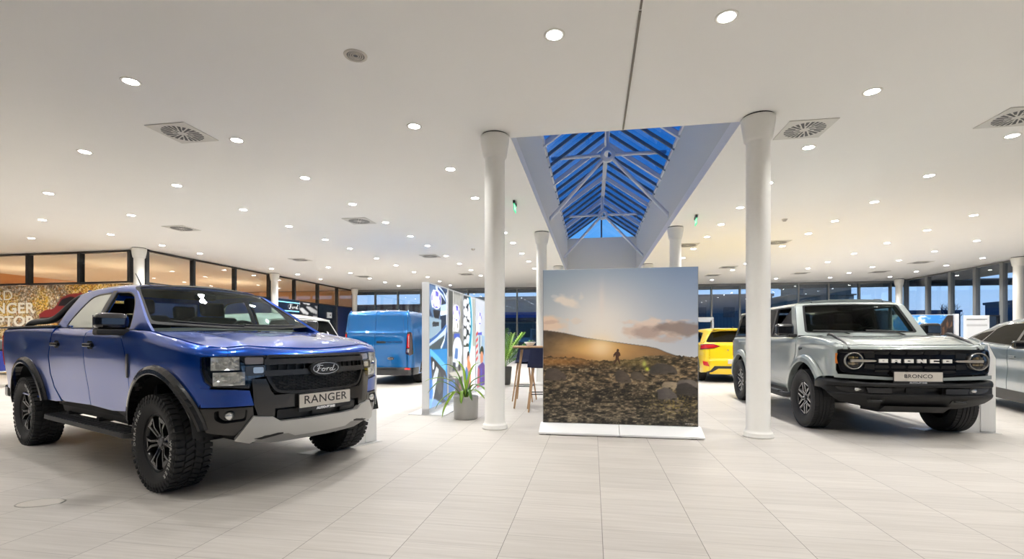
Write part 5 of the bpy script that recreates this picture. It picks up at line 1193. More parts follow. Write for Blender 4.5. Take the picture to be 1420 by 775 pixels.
# ------------------------------------------------------------------ the other vehicles (local origin at the rear, x forward)
def make_hatch(name, label, loc, rz, L, W, belt, railz, roofz, yk, PAINT, ROOF, wx, wr, kit, win, edr, edf, arch_trim=None, film=None, tail=None, rear_z=(.62, .30), xr_roof=.3, xf_roof=2.6, flank=None, cat='car'):
    root = thing(name, label, cat, loc, rz); h = W / 2
    side0 = interp([.18, .30, .5, .75, .9, 1.05, 1.3], flank or [-.07, -.02, -.0, -.012, .0, -.006, -.035])
    fr = interp([.2, .4, .7, 1.0], [-.02, .03, .0, -.10]); re = interp([.2, .42, .60, .66, .82, 1.05, 1.2], [-.04, .02, .03, .0, -.01, -.03, -.08])
    B = Body([(0, 0), (.0, h * .45), (.03, h * .78), (.11, h * .92), (.28, h * .985), (.7, h), (L * .5, h), (L - .95, h * .99), (L - .5, h * .93), (L - .18, h * .75), (L - .03, h * .42), (L, 0)], lambda x, z: side0(z), fr, re, lambda x, y: belt(x), .05, .06)
    Hs = House(lambda x: abs(B.edge(B.sx(min(max(x, .3), L - .95))).y) - .004, lambda x: belt(x) - .003, yk, railz, roofz, .012)
    xa, xb = wx; r = wr + .035
    ra, fa = arc(xa, wr, r, 186, -6, 20), arc(xb, wr, r, 186, -6, 20); zb = .22
    d0, d1, d2 = win['doors']
    for sg in (-1, 1):
        T = lambda x0, x1, n=10: [(x0 + (x1 - x0) * k / n, B.ztop(B.sx(x0 + (x1 - x0) * k / n))) for k in range(n + 1)]
        q = B.L([(d0, .30)] + [(d0, .7)] + T(d0, .30, 8)) + [(B.sr(-h * .80), B.ztop(B.sr(-h * .80))), (B.sr(-h * .80), .30)] + B.L([(.35, .26)] + [p for p in ra[::-1] if p[1] > .27])
        B.panel([q], None, sg).obj('rear_quarter', PAINT, root)
        dr = B.panel([B.L([(d0 + .01, .24), (d0 + .01, .7)] + T(d0 + .01, d1, 10) + [(d1 + .01, .8), (d1 - .03, .24)])], None, sg).obj('rear_door', PAINT, root)
        df = B.panel([B.L([(d1 - .02, .24), (d1 + .02, .8)] + T(d1 + .01, d2, 10) + [(d2 + .02, .8), (d2 - .03, .24)])], None, sg).obj('front_door', PAINT, root)
        P = B.L([(d2 - .02, .24), (d2 + .03, .8)] + T(d2 + .01, L - .62, 10)) + [(B.sf(-h * .5), B.ztop(B.sf(-h * .5))), (B.sf(-h * .5), .30)] + B.L([(L - .55, .28)] + [p for p in fa if p[1] > .27])
        B.panel([P], None, sg).obj('front_fender', PAINT, root)
        for xx, dd in ((d0 + .22, dr), (d1 + .22, df)):
            a = Acc(); p = B.pt(B.sx(xx), belt(xx) - .16); a.box((xx, sg * (abs(p.y) + .014), p.z), (.19, .018, .03), 0, .007); a.box((xx - .06, sg * (abs(p.y)), p.z), (.025, .03, .02)); a.box((xx + .06, sg * abs(p.y), p.z), (.025, .03, .02)); a.obj('door_handle', PAINT, dd)
        at = arch_trim or PAINT
        B.arch(xa, wr, r - .012, r + .045, 176, 4, .014, sg).obj('wheel_arch_trim', at, root); B.arch(xb, wr, r - .012, r + .045, 176, 4, .014, sg).obj('wheel_arch_trim', at, root)
        a = Acc(); B.panel([B.L([(xa + r + .02, .40), (xb - r - .02, .38), (xb - r - .02, .2), (xa + r + .02, .2)])], a, sg, .006, .03, 0); a.obj('sill', PLAST if arch_trim is None else arch_trim, root)
        gl = []
        for w_ in win['side']:
            w_ = roundpoly(w_, .03); gl.append(w_); Hs.panel([Hs.L(w_, sg)], None, -.006, .004, 0).obj('side_window', film or TINT, root)
        Hs.panel([Hs.L(roundpoly(win['outer'], .04), sg)] + [Hs.L(g, sg)[::-1] for g in gl], None, -.003, .02, 0).obj('window_surround', TRIMB, root)
        op = win['outer']
        # rail and pillars around the glass
        xr, xf = win['rail']
        rail = [(x, .0) for x in ()]
        top_ = [(x, sg * 1.28) for x in np.linspace(xf_roof, xr_roof, 9)]
        Ro = Hs.L([(xr, belt(xr) + .002)] + [(x, belt(x) + .002) for x in np.linspace(xr + .1, xf, 8)], sg) + [(edf(1)[0], sg * edf(1)[1])] + top_ + [(edr(t)[0], sg * edr(t)[1]) for t in (1, .75, .5, .25)]
        Hs.panel([Ro, Hs.L(roundpoly(op, .04), sg)[::-1]], None, 0, .03, 0).obj('pillar_frame', PAINT, root)
        m = Acc(); mx_ = d2 - .28; m.box((mx_, sg * (h + .10), belt(mx_) + .06), (.12, .20, .13), 0, .04, None, 3); mo = m.obj('door_mirror', win.get('mirror', PAINT), root)
        m = Acc(); m.box((mx_, sg * (h + .0), belt(mx_) + .01), (.07, .10, .03), 0, .01); m.obj('mirror_arm', PLAST, mo)
        a = Acc(); B.panel([B.F([(-h * .78, .80), (-h * .50, .76), (-h * .5, .68), (-h * .80, .70)])], a, sg, .004, .01, 0); a.obj('headlight', REFL, root)
        if tail:
            a = Acc(); B.panel([B.B([(y * (-1), z) for y, z in tail])], a, sg, .012, .02, 0); to = a.obj('tail_lamp', mat('tail_dark_red', (.12, .012, .02), .12, 0, 1.), root)
            a = Acc(); B.panel([inset(B.B([(-y, z) for y, z in tail]), .022)], a, sg, .016, .008, 0); a.obj('tail_element', RED, to)
    # tailgate, bumper, roof, screens
    hr = h * .80; zt = belt(.1)
    n_ = 16; P = [(B.sr(-hr + 2 * hr * k / n_), B.ztop(B.sr(-hr + 2 * hr * k / n_))) for k in range(n_ + 1)]
    tg = B.panel([P + B.B([(hr, rear_z[0]), (-hr, rear_z[0])])], None, -1).obj('tailgate', PAINT, root)
    bp_ = B.panel([B.B([(-hr, rear_z[0] - .008), (hr, rear_z[0] - .008), (hr, rear_z[1]), (-hr, rear_z[1])])], None, -1, .005).obj('rear_bumper', PAINT, root)
    B.panel([B.F([(-h * .52, belt(L) - .02), (h * .52, belt(L) - .02), (h * .52, .28), (-h * .52, .28)])], None, -1).obj('front_bumper', PAINT, root)
    a = Acc(); B.panel([B.F(rrect(-h * .4, .4, h * .4, .62, .05))], a, -1, .006, .01, 0); a.obj('grille', BLACK, root)
    B.hood(lambda y: d2 + .16, None).obj('bonnet', PAINT, root)
    rf = [(xr_roof, -1.27)] + [(x, -1.27) for x in np.linspace(xr_roof, xf_roof, 8)[1:]] + [(xf_roof, -2), (xf_roof, -2.73)] + [(x, -2.73) for x in np.linspace(xf_roof, xr_roof, 8)[1:]] + [(xr_roof, -2)]
    Hs.panel([rf], None, .001, .03, 0).obj('roof', ROOF, root)
    out = [root, B, Hs, tg, bp_]
    rs = Hs.screen(lambda t: edr(t), lambda t: -.13 + .05 * t, lambda t: .0 + (roofz(edr(1)[0]) - Hs.pt(*edr(1)).z) * t)
    g = Acc(); panel(g, [rrect(-.97, .04, .97, .97, .12)], rs, .08, .08, .004, (L / 2, 0, 1), .002); go = g.obj('rear_screen', TINT, root)
    g = Acc(); panel(g, [rrect(-1.0, -.04, 1.0, 1.02, .03), rrect(-.95, .07, .95, .92, .12)[::-1]], rs, .08, .08, .02, (L / 2, 0, 1), 0); g.obj('rear_screen_frame', PAINT, root)
    fs = Hs.screen(lambda t: edf(t), lambda t: .22 - .12 * t, lambda t: -.03 + (roofz(edf(1)[0]) - Hs.pt(*edf(1)).z + .03) * t)
    g = Acc(); panel(g, [rrect(-.98, .02, .98, .98, .05)], fs, .08, .08, .004, (L / 2, 0, 1), 0); g.obj('windscreen', CARGLASS, root)
    # shelf between the tailgate top and the rear screen
    a = Acc(); a.grid(14, 2, lambda u, v: tuple(Vector(rs(2 * u - 1, -.03)) * v + B.edge(B.sr((2 * u - 1) * h * .86)) * (1 - v)), 0, True); a.obj('tailgate_ledge', PAINT, tg)
    a = Acc(); a.box((L * .5, 0, .30), (L - 1.2, W - .3, .14), 0, .04); a.box((L * .48, 0, .75), (L - 2.4, W - .25, .06)); a.box((L - 1.0, 0, .6), (.6, W - .5, .4)); a.box((.55, 0, .5), (.5, W - .4, .4))
    for x in wx:
        for sg in (-1, 1): wheel_well(a, x, sg * (h - .36), sg * (h - .03), r, sg, wr)
    a.obj('underbody', mat('underbody_black', (.008, .008, .008), .8), root)
    for y in (-.36, .36):
        s_, h_ = seat_acc(d1 + .25, y, .62, .5); so = s_.obj('seat', mat('seat_black'), root); h_.obj('headrest', mat('seat_black'), so)
    s_, h_ = seat_acc(d0 + .45, 0, .62, 1.2); so = s_.obj('rear_seat', mat('seat_black'), root)
    a = Acc(); a.box((d2 - .05, 0, .92), (.35, W - .4, .22), 0, .06); a.obj('dashboard', CABIN, root)
    for x in wx:
        for sg in (-1, 1): kit.put(root, x, sg * (h - kit.w / 2 - .012))
    return out
KIT = WheelKit(.345, .225, .235, 'five', None, False)
# yellow crossover seen from behind
YEL = paint('bright_yellow_paint', (.80, .56, .0), .0, .35, 1.5)
ye_belt = interp([0, .5, 1.5, 3.2, 3.6, 4.2], [1.10, 1.10, 1.03, .98, .93, .70])
P_, B_, H_, TG, BP = make_hatch('compact_crossover', 'bright yellow compact car seen from behind between the poster and the column', (3.90, 13.95, 0), R(92), 4.2, 1.80, ye_belt, interp([.2, .6, 1.2, 2.2, 3.0], [1.40, 1.44, 1.47, 1.46, 1.40]), interp([.2, .6, 1.2, 2.2, 3.0], [1.46, 1.51, 1.535, 1.52, 1.44]), lambda x: .60, YEL, YEL, (.82, 3.41), .345, KIT,
    dict(doors=(1.0, 1.75, 2.85), side=[[(.72, 1.13), (1.02, 1.36), (1.72, 1.41), (1.72, 1.06)], [(1.80, 1.06), (1.80, 1.41), (2.3, 1.38), (2.85, 1.05)]], outer=[(.62, 1.115), (1.0, 1.39), (1.76, 1.44), (2.35, 1.41), (2.98, 1.02), (1.76, 1.035)], rail=(.34, 3.05)),
    lambda t: (.20 + .18 * t, .02 + 1.0 * t), lambda t: (3.15 - .75 * t, .0 + 1.2 * t), PLAST, None, [(.90, 1.06), (.62, 1.075), (.44, 1.01), (.60, .95), (.90, .91)], (.64, .24), .22, 2.55)
a = Acc(); P2_ = B_
B_.panel([B_.B([(-.85, .27), (-.70, .34), (-.60, .47), (.60, .47), (.70, .34), (.85, .27), (.66, .30), (.50, .40), (-.50, .40), (-.66, .30)])], a, -1, .012, .02, 0); a.obj('diffuser_band', PLAST, BP)
for sg in (-1, 1):
    a = Acc(); B_.panel([B_.B([(sg * .76, .58), (sg * .86, .60), (sg * .84, .48), (sg * .72, .46)][::-sg])], a, -1, .014, .01, 0); a.obj('fog_reflector', RED, BP)
a = Acc(); a.box((-.055, 0, .59), (.02, .52, .112)); a.obj('name_plate', mat('plate_silver'), BP)
MR = lambda x, z: Matrix.Translation((x, 0, z)) @ Matrix(((0, 0, -1, 0), (-1, 0, 0, 0), (0, 1, 0, 0), (0, 0, 0, 1)))
t = text_acc('PUMA ST', .075, .001, .0007); t.xform(MR(-.0665, .592)); t.obj('plate_lettering', mat('plate_ink'), BP)
for i, ch in enumerate('PUMA'):
    t = text_acc(ch, .06, .006, .003); t.xform(Matrix.Translation((0, (1.5 - i) * .165, 0)) @ MR(-.004, .90)); t.obj('tailgate_letter', CHROME, TG)
oval_badge(.15, .06, 'badge', TG, MR(.004, .985))
a = Acc(); a.prism([(.20, 0), (.36, 0), (.22, .06)], -.012, .012, lambda x, z, h: (x + .15, h, 1.50 + z)); a.obj('roof_fin', BLACK, P_)
a = Acc(); a.box((.24, 0, 1.47), (.22, 1.16, .035), 0, .015, (0, .10, 0)); a.obj('roof_spoiler', YEL, P_)
# silver fastback on the right, its rear towards the off-road car
SILVER = paint('silver_blue_paint', srgb(112, 124, 132), .4, .3, 1.6)
mbelt = interp([0, .5, .8, 1.45, 2.68, 3.6, 4.0, 4.72], [1.0, 1.15, 1.235, 1.165, 1.105, 1.055, .98, .72])
make_hatch('fastback_crossover', 'silver blue fastback car with black roof at the right picture edge', (8.45, 11.46, 0), R(-106), 4.72, 1.90, mbelt, interp([.3, .42, 1.03, 1.77, 2.75, 3.5], [1.235, 1.285, 1.44, 1.525, 1.555, 1.48]), interp([.3, .42, 1.03, 1.6, 2.2, 2.9, 3.6], [1.25, 1.305, 1.465, 1.55, 1.595, 1.60, 1.52]), interp([.4, 1.5, 2.5], [.68, .66, .66]), SILVER, mat('roof_satin_black', (.008, .008, .009), .4, spec=.12), (.95, 3.93), .36, WheelKit(.36, .23, .245, 'five', None, False),
    dict(doors=(1.33, 2.50, 3.5), side=[[(.85, 1.262), (1.05, 1.345), (1.50, 1.395), (1.335, 1.195)], [(1.385, 1.19), (1.545, 1.42), (1.8, 1.485), (2.54, 1.495), (2.54, 1.125)], [(2.63, 1.12), (2.63, 1.495), (3.1, 1.47), (3.6, 1.09)]], outer=[(.76, 1.25), (1.03, 1.37), (1.5, 1.46), (1.85, 1.513), (2.6, 1.522), (3.15, 1.495), (3.70, 1.07), (2.6, 1.112), (1.4, 1.178)], rail=(.55, 3.8), mirror=TRIMB),
    lambda t: (.33 + 1.2 * t, .1 + 1.1 * t), lambda t: (3.85 - .85 * t, .0 + 1.2 * t), PLAST, glass('bronze_film_glass', (.20, .19, .14), .02, .28), [(.88, .98), (.50, .96), (.50, .88), (.88, .86)], (.66, .26), 1.55, 2.98)
# white crossover behind the blue pickup
WH = paint('pure_white_paint', srgb(228, 230, 228), 0, .35, 1.6)
wbelt = interp([0, .5, 1.5, 3.3, 3.7, 4.6], [1.16, 1.14, 1.08, 1.04, 1.0, .78])
P_, B_, H_, TG, BP = make_hatch('white_crossover', 'white tall car parked behind the blue pickup, seen through and past its windscreen', (-5.40, 8.55, 0), R(158), 4.5, 1.88, wbelt, interp([.2, .6, 1.2, 2.2, 3.0], [1.57, 1.63, 1.68, 1.68, 1.6]), interp([.2, .6, 1.2, 2.2, 3.0], [1.62, 1.70, 1.76, 1.76, 1.66]), lambda x: .66, WH, WH, (.88, 3.6), .36, WheelKit(.36, .23, .245, 'five', None, False),
    dict(doors=(1.05, 1.85, 2.95), side=[[(.55, 1.20), (.72, 1.50), (1.0, 1.55), (1.0, 1.17)], [(1.08, 1.16), (1.08, 1.55), (1.82, 1.56), (1.82, 1.13)], [(1.90, 1.13), (1.90, 1.56), (2.45, 1.53), (3.0, 1.12)]], outer=[(.48, 1.17), (.68, 1.54), (1.84, 1.59), (2.5, 1.56), (3.12, 1.09), (1.84, 1.105)], rail=(.34, 3.2)),
    lambda t: (.16 + .16 * t, .02 + 1.0 * t), lambda t: (3.3 - .75 * t, .0 + 1.2 * t), None, None, [(.92, 1.12), (.60, 1.10), (.60, 1.0), (.92, .98)], (.66, .26), .20, 2.6)

# ------------------------------------------------------------------ blue van, rear doors towards the camera
def make_van():
    VB = paint('van_blue_paint', (.0008, .125, .38), .5, .32, 1.6)
    root = thing('delivery_van', 'blue panel van seen from behind with plain unglazed rear doors', 'van', (-5.62, 11.86, 0), R(91))
    tz = interp([0, 3.2, 4.15, 4.5, 5.0], [1.95, 1.95, 1.22, 1.12, .85])
    sv = interp([.25, .45, .8, 1.15, 1.45, 1.9], [-.03, .0, .0, -.012, -.05, -.135]); rv = interp([.25, .40, .46, .8, 1.1, 1.36, 1.42, 1.93], [.0, .03, .0, .0, -.005, -.02, -.045, -.115])
    B = Body([(0, 0), (.0, .5), (.012, .80), (.05, .92), (.13, .975), (.35, .993), (1.5, 1.0), (3.6, .99), (4.3, .95), (4.7, .84), (4.93, .5), (4.97, 0)], lambda x, z: sv(z), lambda z: 0, rv, lambda x, y: tz(x), .10, .12)
    ra, fa = arc(.98, .34, .39, 186, -6, 18), arc(3.95, .34, .39, 186, -6, 18)
    for sg in (-1, 1):
        T = lambda x0, x1, n=12: [(x0 + (x1 - x0) * k / n, B.ztop(B.sx(x0 + (x1 - x0) * k / n))) for k in range(n + 1)]
        q = B.L([(2.45, .26)] + T(2.45, .25, 8)) + [(B.sr(-.845), B.ztop(B.sr(-.845))), (B.sr(-.845), .46)] + B.L([(.16, .46), (.2, .27)] + [p for p in ra[::-1] if p[1] > .27])
        B.panel([q], None, sg).obj('side_panel', VB, root)
        B.panel([B.L([(2.46, .26)] + T(2.46, 3.5, 10)[::1] + [(3.5, .5), (3.4, .26)])], None, sg).obj('front_door', VB, root)
        B.panel([B.L([(3.42, .26), (3.51, .5)] + T(3.51, 4.7, 8)) + [(B.sf(-.5), B.ztop(B.sf(-.5))), (B.sf(-.5), .3)] + B.L([(4.5, .27)] + [p for p in fa if p[1] > .27])], None, sg).obj('front_fender', VB, root)
        # tail lamp and reflector
        a = Acc(); B.panel([B.B([(-.84, 1.38), (-.915, 1.40)]) + B.L([(.10, 1.36), (.11, .82)]) + B.B([(-.90, .78), (-.80, .83), (-.82, 1.1)])], a, sg, .006, .01, 0); to = a.obj('tail_lamp', mat('lamp_housing_dark', (.03, .01, .012), .15, 0, 1.), root)
        a = Acc(); B.panel([B.B([(-.845, 1.33), (-.90, 1.34), (-.895, .98), (-.84, .98)])], a, sg, .01, .008, 0); a.obj('brake_element', RED, to)
        a = Acc(); B.panel([B.B([(-.87, 1.30), (-.885, 1.30), (-.88, 1.0), (-.865, 1.0)])], a, sg, .013, .008, 0); B.panel([B.B([(-.84, .955), (-.89, .955), (-.885, .85), (-.83, .87)])], a, sg, .01, .008, 0); a.obj('clear_element', REFL, to)
        a = Acc(); B.panel([B.B([(-.80, .45), (-.90, .45), (-.91, .405), (-.78, .405)])], a, sg, .034, .01, 0); a.obj('reflector', RED, root)
        m = Acc(); m.box((3.55, sg * 1.13, 1.30), (.14, .22, .30), 0, .05, None, 3); m.obj('door_mirror', PLAST, root)
    # two rear doors with the pressed panel where windows would be
    for y0, y1 in ((-.84, .045), (.045, .84)):
        n_ = 10; P = [(B.sr(y0 + (y1 - y0) * k / n_), B.ztop(B.sr(y0 + (y1 - y0) * k / n_)) - .0) for k in range(n_ + 1)]
        d_ = B.panel([P + B.B([(y1, .465), (y0, .465)])], None, -1, 0, .02, .005).obj('rear_door', VB, root)
        e0, e1 = (y0 + .09, y1 - .0) if y0 < 0 else (y0 + .0, y1 - .09)
        w_ = [(e0, 1.40), (e0 + (.10 if y0 < 0 else 0), 1.36), (e1 - (.10 if y0 > 0 else 0), 1.36), (e1, 1.40), (e1 - (.05 if y0 > 0 else 0), 1.85), (e0 + (.05 if y0 < 0 else 0), 1.85)]
        a = Acc(); B.panel([B.B(roundpoly(w_, .02))], a, -1, .014, .02, .004); a.obj('pressed_panel', VB, d_)
    a = Acc(); B.panel([B.B(roundpoly([(-.26, 1.155), (.00, 1.155), (.00, 1.10), (-.26, 1.10)], .02))], a, -1, .004, .01, 0); p = B.pt(B.sr(-.13), 1.13); a.box((p.x - .03, p.y, p.z + .012), (.02, .16, .022), 0, .006); a.obj('door_handle', BLACK, root)
    MRv = lambda y, z: Matrix.Translation((B.pt(B.sr(y), z).x - .004, y, z)) @ Matrix(((0, 0, -1, 0), (-1, 0, 0, 0), (0, 1, 0, 0), (0, 0, 0, 1)))
    oval_badge(.18, .075, 'badge', root, MRv(-.40, .70), (.02, .05, .16))
    t = text_acc('TRANSIT CUSTOM', .05, .004, .001, 1.2); t.xform(MRv(-.47, 1.13)); t.obj('model_lettering', mat('letter_dark_chrome', (.06, .10, .2), .25, .9), root)
    a = Acc(); B.panel([B.B([(-.93, .46), (.93, .46), (.93, .27), (-.93, .27)])], a, -1, .02, .05, 0); B.panel([B.L([(.12, .46), (.45, .46), (.50, .27), (.12, .27)])], a, -1, .012, .04, 0); B.panel([B.L([(.12, .46), (.45, .46), (.50, .27), (.12, .27)])], a, 1, .012, .04, 0)
    p = B.pt(0, .46); a.box((-.03, 0, .452), (.12, 1.2, .02), 0, .006); a.obj('rear_bumper', mat('bumper_grey_black', (.03, .031, .033), .45), root)
    def roof(u, v):
        x = .14 + 3.1 * u; e = B.edge(B.sx(max(x, .14))); k = 2 * v - 1; x0 = x
        if u < 1e-6: x0 = B.edge(B.sr(k * .82)).x
        return (x0, k * abs(e.y), tz(x) + .055 * (1 - k ** 4) * sstep(0, .14, u) - .004 * (u < 1e-6))
    a = Acc(); a.grid(24, 16, roof); a.obj('roof', VB, root)
    a = Acc(); a.grid(8, 12, lambda u, v: (3.24 + .91 * u, (2 * v - 1) * abs(B.edge(B.sx(3.24 + .91 * u)).y), tz(3.24 + .91 * u) + .055 * (1 - (2 * v - 1) ** 4))); a.obj('windscreen', TINT, root)
    a = Acc(); a.grid(8, 12, lambda u, v: (4.15 + .8 * u, (2 * v - 1) * abs(B.edge(B.sx(min(4.15 + .8 * u, 4.9))).y), tz(4.15 + .8 * u) + .04 * (1 - (2 * v - 1) ** 2))); a.obj('bonnet', VB, root)
    a = Acc(); B.panel([B.F([(-.52, .84), (.52, .84), (.52, .28), (-.52, .28)])], a, -1, 0, .03, 0); a.obj('front_bumper', PLAST, root)
    a = Acc(); a.box((2.5, 0, .34), (4.2, 1.5, .14)); a.box((.6, 0, .33), (.9, 1.2, .1)); a.tube([(.0, -.55, .30), (.5, -.55, .30)], .035, 10)
    for x in (.98, 3.95):
        for sg in (-1, 1): wheel_well(a, x, sg * .60, sg * .97, .39, sg, .34)
    a.obj('underbody', mat('underbody_black'), root)
    a = Acc(); a.tube([(-.02, -.55, .295), (.10, -.55, .30)], .032, 12, 0, False); a.obj('exhaust_tip', CHROME, root)
    K = WheelKit(.335, .22, .21, 'five', None, False)
    for x in (.98, 3.95):
        for sg in (-1, 1): K.put(root, x, sg * .865)
    return root
VAN = make_van()
# ------------------------------------------------------------------ printed pictures, painted point by point
RNG = np.random.default_rng(7)
def vnoise(w, h, fx, fy, seed=0, oct_=4):
    r = np.random.default_rng(seed); out = np.zeros((h, w)); amp = 1.; tot = 0
    for o in range(oct_):
        gx, gy = max(2, int(fx * 2 ** o)) + 2, max(2, int(fy * 2 ** o)) + 2; g = r.random((gy, gx))
        X = np.linspace(0, gx - 2.001, w); Y = np.linspace(0, gy - 2.001, h); xi, yi = X.astype(int), Y.astype(int); tx, ty = X - xi, Y - yi
        tx, ty = tx * tx * (3 - 2 * tx), (ty * ty * (3 - 2 * ty))[:, None]
        a = g[yi][:, xi] * (1 - tx) + g[yi][:, xi + 1] * tx; b = g[yi + 1][:, xi] * (1 - tx) + g[yi + 1][:, xi + 1] * tx
        out += amp * (a * (1 - ty) + b * ty); tot += amp; amp *= .55
    return out / tot
class Pic:
    def __init__(s, w, h, col=(128, 128, 128)):
        s.w, s.h = w, h; s.im = np.ones((h, w, 3)) * np.array(col, float); s.U, s.V = np.meshgrid(np.linspace(0, 1, w), np.linspace(0, 1, h))
    def mix(s, m, col): s.im = s.im * (1 - m[..., None]) + np.array(col, float) * m[..., None]; return s
    def poly(s, pts, col, a=1.):
        U, V = s.U, s.V; ins = np.zeros(U.shape, bool); n = len(pts)
        for i in range(n):
            (x0, y0), (x1, y1) = pts[i], pts[(i + 1) % n]
            c = ((y0 > V) != (y1 > V)); xi = (x1 - x0) * (V - y0) / (y1 - y0 + 1e-12) + x0; ins ^= c & (U < xi)
        q = np.pad(ins.astype(float), 1, mode='edge'); q = sum(q[i:i + s.h, j:j + s.w] * k for i, ki in ((0, 1), (1, 2), (2, 1)) for j, kj in ((0, 1), (1, 2), (2, 1)) for k in (ki * kj / 16,))
        return s.mix(q * a, col)
    def ell(s, cu, cv, ru, rv, col, a=1., soft=.05):
        d = np.sqrt(((s.U - cu) / ru) ** 2 + ((s.V - cv) / rv) ** 2); return s.mix(np.clip((1 - d) / soft, 0, 1) * a, col)
    def glow(s, cu, cv, ru, rv, col, a=1.):
        d = ((s.U - cu) / ru) ** 2 + ((s.V - cv) / rv) ** 2; return s.mix(np.exp(-d) * a, col)
    def line(s, pts, wd, col, a=1.):
        D = np.full(s.U.shape, 9.); asp = s.h / s.w
        for (x0, y0), (x1, y1) in zip(pts[:-1], pts[1:]):
            dx, dy = x1 - x0, (y1 - y0); L = dx * dx + dy * dy + 1e-12; t = np.clip(((s.U - x0) * dx + (s.V - y0) * dy) / L, 0, 1); D = np.minimum(D, np.hypot(s.U - x0 - t * dx, s.V - y0 - t * dy))
        return s.mix(np.clip((wd - D) / (wd * .3) + .5, 0, 1) * a, col)
    def obj(s, name, fn, parent, m):
        vs = [fn(u, v) for v in np.linspace(0, 1, s.h) for u in np.linspace(0, 1, s.w)]; w = s.w
        fs = [[j * w + i, j * w + i + 1, (j + 1) * w + i + 1, (j + 1) * w + i] for j in range(s.h - 1) for i in range(w - 1)]
        me = bpy.data.meshes.new(name); me.from_pydata(vs, [], fs); me.materials.append(m)
        c = np.clip(s.im / 255, 0, 1); c = np.where(c <= .04045, c / 12.92, ((c + .055) / 1.055) ** 2.4)
        at = me.color_attributes.new('Print', 'FLOAT_COLOR', 'POINT'); buf = np.ones((s.h * s.w, 4), np.float32); buf[:, :3] = c.reshape(-1, 3); at.data.foreach_set('color', buf.ravel())
        o = bpy.data.objects.new(name, me); COL.objects.link(o)
        if parent: o.parent = parent
        return o

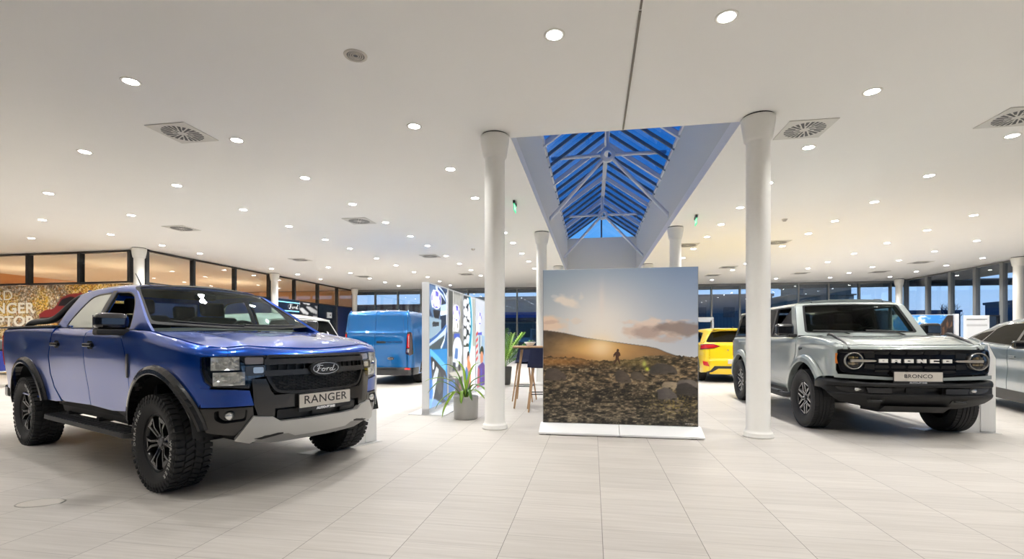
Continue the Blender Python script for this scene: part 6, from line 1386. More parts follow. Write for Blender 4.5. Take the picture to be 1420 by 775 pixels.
# --- big landscape poster
def poster_pic():
    p = Pic(320, 320); U, V, w, h = p.U, p.V, p.w, p.h
    X = lambda px: (px - 753) / 215.; Y = lambda py: 1 - (py - 374) / 214.5
    t = np.clip((V - .42) / .58, 0, 1)[..., None]; p.im = np.array((206, 206, 204)) * (1 - t) + np.array((126, 144, 166)) * t; p.im += (np.array((-8, -4, 10))) * (U[..., None] - .4)
    p.glow(.385, .60, .30, .32, (240, 230, 218), .92); p.glow(.39, .80, .02, .10, (236, 216, 204), .35)
    n1 = vnoise(w, h, 9, 16, 3); n2 = vnoise(w, h, 14, 30, 5)
    def cloud(px0, px1, py0, py1, col, a=1., seed=n1):
        cu, cv, ru, rv = (X(px0) + X(px1)) / 2, (Y(py0) + Y(py1)) / 2, (X(px1) - X(px0)) / 2, (Y(py0) - Y(py1)) / 2
        d = 1 - np.sqrt(((U - cu) / ru) ** 2 + ((V - cv) / rv) ** 2) + (seed - .5) * 1.5; p.mix(np.clip(d * 2.2, 0, 1) * a, col)
    cloud(768, 810, 410, 430, (226, 214, 200), .95); cloud(803, 814, 406, 418, (214, 208, 200), .7, n2); cloud(762, 776, 408, 414, (206, 204, 200), .6, n2)
    cloud(790, 812, 440, 450, (222, 208, 194), .8, n2); cloud(738, 790, 440, 466, (226, 200, 176), 1.); cloud(742, 775, 444, 452, (205, 172, 152), .7, n2); cloud(745, 800, 455, 475, (222, 205, 190), .8, n2)
    cloud(852, 985, 444, 472, (214, 192, 176), .95, n2); cloud(862, 935, 452, 471, (172, 150, 140), .8); cloud(905, 990, 446, 468, (140, 124, 118), .85); cloud(870, 930, 443, 452, (226, 206, 190), .7, n2); cloud(912, 948, 462, 477, (190, 168, 156), .6, n2)
    hill = [(0, Y(459)), (X(762), Y(459.5)), (X(785), Y(463)), (X(812), Y(469)), (X(840), Y(473)), (X(868), Y(477)), (X(900), Y(481)), (X(914), Y(484)), (X(926), Y(489)), (X(944), Y(495)), (1, Y(500)), (1, .3), (0, .3)]
    Bm = p.im.sum(-1); p.poly(hill, (58, 49, 42)); H_ = (p.im[..., 0] < 80)
    nz = vnoise(w, h, 20, 40, 9)
    p.im += np.where(H_[..., None], (nz[..., None] - .5) * np.array((50, 42, 34)), 0)
    d = ((U - .38) / .34) ** 2 + ((V - .475) / .11) ** 2; m = np.exp(-d) * H_; p.mix(np.clip(m * 1.05, 0, .97), (226, 176, 106)); p.glow(.385, .49, .085, .075, (252, 224, 176), .9); p.mix(np.exp(-((U - .72) / .25) ** 2 - ((V - .46) / .05) ** 2) * H_ * .5, (176, 130, 82)); p.mix(np.exp(-((U - .2) / .2) ** 2 - ((V - .42) / .03) ** 2) * .6, (176, 118, 62))
    # ground
    top = np.interp(U[0], [0, .2, .36, .5, .6, .66, .74, .86, 1], [Y(496), Y(497), Y(502), Y(501), Y(498), Y(495), Y(493.5), Y(494), Y(495)]) + (vnoise(w, 1, 40, 2, 4)[0] - .5) * .02
    G = V < top[None, :]; f = vnoise(w, h, 40, 100, 11, 3); f2 = vnoise(w, h, 130, 155, 12, 1); f3 = vnoise(w, h, 6, 22, 15, 3); f = np.clip((f - .5) * 1.9 + .5, 0, 1); f3 = np.clip((f3 - .5) * 1.8 + .5, 0, 1)
    dep = np.clip((top[None, :] - V) / .45, 0, 1)
    base = np.array((100, 82, 58)) * (1 - dep[..., None]) + np.array((74, 68, 58)) * dep[..., None]
    base = base * (.30 + 1.25 * f[..., None]) * (.6 + .7 * f3[..., None]); sp = np.clip((f2 - .62) * 5, 0, 1)[..., None] * np.clip(f * 1.6 - .4, 0, 1)[..., None]; base = base * (1 - sp * .75) + np.array((176, 162, 132)) * sp * .75
    p.im = np.where(G[..., None], base, p.im)
    p.mix(np.exp(-((U - .10) / .28) ** 2 - ((V - Y(503)) / .03) ** 2) * G * .75, (170, 116, 56)); p.mix(np.exp(-((U - .62) / .2) ** 2 - ((V - Y(503)) / .035) ** 2) * G * .5, (128, 112, 56)); p.mix(np.exp(-((U - .85) / .16) ** 2 - ((V - .14) / .08) ** 2) * G * np.clip(f2 * 2 - .7, 0, 1) * .55, (164, 142, 58))
    def rock(px0, px1, py0, py1, col):
        cu, cv, ru, rv = (X(px0) + X(px1)) / 2, Y(py1), (X(px1) - X(px0)) / 2, (Y(py0) - Y(py1)); d = 1 - np.abs((U - cu + (V - cv) * .35) / ru) ** 2.4 - np.abs((V - cv) / rv) ** 1.7 + (n2 - .5) * 1.1; m = np.clip(d * 5, 0, 1) * np.clip((V - cv + .02 + (f - .5) * .02) * 70, 0, 1) * .9
        p.mix(m, col); p.mix(m * np.clip((cu - U) / ru, 0, 1) * .4, tuple(c * .5 for c in col))
    rock(754, 788, 511, 526, (84, 74, 66)); rock(857, 878, 513, 528, (86, 76, 66)); rock(878, 898, 514, 524, (92, 82, 70)); rock(902, 942, 502, 516, (76, 70, 64)); rock(918, 948, 528, 535, (176, 158, 132)); rock(940, 969, 525, 533, (120, 112, 106)); rock(914, 940, 536, 550, (96, 90, 88)); rock(940, 970, 530, 545, (64, 58, 54))
    p.glow(X(896), Y(505), .012, .02, (196, 206, 96), .8); p.glow(X(900), Y(512), .012, .012, (222, 228, 70), .95)
    for k in range(12): p.ell(X(951 + k), Y(585.3), .0028, .0035, (206, 200, 190), .8 if k % 3 else .3)
    return p
t_ = thing('landscape_poster_stand', 'large square landscape poster with a running figure, standing on a white base between the columns', 'poster stand', (.3325, 6.4, 0))
a = Acc(); a.box((0, .035, 1.14), (1.985, .055, 2.04), 0, .004); a.obj('frame', mat('frame_grey', srgb(150, 152, 154), .4, .5), t_)
PP = poster_pic(); w2 = .985
po = PP.obj('poster_print', lambda u, v: (-w2 + 2 * w2 * u, .004, .125 + 2.03 * v), t_, print_mat('poster_ink', .55))
# the running figure is part of the print: a flat inlay
X = lambda px: -w2 + 2 * w2 * (px - 753) / 215.; Z = lambda py: .125 + 2.03 * (1 - (py - 374) / 214.5)
a = Acc(); P = [(858.6, 484.6), (860.6, 485), (861.2, 486.8), (860.4, 488.4), (862, 489.6), (862.8, 491.6), (863.2, 494), (861.4, 494.6), (860.6, 496.2), (861.2, 498.6), (862.6, 502.6), (862.8, 506), (861.4, 506), (860.6, 502.8), (858.8, 499.8), (857, 502.2), (854.4, 505.8), (853, 505.2), (855.4, 501.2), (856.4, 497.2), (856.2, 493.6), (854.6, 494.4), (854.4, 496), (853.2, 496), (853.2, 492.8), (855.4, 489.8), (857.6, 488.4), (857.8, 486.4)]
a.prism([(X(x), Z(y)) for x, y in P], 0, .0015, lambda x, z, h: (x, .0035 - h, z)); a.obj('runner_print', mat('print_silhouette', srgb(78, 50, 34), .6), po)
a = Acc(); a.prism([(-1.01, 0), (0, 0), (0, .17), (-1.01, .17)], 0, 1, lambda x, y, h: (x - .005, -.24 + y * 2.4 + 0, .012 + h * (.028 + .09 * min(1, y / .12)))); base = Acc()
for x0, x1 in ((-1.02, -.003), (.003, 1.02)):
    base.add([(x0, -.235, .012), (x1, -.235, .012), (x1, .22, .012), (x0, .22, .012), (x0, -.235, .034), (x1, -.235, .034), (x1, -.005, .118), (x0, -.005, .118), (x1, .075, .118), (x0, .075, .118), (x1, .22, .05), (x0, .22, .05)],
             [[3, 2, 1, 0], [0, 1, 5, 4], [4, 5, 6, 7], [7, 6, 8, 9], [9, 8, 10, 11], [11, 10, 2, 3], [0, 4, 7, 9, 11, 3], [1, 2, 10, 8, 6, 5]])
base.obj('base', mat('stand_white', srgb(240, 240, 240), .4), t_)
a = Acc()
for x in (-.9, 0, .9): a.box((x, -.10, .006), (.06, .2, .012))
a.obj('foot_pads', BLACK, t_)

# --- row of lightboxes
def oval(p, cu, cv, ru, rv):
    p.ell(cu, cv, ru, rv, (250, 250, 255), 1, .06); p.ell(cu, cv, ru * .90, rv * .90, (92, 88, 196), 1, .06); p.glow(cu - ru * .4, cv + rv * .3, ru * .5, rv * .5, (200, 190, 240), .7)
    for st, r in FORD: p.line([(cu + x * ru * .58, cv + (y - .05) * rv * 1.2) for x, y in catmull(st, 3)], .085 * ru, (248, 248, 255))
def lb1():
    p = Pic(100, 176, (34, 52, 84)); n = vnoise(100, 176, 5, 9, 2); p.mix(np.clip(n * 2 - .6, 0, 1) * .6, (96, 132, 170)); p.poly([(0, .80), (.55, .62), (.55, 1), (0, 1)], (120, 156, 196), .6); p.poly([(.55, .55), (1, .60), (1, .97), (.7, .98), (.62, .8)], (20, 40, 66), .95)
    p.line([(.35, 1.0), (.62, .965), (.98, .90)], .03, (210, 226, 244)); p.line([(.45, .985), (.75, .95), (1, .865)], .012, (30, 70, 140)); p.line([(.62, .82), (1, .845)], .028, (190, 214, 240)); p.line([(.60, .775), (1, .795)], .02, (222, 234, 250))
    p.poly([(.18, .80), (.58, .80), (.50, .73), (.24, .73)], (26, 26, 30)); p.poly([(.0, .74), (.64, .72), (.62, .585), (.0, .555)], (150, 176, 194)); p.line([(.16, .68), (.2, .69), (.34, .685), (.5, .69)], .012, (40, 46, 52)); p.line([(.16, .665), (.5, .675)], .008, (60, 66, 72))
    p.line([(0, .50), (.35, .555), (.7, .60), (1, .655)], .04, (210, 230, 250)); p.line([(0, .535), (.4, .585), (.75, .64), (1, .69)], .014, (60, 104, 170)); p.poly([(0, .50), (1, .61), (1, .47), (0, .47)], (70, 82, 88)); p.line([(.62, .47), (.82, .54), (.96, .66), (.96, .95)], .022, (236, 244, 255)); p.poly([(.64, .47), (.84, .54), (.97, .68), (1, .68), (1, .47)], (48, 92, 150), .8)
    p.poly([(0, 0), (1, 0), (1, .47), (0, .47)], (44, 50, 60)); p.poly([(0, .47), (1, .47), (1, .20), (.86, .28), (.42, .37), (.1, .44)], (30, 136, 206)); p.line([(.05, .45), (.45, .385), (.9, .30)], .03, (96, 186, 232)); p.poly([(.1, .42), (.42, .36), (.56, .28), (.34, .30), (.16, .38)], (26, 28, 34)); p.poly([(.36, .30), (.60, .27), (.70, .12), (.52, .08), (.36, .16)], (70, 74, 74)); p.poly([(.06, .02), (.20, .06), (.50, .30), (.36, .33), (.10, .20)], (226, 234, 240), .9); p.poly([(.72, .04), (.98, .0), (.98, .2), (.8, .24)], (70, 130, 196), .8); p.poly([(0, 0), (.1, 0), (.18, .12), (.06, .42), (0, .44)], (54, 126, 210), .9); p.ell(.2, .34, .05, .035, (230, 236, 240))
    p.poly([(0, 0), (.7, 0), (.3, .06), (0, .08)], (150, 196, 240), .8); oval(p, .36, .885, .30, .082)
    return p
def lb2():
    p = Pic(100, 176, (150, 152, 148)); n = vnoise(100, 176, 8, 12, 6); p.mix(np.clip(n * 2.2 - .7, 0, 1) * .7, (92, 90, 84)); p.poly([(0, .4), (.24, .4), (.28, 1), (0, 1)], (66, 66, 62), .85); p.poly([(.28, .62), (.9, .66), (.94, .98), (.3, .98)], (186, 184, 176), .55); p.line([(.3, .62), (.32, 1)], .02, (226, 226, 220), .7)
    p.poly([(.36, .605), (.78, .61), (.78, .565), (.36, .56)], (66, 92, 190)); p.ell(.62, .45, .36, .13, (232, 236, 244), 1, .1); p.poly([(.28, .28), (.9, .30), (.98, .48), (.42, .50), (.28, .42)], (226, 232, 240)); p.poly([(.38, .37), (.62, .36), (.66, .46), (.46, .47)], (96, 132, 190)); p.poly([(.26, .26), (.48, .25), (.48, .33), (.28, .34)], (40, 50, 64)); p.ell(.76, .29, .09, .05, (36, 38, 42)); p.poly([(0, .18), (1, .17), (1, .24), (0, .25)], (196, 194, 184)); p.poly([(0, .25), (.5, .16), (0, .16)], (60, 62, 66), .7)
    p.poly([(0, 0), (1, 0), (1, .18), (0, .18)], (72, 72, 76)); p.poly([(0, .05), (.46, .08), (.42, .17), (0, .17)], (70, 112, 170)); p.poly([(.5, 0), (.9, .02), (.94, .18), (.6, .17)], (46, 40, 42)); p.poly([(0, 0), (.3, 0), (.46, .08), (.1, .06)], (196, 206, 220), .8); p.glow(.8, .08, .1, .04, (190, 120, 100), .6); oval(p, .55, .80, .28, .085)
    return p
def lb3():
    p = Pic(100, 176, (240, 242, 246)); p.poly([(.0, .47), (.62, .47), (.62, 1), (0, 1)], (38, 40, 42))
    for (u, v, ru, rv) in ((.12, .92, .11, .04), (.34, .95, .09, .03), (.5, .88, .1, .04), (.16, .83, .13, .045), (.42, .80, .12, .045), (.56, .74, .07, .04), (.12, .73, .12, .045), (.36, .69, .10, .04), (.10, .62, .10, .04), (.52, .64, .08, .035), (.36, .55, .12, .045), (.12, .52, .10, .03)): p.poly([(u - ru * 1.25, v + rv * .35), (u - ru * .3, v + rv * 1.15), (u + ru * 1.15, v + rv * .8), (u + ru * 1.3, v - rv * .3), (u + ru * .35, v - rv * 1.15), (u - ru * 1.05, v - rv * .75)], (236, 240, 244))
    p.ell(.34, .62, .1, .035, (60, 66, 70), .8, .3); p.line([(.50, 1), (.62, .9), (.68, .75), (.64, .6), (.5, .47)], .07, (24, 150, 190)); p.line([(.60, 1), (.70, .88), (.74, .74), (.72, .6), (.62, .47)], .03, (170, 222, 236)); p.poly([(.76, .47), (1, .47), (1, 1), (.70, 1), (.78, .8)], (176, 178, 170))
    p.ell(.38, .36, .12, .07, (64, 44, 38)); p.ell(.4, .33, .1, .05, (214, 150, 116)); p.poly([(.2, .02), (.64, .02), (.6, .28), (.5, .33), (.28, .3)], (212, 138, 92)); p.poly([(.08, 0), (.36, 0), (.34, .24), (.16, .28)], (58, 112, 170)); p.poly([(.36, 0), (.5, 0), (.5, .2), (.38, .22)], (110, 90, 84)); p.poly([(.76, 0), (.95, 0), (.95, .12), (.8, .3), (.72, .2)], (214, 214, 220), .9)
    return p
def lb4():
    p = Pic(100, 176, (206, 212, 220)); n = vnoise(100, 176, 6, 9, 8); p.mix(np.clip(n * 2 - .7, 0, 1) * .5, (156, 170, 190)); p.poly([(.02, .62), (.34, .62), (.34, .74), (.02, .74)], (244, 246, 250), .8); p.poly([(.1, .625), (.62, .63), (.62, .60), (.1, .595)], (84, 84, 196)); p.poly([(.5, .2), (1, .2), (1, .58), (.6, .60)], (150, 176, 206), .9); p.poly([(.32, .38), (.42, .38), (.44, .58), (.34, .6)], (92, 116, 150))
    for k in range(5): p.poly([(.02, .30 + k * .07), (.2, .33 + k * .07), (.2, .365 + k * .07), (.02, .335 + k * .07)], (206, 60, 56))
    p.ell(.62, .40, .2, .07, (44, 40, 40)); p.ell(.6, .33, .17, .08, (208, 140, 112)); p.poly([(.1, 0), (1, 0), (1, .22), (.7, .28), (.2, .24)], (92, 66, 132)); p.poly([(.1, 0), (.36, 0), (.36, .2), (.2, .24)], (196, 92, 92), .8); p.poly([(.5, 0), (.62, 0), (.62, .2), (.5, .22)], (74, 80, 170)); oval(p, .4, .79, .24, .08)
    return p
LBG = print_mat('lightbox_print', .3, .62)
GLOWW = mat('lightbox_glow_white', (.9, .95, 1.), .4, emis=(.8, .9, 1.), estr=.6)
for i, (pic, y0, l) in enumerate(((lb1(), 7.40, 'lit display panel with blue car close-ups, nearest of the row beside the pot plant'), (lb2(), 8.44, 'lit display panel with a white van picture, second from the blue car close-ups'), (lb3(), 9.48, 'lit display panel with a black and white hexagon pattern and teal curve'), (lb4(), 10.52, 'lit display panel with red stripes and people, farthest of the row'))):
    t_ = thing('lightbox_display', l, 'display panel', (-2.66, y0, 0), 0, 'backlit display panels')
    a = Acc(); a.box((-.055, .49, 1.075), (.008, 1.0, 2.13)); a.box((0, .0, 1.075), (.12, .02, 2.14), 0, .003); a.box((0, .98, 1.075), (.12, .02, 2.14), 0, .003); a.box((0, .49, 2.14), (.12, 1.0, .02), 0, .003); a.box((0, .49, .06), (.12, 1.0, .08)); a.obj('case', mat('case_white', srgb(236, 238, 240), .4), t_)
    pic.obj('backlit_print', lambda u, v: (.061, .012 + .956 * u, .105 + 2.02 * v), t_, LBG)
    a = Acc(); a.box((.02, .49, .008), (.62, 1.02 if i else 1.0, .016), 0, .004); a.box((.0, .49, .02), (.16, .96, .012)); a.obj('base_plate', mat('stand_white'), t_)
    a = Acc(); a.box((.02, .49, .0185), (.54, .9, .003)); 
    if i == 1:
        g = text_acc('PRO', .30, .002, .012, .9, .78); g.xform(Matrix.Translation((.0625, .49, .105 + 2.02 * .675)) @ Matrix(((0, 0, 1, 0), (1, 0, 0, 0), (0, 1, 0, 0), (0, 0, 0, 1)))); g.obj('print_lettering', mat('glow_letter_white', (.95, .97, 1), .4, emis=(1, 1, 1), estr=.6), t_)

# --- wall banner on the left
def banner_pic():
    w, h = 420, 190; p = Pic(w, h, (168, 150, 126)); U, V = p.U, p.V; n = vnoise(w, h, 9, 5, 21); n2 = vnoise(w, h, 50, 26, 22, 3); n3 = vnoise(w, h, 190, 90, 23, 1); n4 = vnoise(w, h, 100, 50, 24, 2)
    lf = np.clip((.97 - U) * 9, 0, 1); p.mix(np.clip((n - .40) * 4.5 + .35, 0, 1) * lf, (226, 176, 52)); p.mix(np.clip((n4 - .54) * 7, 0, 1) * lf * .7, (168, 100, 26)); p.mix(np.clip((U - .86) * 7, 0, 1) * .8, (158, 144, 130)); p.mix(np.clip((n2 - .5) * 5, 0, 1) * np.clip((U - .84) * 8, 0, 1) * .6, (206, 186, 166)); p.mix(np.clip((n3 - .60) * 7, 0, 1) * .75, (238, 224, 206)); p.mix(np.clip((.40 - n3) * 7, 0, 1) * .7, (92, 78, 60)); p.mix(np.clip((n2 - .58) * 6, 0, 1) * np.clip(1 - abs(U - .95) * 10, 0, 1) * .5, (150, 120, 60))
    return p
bx0, bx1, bz0, bz1 = -20.9, -14.12, .06, 2.97
t_ = thing('wall_banner', 'wide autumn-coloured wall print with white lettering behind the pickup', 'wall banner', (0, LY - .07, 0))
p = banner_pic(); Ub = lambda x: (x - bx0) / (bx1 - bx0); Vb = lambda z: (z - bz0) / (bz1 - bz0)
def npx(px, Y=LY - .07): r = (px - 710) / 665; d = Y / (r * math.sin(TH) + math.cos(TH)); return r * d * math.cos(TH) - d * math.sin(TH), d
def nz_(px, py): return CAMZ + (467.5 - py) * npx(px)[1] / 665
def bp_(px, py): return (Ub(npx(px)[0]), Vb(nz_(px, py)))
p.poly([bp_(*q) for q in ((78, 424), (84, 414), (94, 408), (112, 406), (130, 408), (134, 446), (56, 446), (54, 436), (62, 430), (74, 428))], (140, 44, 44)); p.poly([bp_(*q) for q in ((80, 424), (86, 415), (98, 411), (104, 412), (100, 424))], (40, 34, 36)); p.poly([bp_(*q) for q in ((54, 446), (56, 440), (130, 440), (130, 452))], (60, 40, 38)); p.ell(*bp_(80, 412.5), .006, .014, (255, 236, 190))
p.obj('banner_print', lambda u, v: (bx0 + (bx1 - bx0) * u, 0, bz0 + (bz1 - bz0) * v), t_, print_mat('banner_ink', .45))
a = Acc(); a.box(((bx0 + bx1) / 2, .012, (bz0 + bz1) / 2), (bx1 - bx0 + .02, .02, bz1 - bz0 + .02)); a.obj('backing_board', mat('frame_grey'), t_)
for txt, pxr, py0, py1, bold, sp_ in (('FORD', 17.6, 402.6, 416.2, .001, 1.0), ('RANGER', 48.6, 420.2, 434.4, .011, 1.06), ('RAPTOR', 48.4, 438.6, 452.2, .011, 1.06)):
    xr, d = npx(pxr); zt, zb_ = nz_(pxr, py0), nz_(pxr, py1); size = (zt - zb_) / .70
    g = text_acc(txt, size, .006, bold, sp_, 1.24); mx = max(v[0] for v in g.v); my = min(v[1] for v in g.v)
    g.xform(Matrix.Translation((xr - mx, -.003, zb_ - my)) @ Matrix(((1, 0, 0, 0), (0, 0, -1, 0), (0, 1, 0, 0), (0, 0, 0, 1)))); g.obj('banner_lettering', mat('banner_white', srgb(240, 232, 214), .5), t_)
# --- dark graphics on the navy wall, with the oval sign
def pxw(px, XX): r = (px - 710) / 665; d = XX / (r * math.cos(TH) - math.sin(TH)); return r * d * math.sin(TH) + d * math.cos(TH), d
def zpx(px, py, XX): return CAMZ + (467.5 - py) * pxw(px, XX)[1] / 665
XW = LX + .03
ya, yb_, yc_ = pxw(378, XW)[0] + .15, pxw(413.5, XW)[0], pxw(440.5, XW)[0]
t_ = thing('wall_graphic', 'black wall graphic with grey hexagon shapes near the far left corner', 'wall graphic', (XW, 0, 0))
p = Pic(70, 90, (12, 13, 16)); zt = 2.94
W_ = lambda px, py: ((pxw(px, XW)[0] - yb_) / (yc_ - yb_), (zpx(px, py, XW)) / zt)
for P in (((415, 415.5), (424, 416), (430.5, 420), (429, 423), (421, 421.5)), ((429, 416.5), (439.5, 417), (439.5, 421.5), (434, 420)), ((413.5, 417), (416.5, 421), (414.5, 424), (413, 422)), ((413.8, 427), (420, 427), (428, 434), (427, 437), (420, 435)), ((423, 425), (430, 425), (439.5, 431), (439.5, 436.5), (431, 433)), ((435.5, 424), (439.5, 424), (439.5, 429)), ((433, 437.5), (439.5, 438), (439.5, 444.5), (435, 441)), ((431, 451.5), (439.5, 453), (439, 456), (432, 455)), ((424, 441), (432, 445.5), (431, 446))):
    p.poly([W_(*q) for q in P], (186, 188, 190) if P[0][0] != 424 else (40, 110, 130))
p.obj('graphic_print', lambda u, v: (.012, yb_ + (yc_ - yb_) * (1 - u), zt * v) if False else (.012, yb_ + (yc_ - yb_) * u, zt * v), t_, print_mat('graphic_ink', .4))
a = Acc(); a.box((0, (yb_ + yc_) / 2, zt / 2), (.02, yc_ - yb_ + .01, zt)); a.obj('backing_board', BLACK, t_)
t_ = thing('dealer_sign', 'dark blue sign with a bright oval and pale blue stripes on the navy wall', 'sign', (XW, 0, 0))
z0, z1 = zpx(400, 441, XW), zpx(400, 415, XW)
a = Acc(); a.box((.03, (ya + yb_) / 2, (z0 + z1) / 2), (.08, yb_ - ya, z1 - z0), 0, .01); so = a.obj('sign_panel', mat('sign_dark_blue', (.006, .012, .03), .25, 0, .5), t_)
for py in (419.3, 431.2):
    z = zpx(400, py, XW); a = Acc(); a.box((.073, (ya + yb_) / 2 - .02, z), (.01, yb_ - ya - .06, .045)); a.obj('stripe', mat('sign_light_stripe', srgb(110, 190, 230), .3, emis=(.25, .6, .9), estr=.5), so)
yo, d_ = pxw(405.5, XW); zo = zpx(405.5, 425.6, XW)
oval_badge(.88, .36, 'oval_emblem', so, Matrix.Translation((.074, yo, zo)) @ Matrix(((0, 0, 1, 0), (1, 0, 0, 0), (0, 1, 0, 0), (0, 0, 0, 1))), (.012, .03, .12), (.6, .62, .66))
# the far end of that wall: dark board with a small white box
yd = pxw(468, XW)[0]
a = Acc(); a.box((XW + .005, (yc_ + yd) / 2 + .02, 1.47), (.03, yd - yc_ - .06, 2.94)); o = a.obj('dark_board', mat('dark_board', (.008, .010, .014), .2, 0, .4)); tag(o, 'glossy dark board at the far end of the navy wall', 'wall board')
yk_, _ = pxw(455.5, XW); a = Acc(); a.box((XW + .05, yk_, zpx(455.5, 437, XW)), (.06, .42, .30), 0, .01); o = a.obj('wall_box', mat('case_white')); tag(o, 'small white box mounted on the dark board', 'wall box')
b = Acc(); b.box((XW + .082, yk_ + .05, zpx(455.5, 437, XW)), (.004, .08, .08)); b.obj('display', BLACK, o)
# --- stand with a mountain picture by the right windows
def mountain_pic():
    w, h = 110, 110; p = Pic(w, h, (60, 132, 206)); U, V = p.U, p.V; n = vnoise(w, h, 10, 16, 31); n2 = vnoise(w, h, 40, 24, 33, 3)
    p.mix(np.clip((n - .52) * 5, 0, 1) * .9, (226, 232, 240)); p.poly([(.0, .30), (.60, .52), (.70, .66), (.80, .84), (.88, .97), (.92, 1), (1, 1), (1, 0), (0, 0)], (50, 42, 40)); M_ = p.im[..., 2] < 60
    st = vnoise(w, h, 30, 12, 35, 2); p.mix(np.clip((st - .5) * 6, 0, 1) * M_ * np.clip((U + V * .6 - 1.05) * 4, 0, 1) * .55, (150, 104, 66)); p.poly([(.80, .2), (1, .2), (1, .80), (.90, .74)], (30, 28, 31), .85); p.poly([(0, 0), (.62, 0), (.64, .40), (.60, .55), (0, .5)], (24, 66, 150)); p.poly([(.64, .1), (.80, .1), (.80, .62), (.70, .62)], (14, 14, 16)); p.poly([(.72, 0), (1, .02), (1, .16), (.84, .10)], (150, 92, 60))
    return p
t_ = thing('mountain_poster_stand', 'poster stand with blue sky and brown mountainside behind the off-road car', 'poster stand', (*bld((1280 - 710) / 665 * 18, 18), 0), R(-4))
a = Acc(); a.box((0, .03, 1.09), (1.98, .05, 2.03)); a.box((1.03, .0, 1.09), (.12, .16, 2.06), 0, .008); a.obj('frame', mat('case_white'), t_)
mountain_pic().obj('poster_print', lambda u, v: (-.97 + 1.94 * u, .002, .10 + 1.99 * v), t_, print_mat('mountain_ink', .4, .25))
a = Acc(); a.box((0, 0, .02), (2.0, .5, .04), 0, .01); a.obj('base', mat('stand_white'), t_)
t_ = thing('notice_board', 'white notice board with a line of small print by the right windows', 'notice board', (*bld((1354 - 710) / 665 * 15.2, 15.2), 0), R(-2))
a = Acc(); a.box((0, 0, 1.0), (.68, .04, 1.9), 0, .006); bo_ = a.obj('board', mat('case_white'), t_)
for k, (z, w_) in enumerate(((1.83, .56), (1.80, .50), (1.66, .56), (1.62, .56))):
    a = Acc(); a.box((-.28 + w_ / 2, -.0215, z), (w_, .002, .009 if k else .016)); a.obj('text_line', mat('plate_ink'), bo_)
a = Acc(); a.box((0, 0, .02), (.7, .4, .04), 0, .01); a.obj('base', mat('stand_white'), t_)
t_ = thing('info_screen', 'black standing screen right beside the white notice board', 'screen', (*bld((1375.5 - 710) / 665 * 15.6, 15.6), 0), R(-2))
a = Acc(); a.box((0, 0, 1.25), (.42, .06, 1.45), 0, .008); s_ = a.obj('housing', BLACK, t_); a = Acc(); a.box((0, -.032, 1.25), (.38, .004, 1.38)); a.obj('display', mat('screen_off', (.004, .006, .012), .08, 0, 1.), s_); a = Acc(); a.box((0, 0, .27), (.08, .05, .56)); a.box((0, 0, .02), (.42, .36, .04), 0, .01); a.obj('base', GREYM, t_)
# ------------------------------------------------------------------ plants
def strap_leaf(acc, pts, w, mi=0, fold=.25):
    P = [Vector(p) for p in catmull(pts, 6)]; n = len(P); vs = []
    for i, p in enumerate(P):
        t = i / (n - 1); d = (P[min(i + 1, n - 1)] - P[max(i - 1, 0)]).normalized(); s = d.cross(Vector((0, 0, 1)));
        s = s.normalized() if s.length > .05 else Vector((1, 0, 0)); up = s.cross(d).normalized(); ww = w * (min(1, .45 + 2.2 * t) * (1 - max(0, (t - .6) / .4) ** 1.6) + .02) / 2
        vs += [p - s * ww + up * ww * fold, p - up * ww * fold * .6, p + s * ww + up * ww * fold, p - up * (ww * fold * .6 + .0015)]
    fs = []
    for i in range(n - 1): fs += [[4 * i, 4 * i + 4, 4 * i + 5, 4 * i + 1], [4 * i + 1, 4 * i + 5, 4 * i + 6, 4 * i + 2], [4 * i + 2, 4 * i + 6, 4 * i + 7, 4 * i + 3], [4 * i + 3, 4 * i + 7, 4 * i + 4, 4 * i]]
    return acc.add(vs, fs, mi, None, True)
def leaf_mat(name, c0, c1):
    m = mat(name, c0, .35, noise=.35, nscale=9); return m
px_, pd_ = 646, 665 * 1.26 / (580 - 467.5); PX, PY = bld((px_ - 710) / 665 * pd_, pd_)
t_ = thing('potted_strap_plant', 'green plant with long arching strap leaves in a grey cylinder pot by the left column', 'potted plant', (PX, PY, 0), TH)
a = Acc(); a.lathe([(0, 0), (.175, 0), (.185, .012), (.195, .34), (.19, .35), (.18, .348), (.176, .30), (0, .30)], 40); a.obj('pot', mat('pot_grey', srgb(170, 169, 166), .45, .2), t_)
a = Acc(); a.lathe([(0, .305), (.176, .302)], 24); a.obj('soil', mat('soil', (.03, .02, .012), .95, noise=.5, nscale=60), t_)
S_ = pd_ / 665
def lp(px, py, dy=0): return ((px - 646) * S_, dy, CAMZ + (467.5 - py) * (pd_ + dy) / 665 * 1.0)
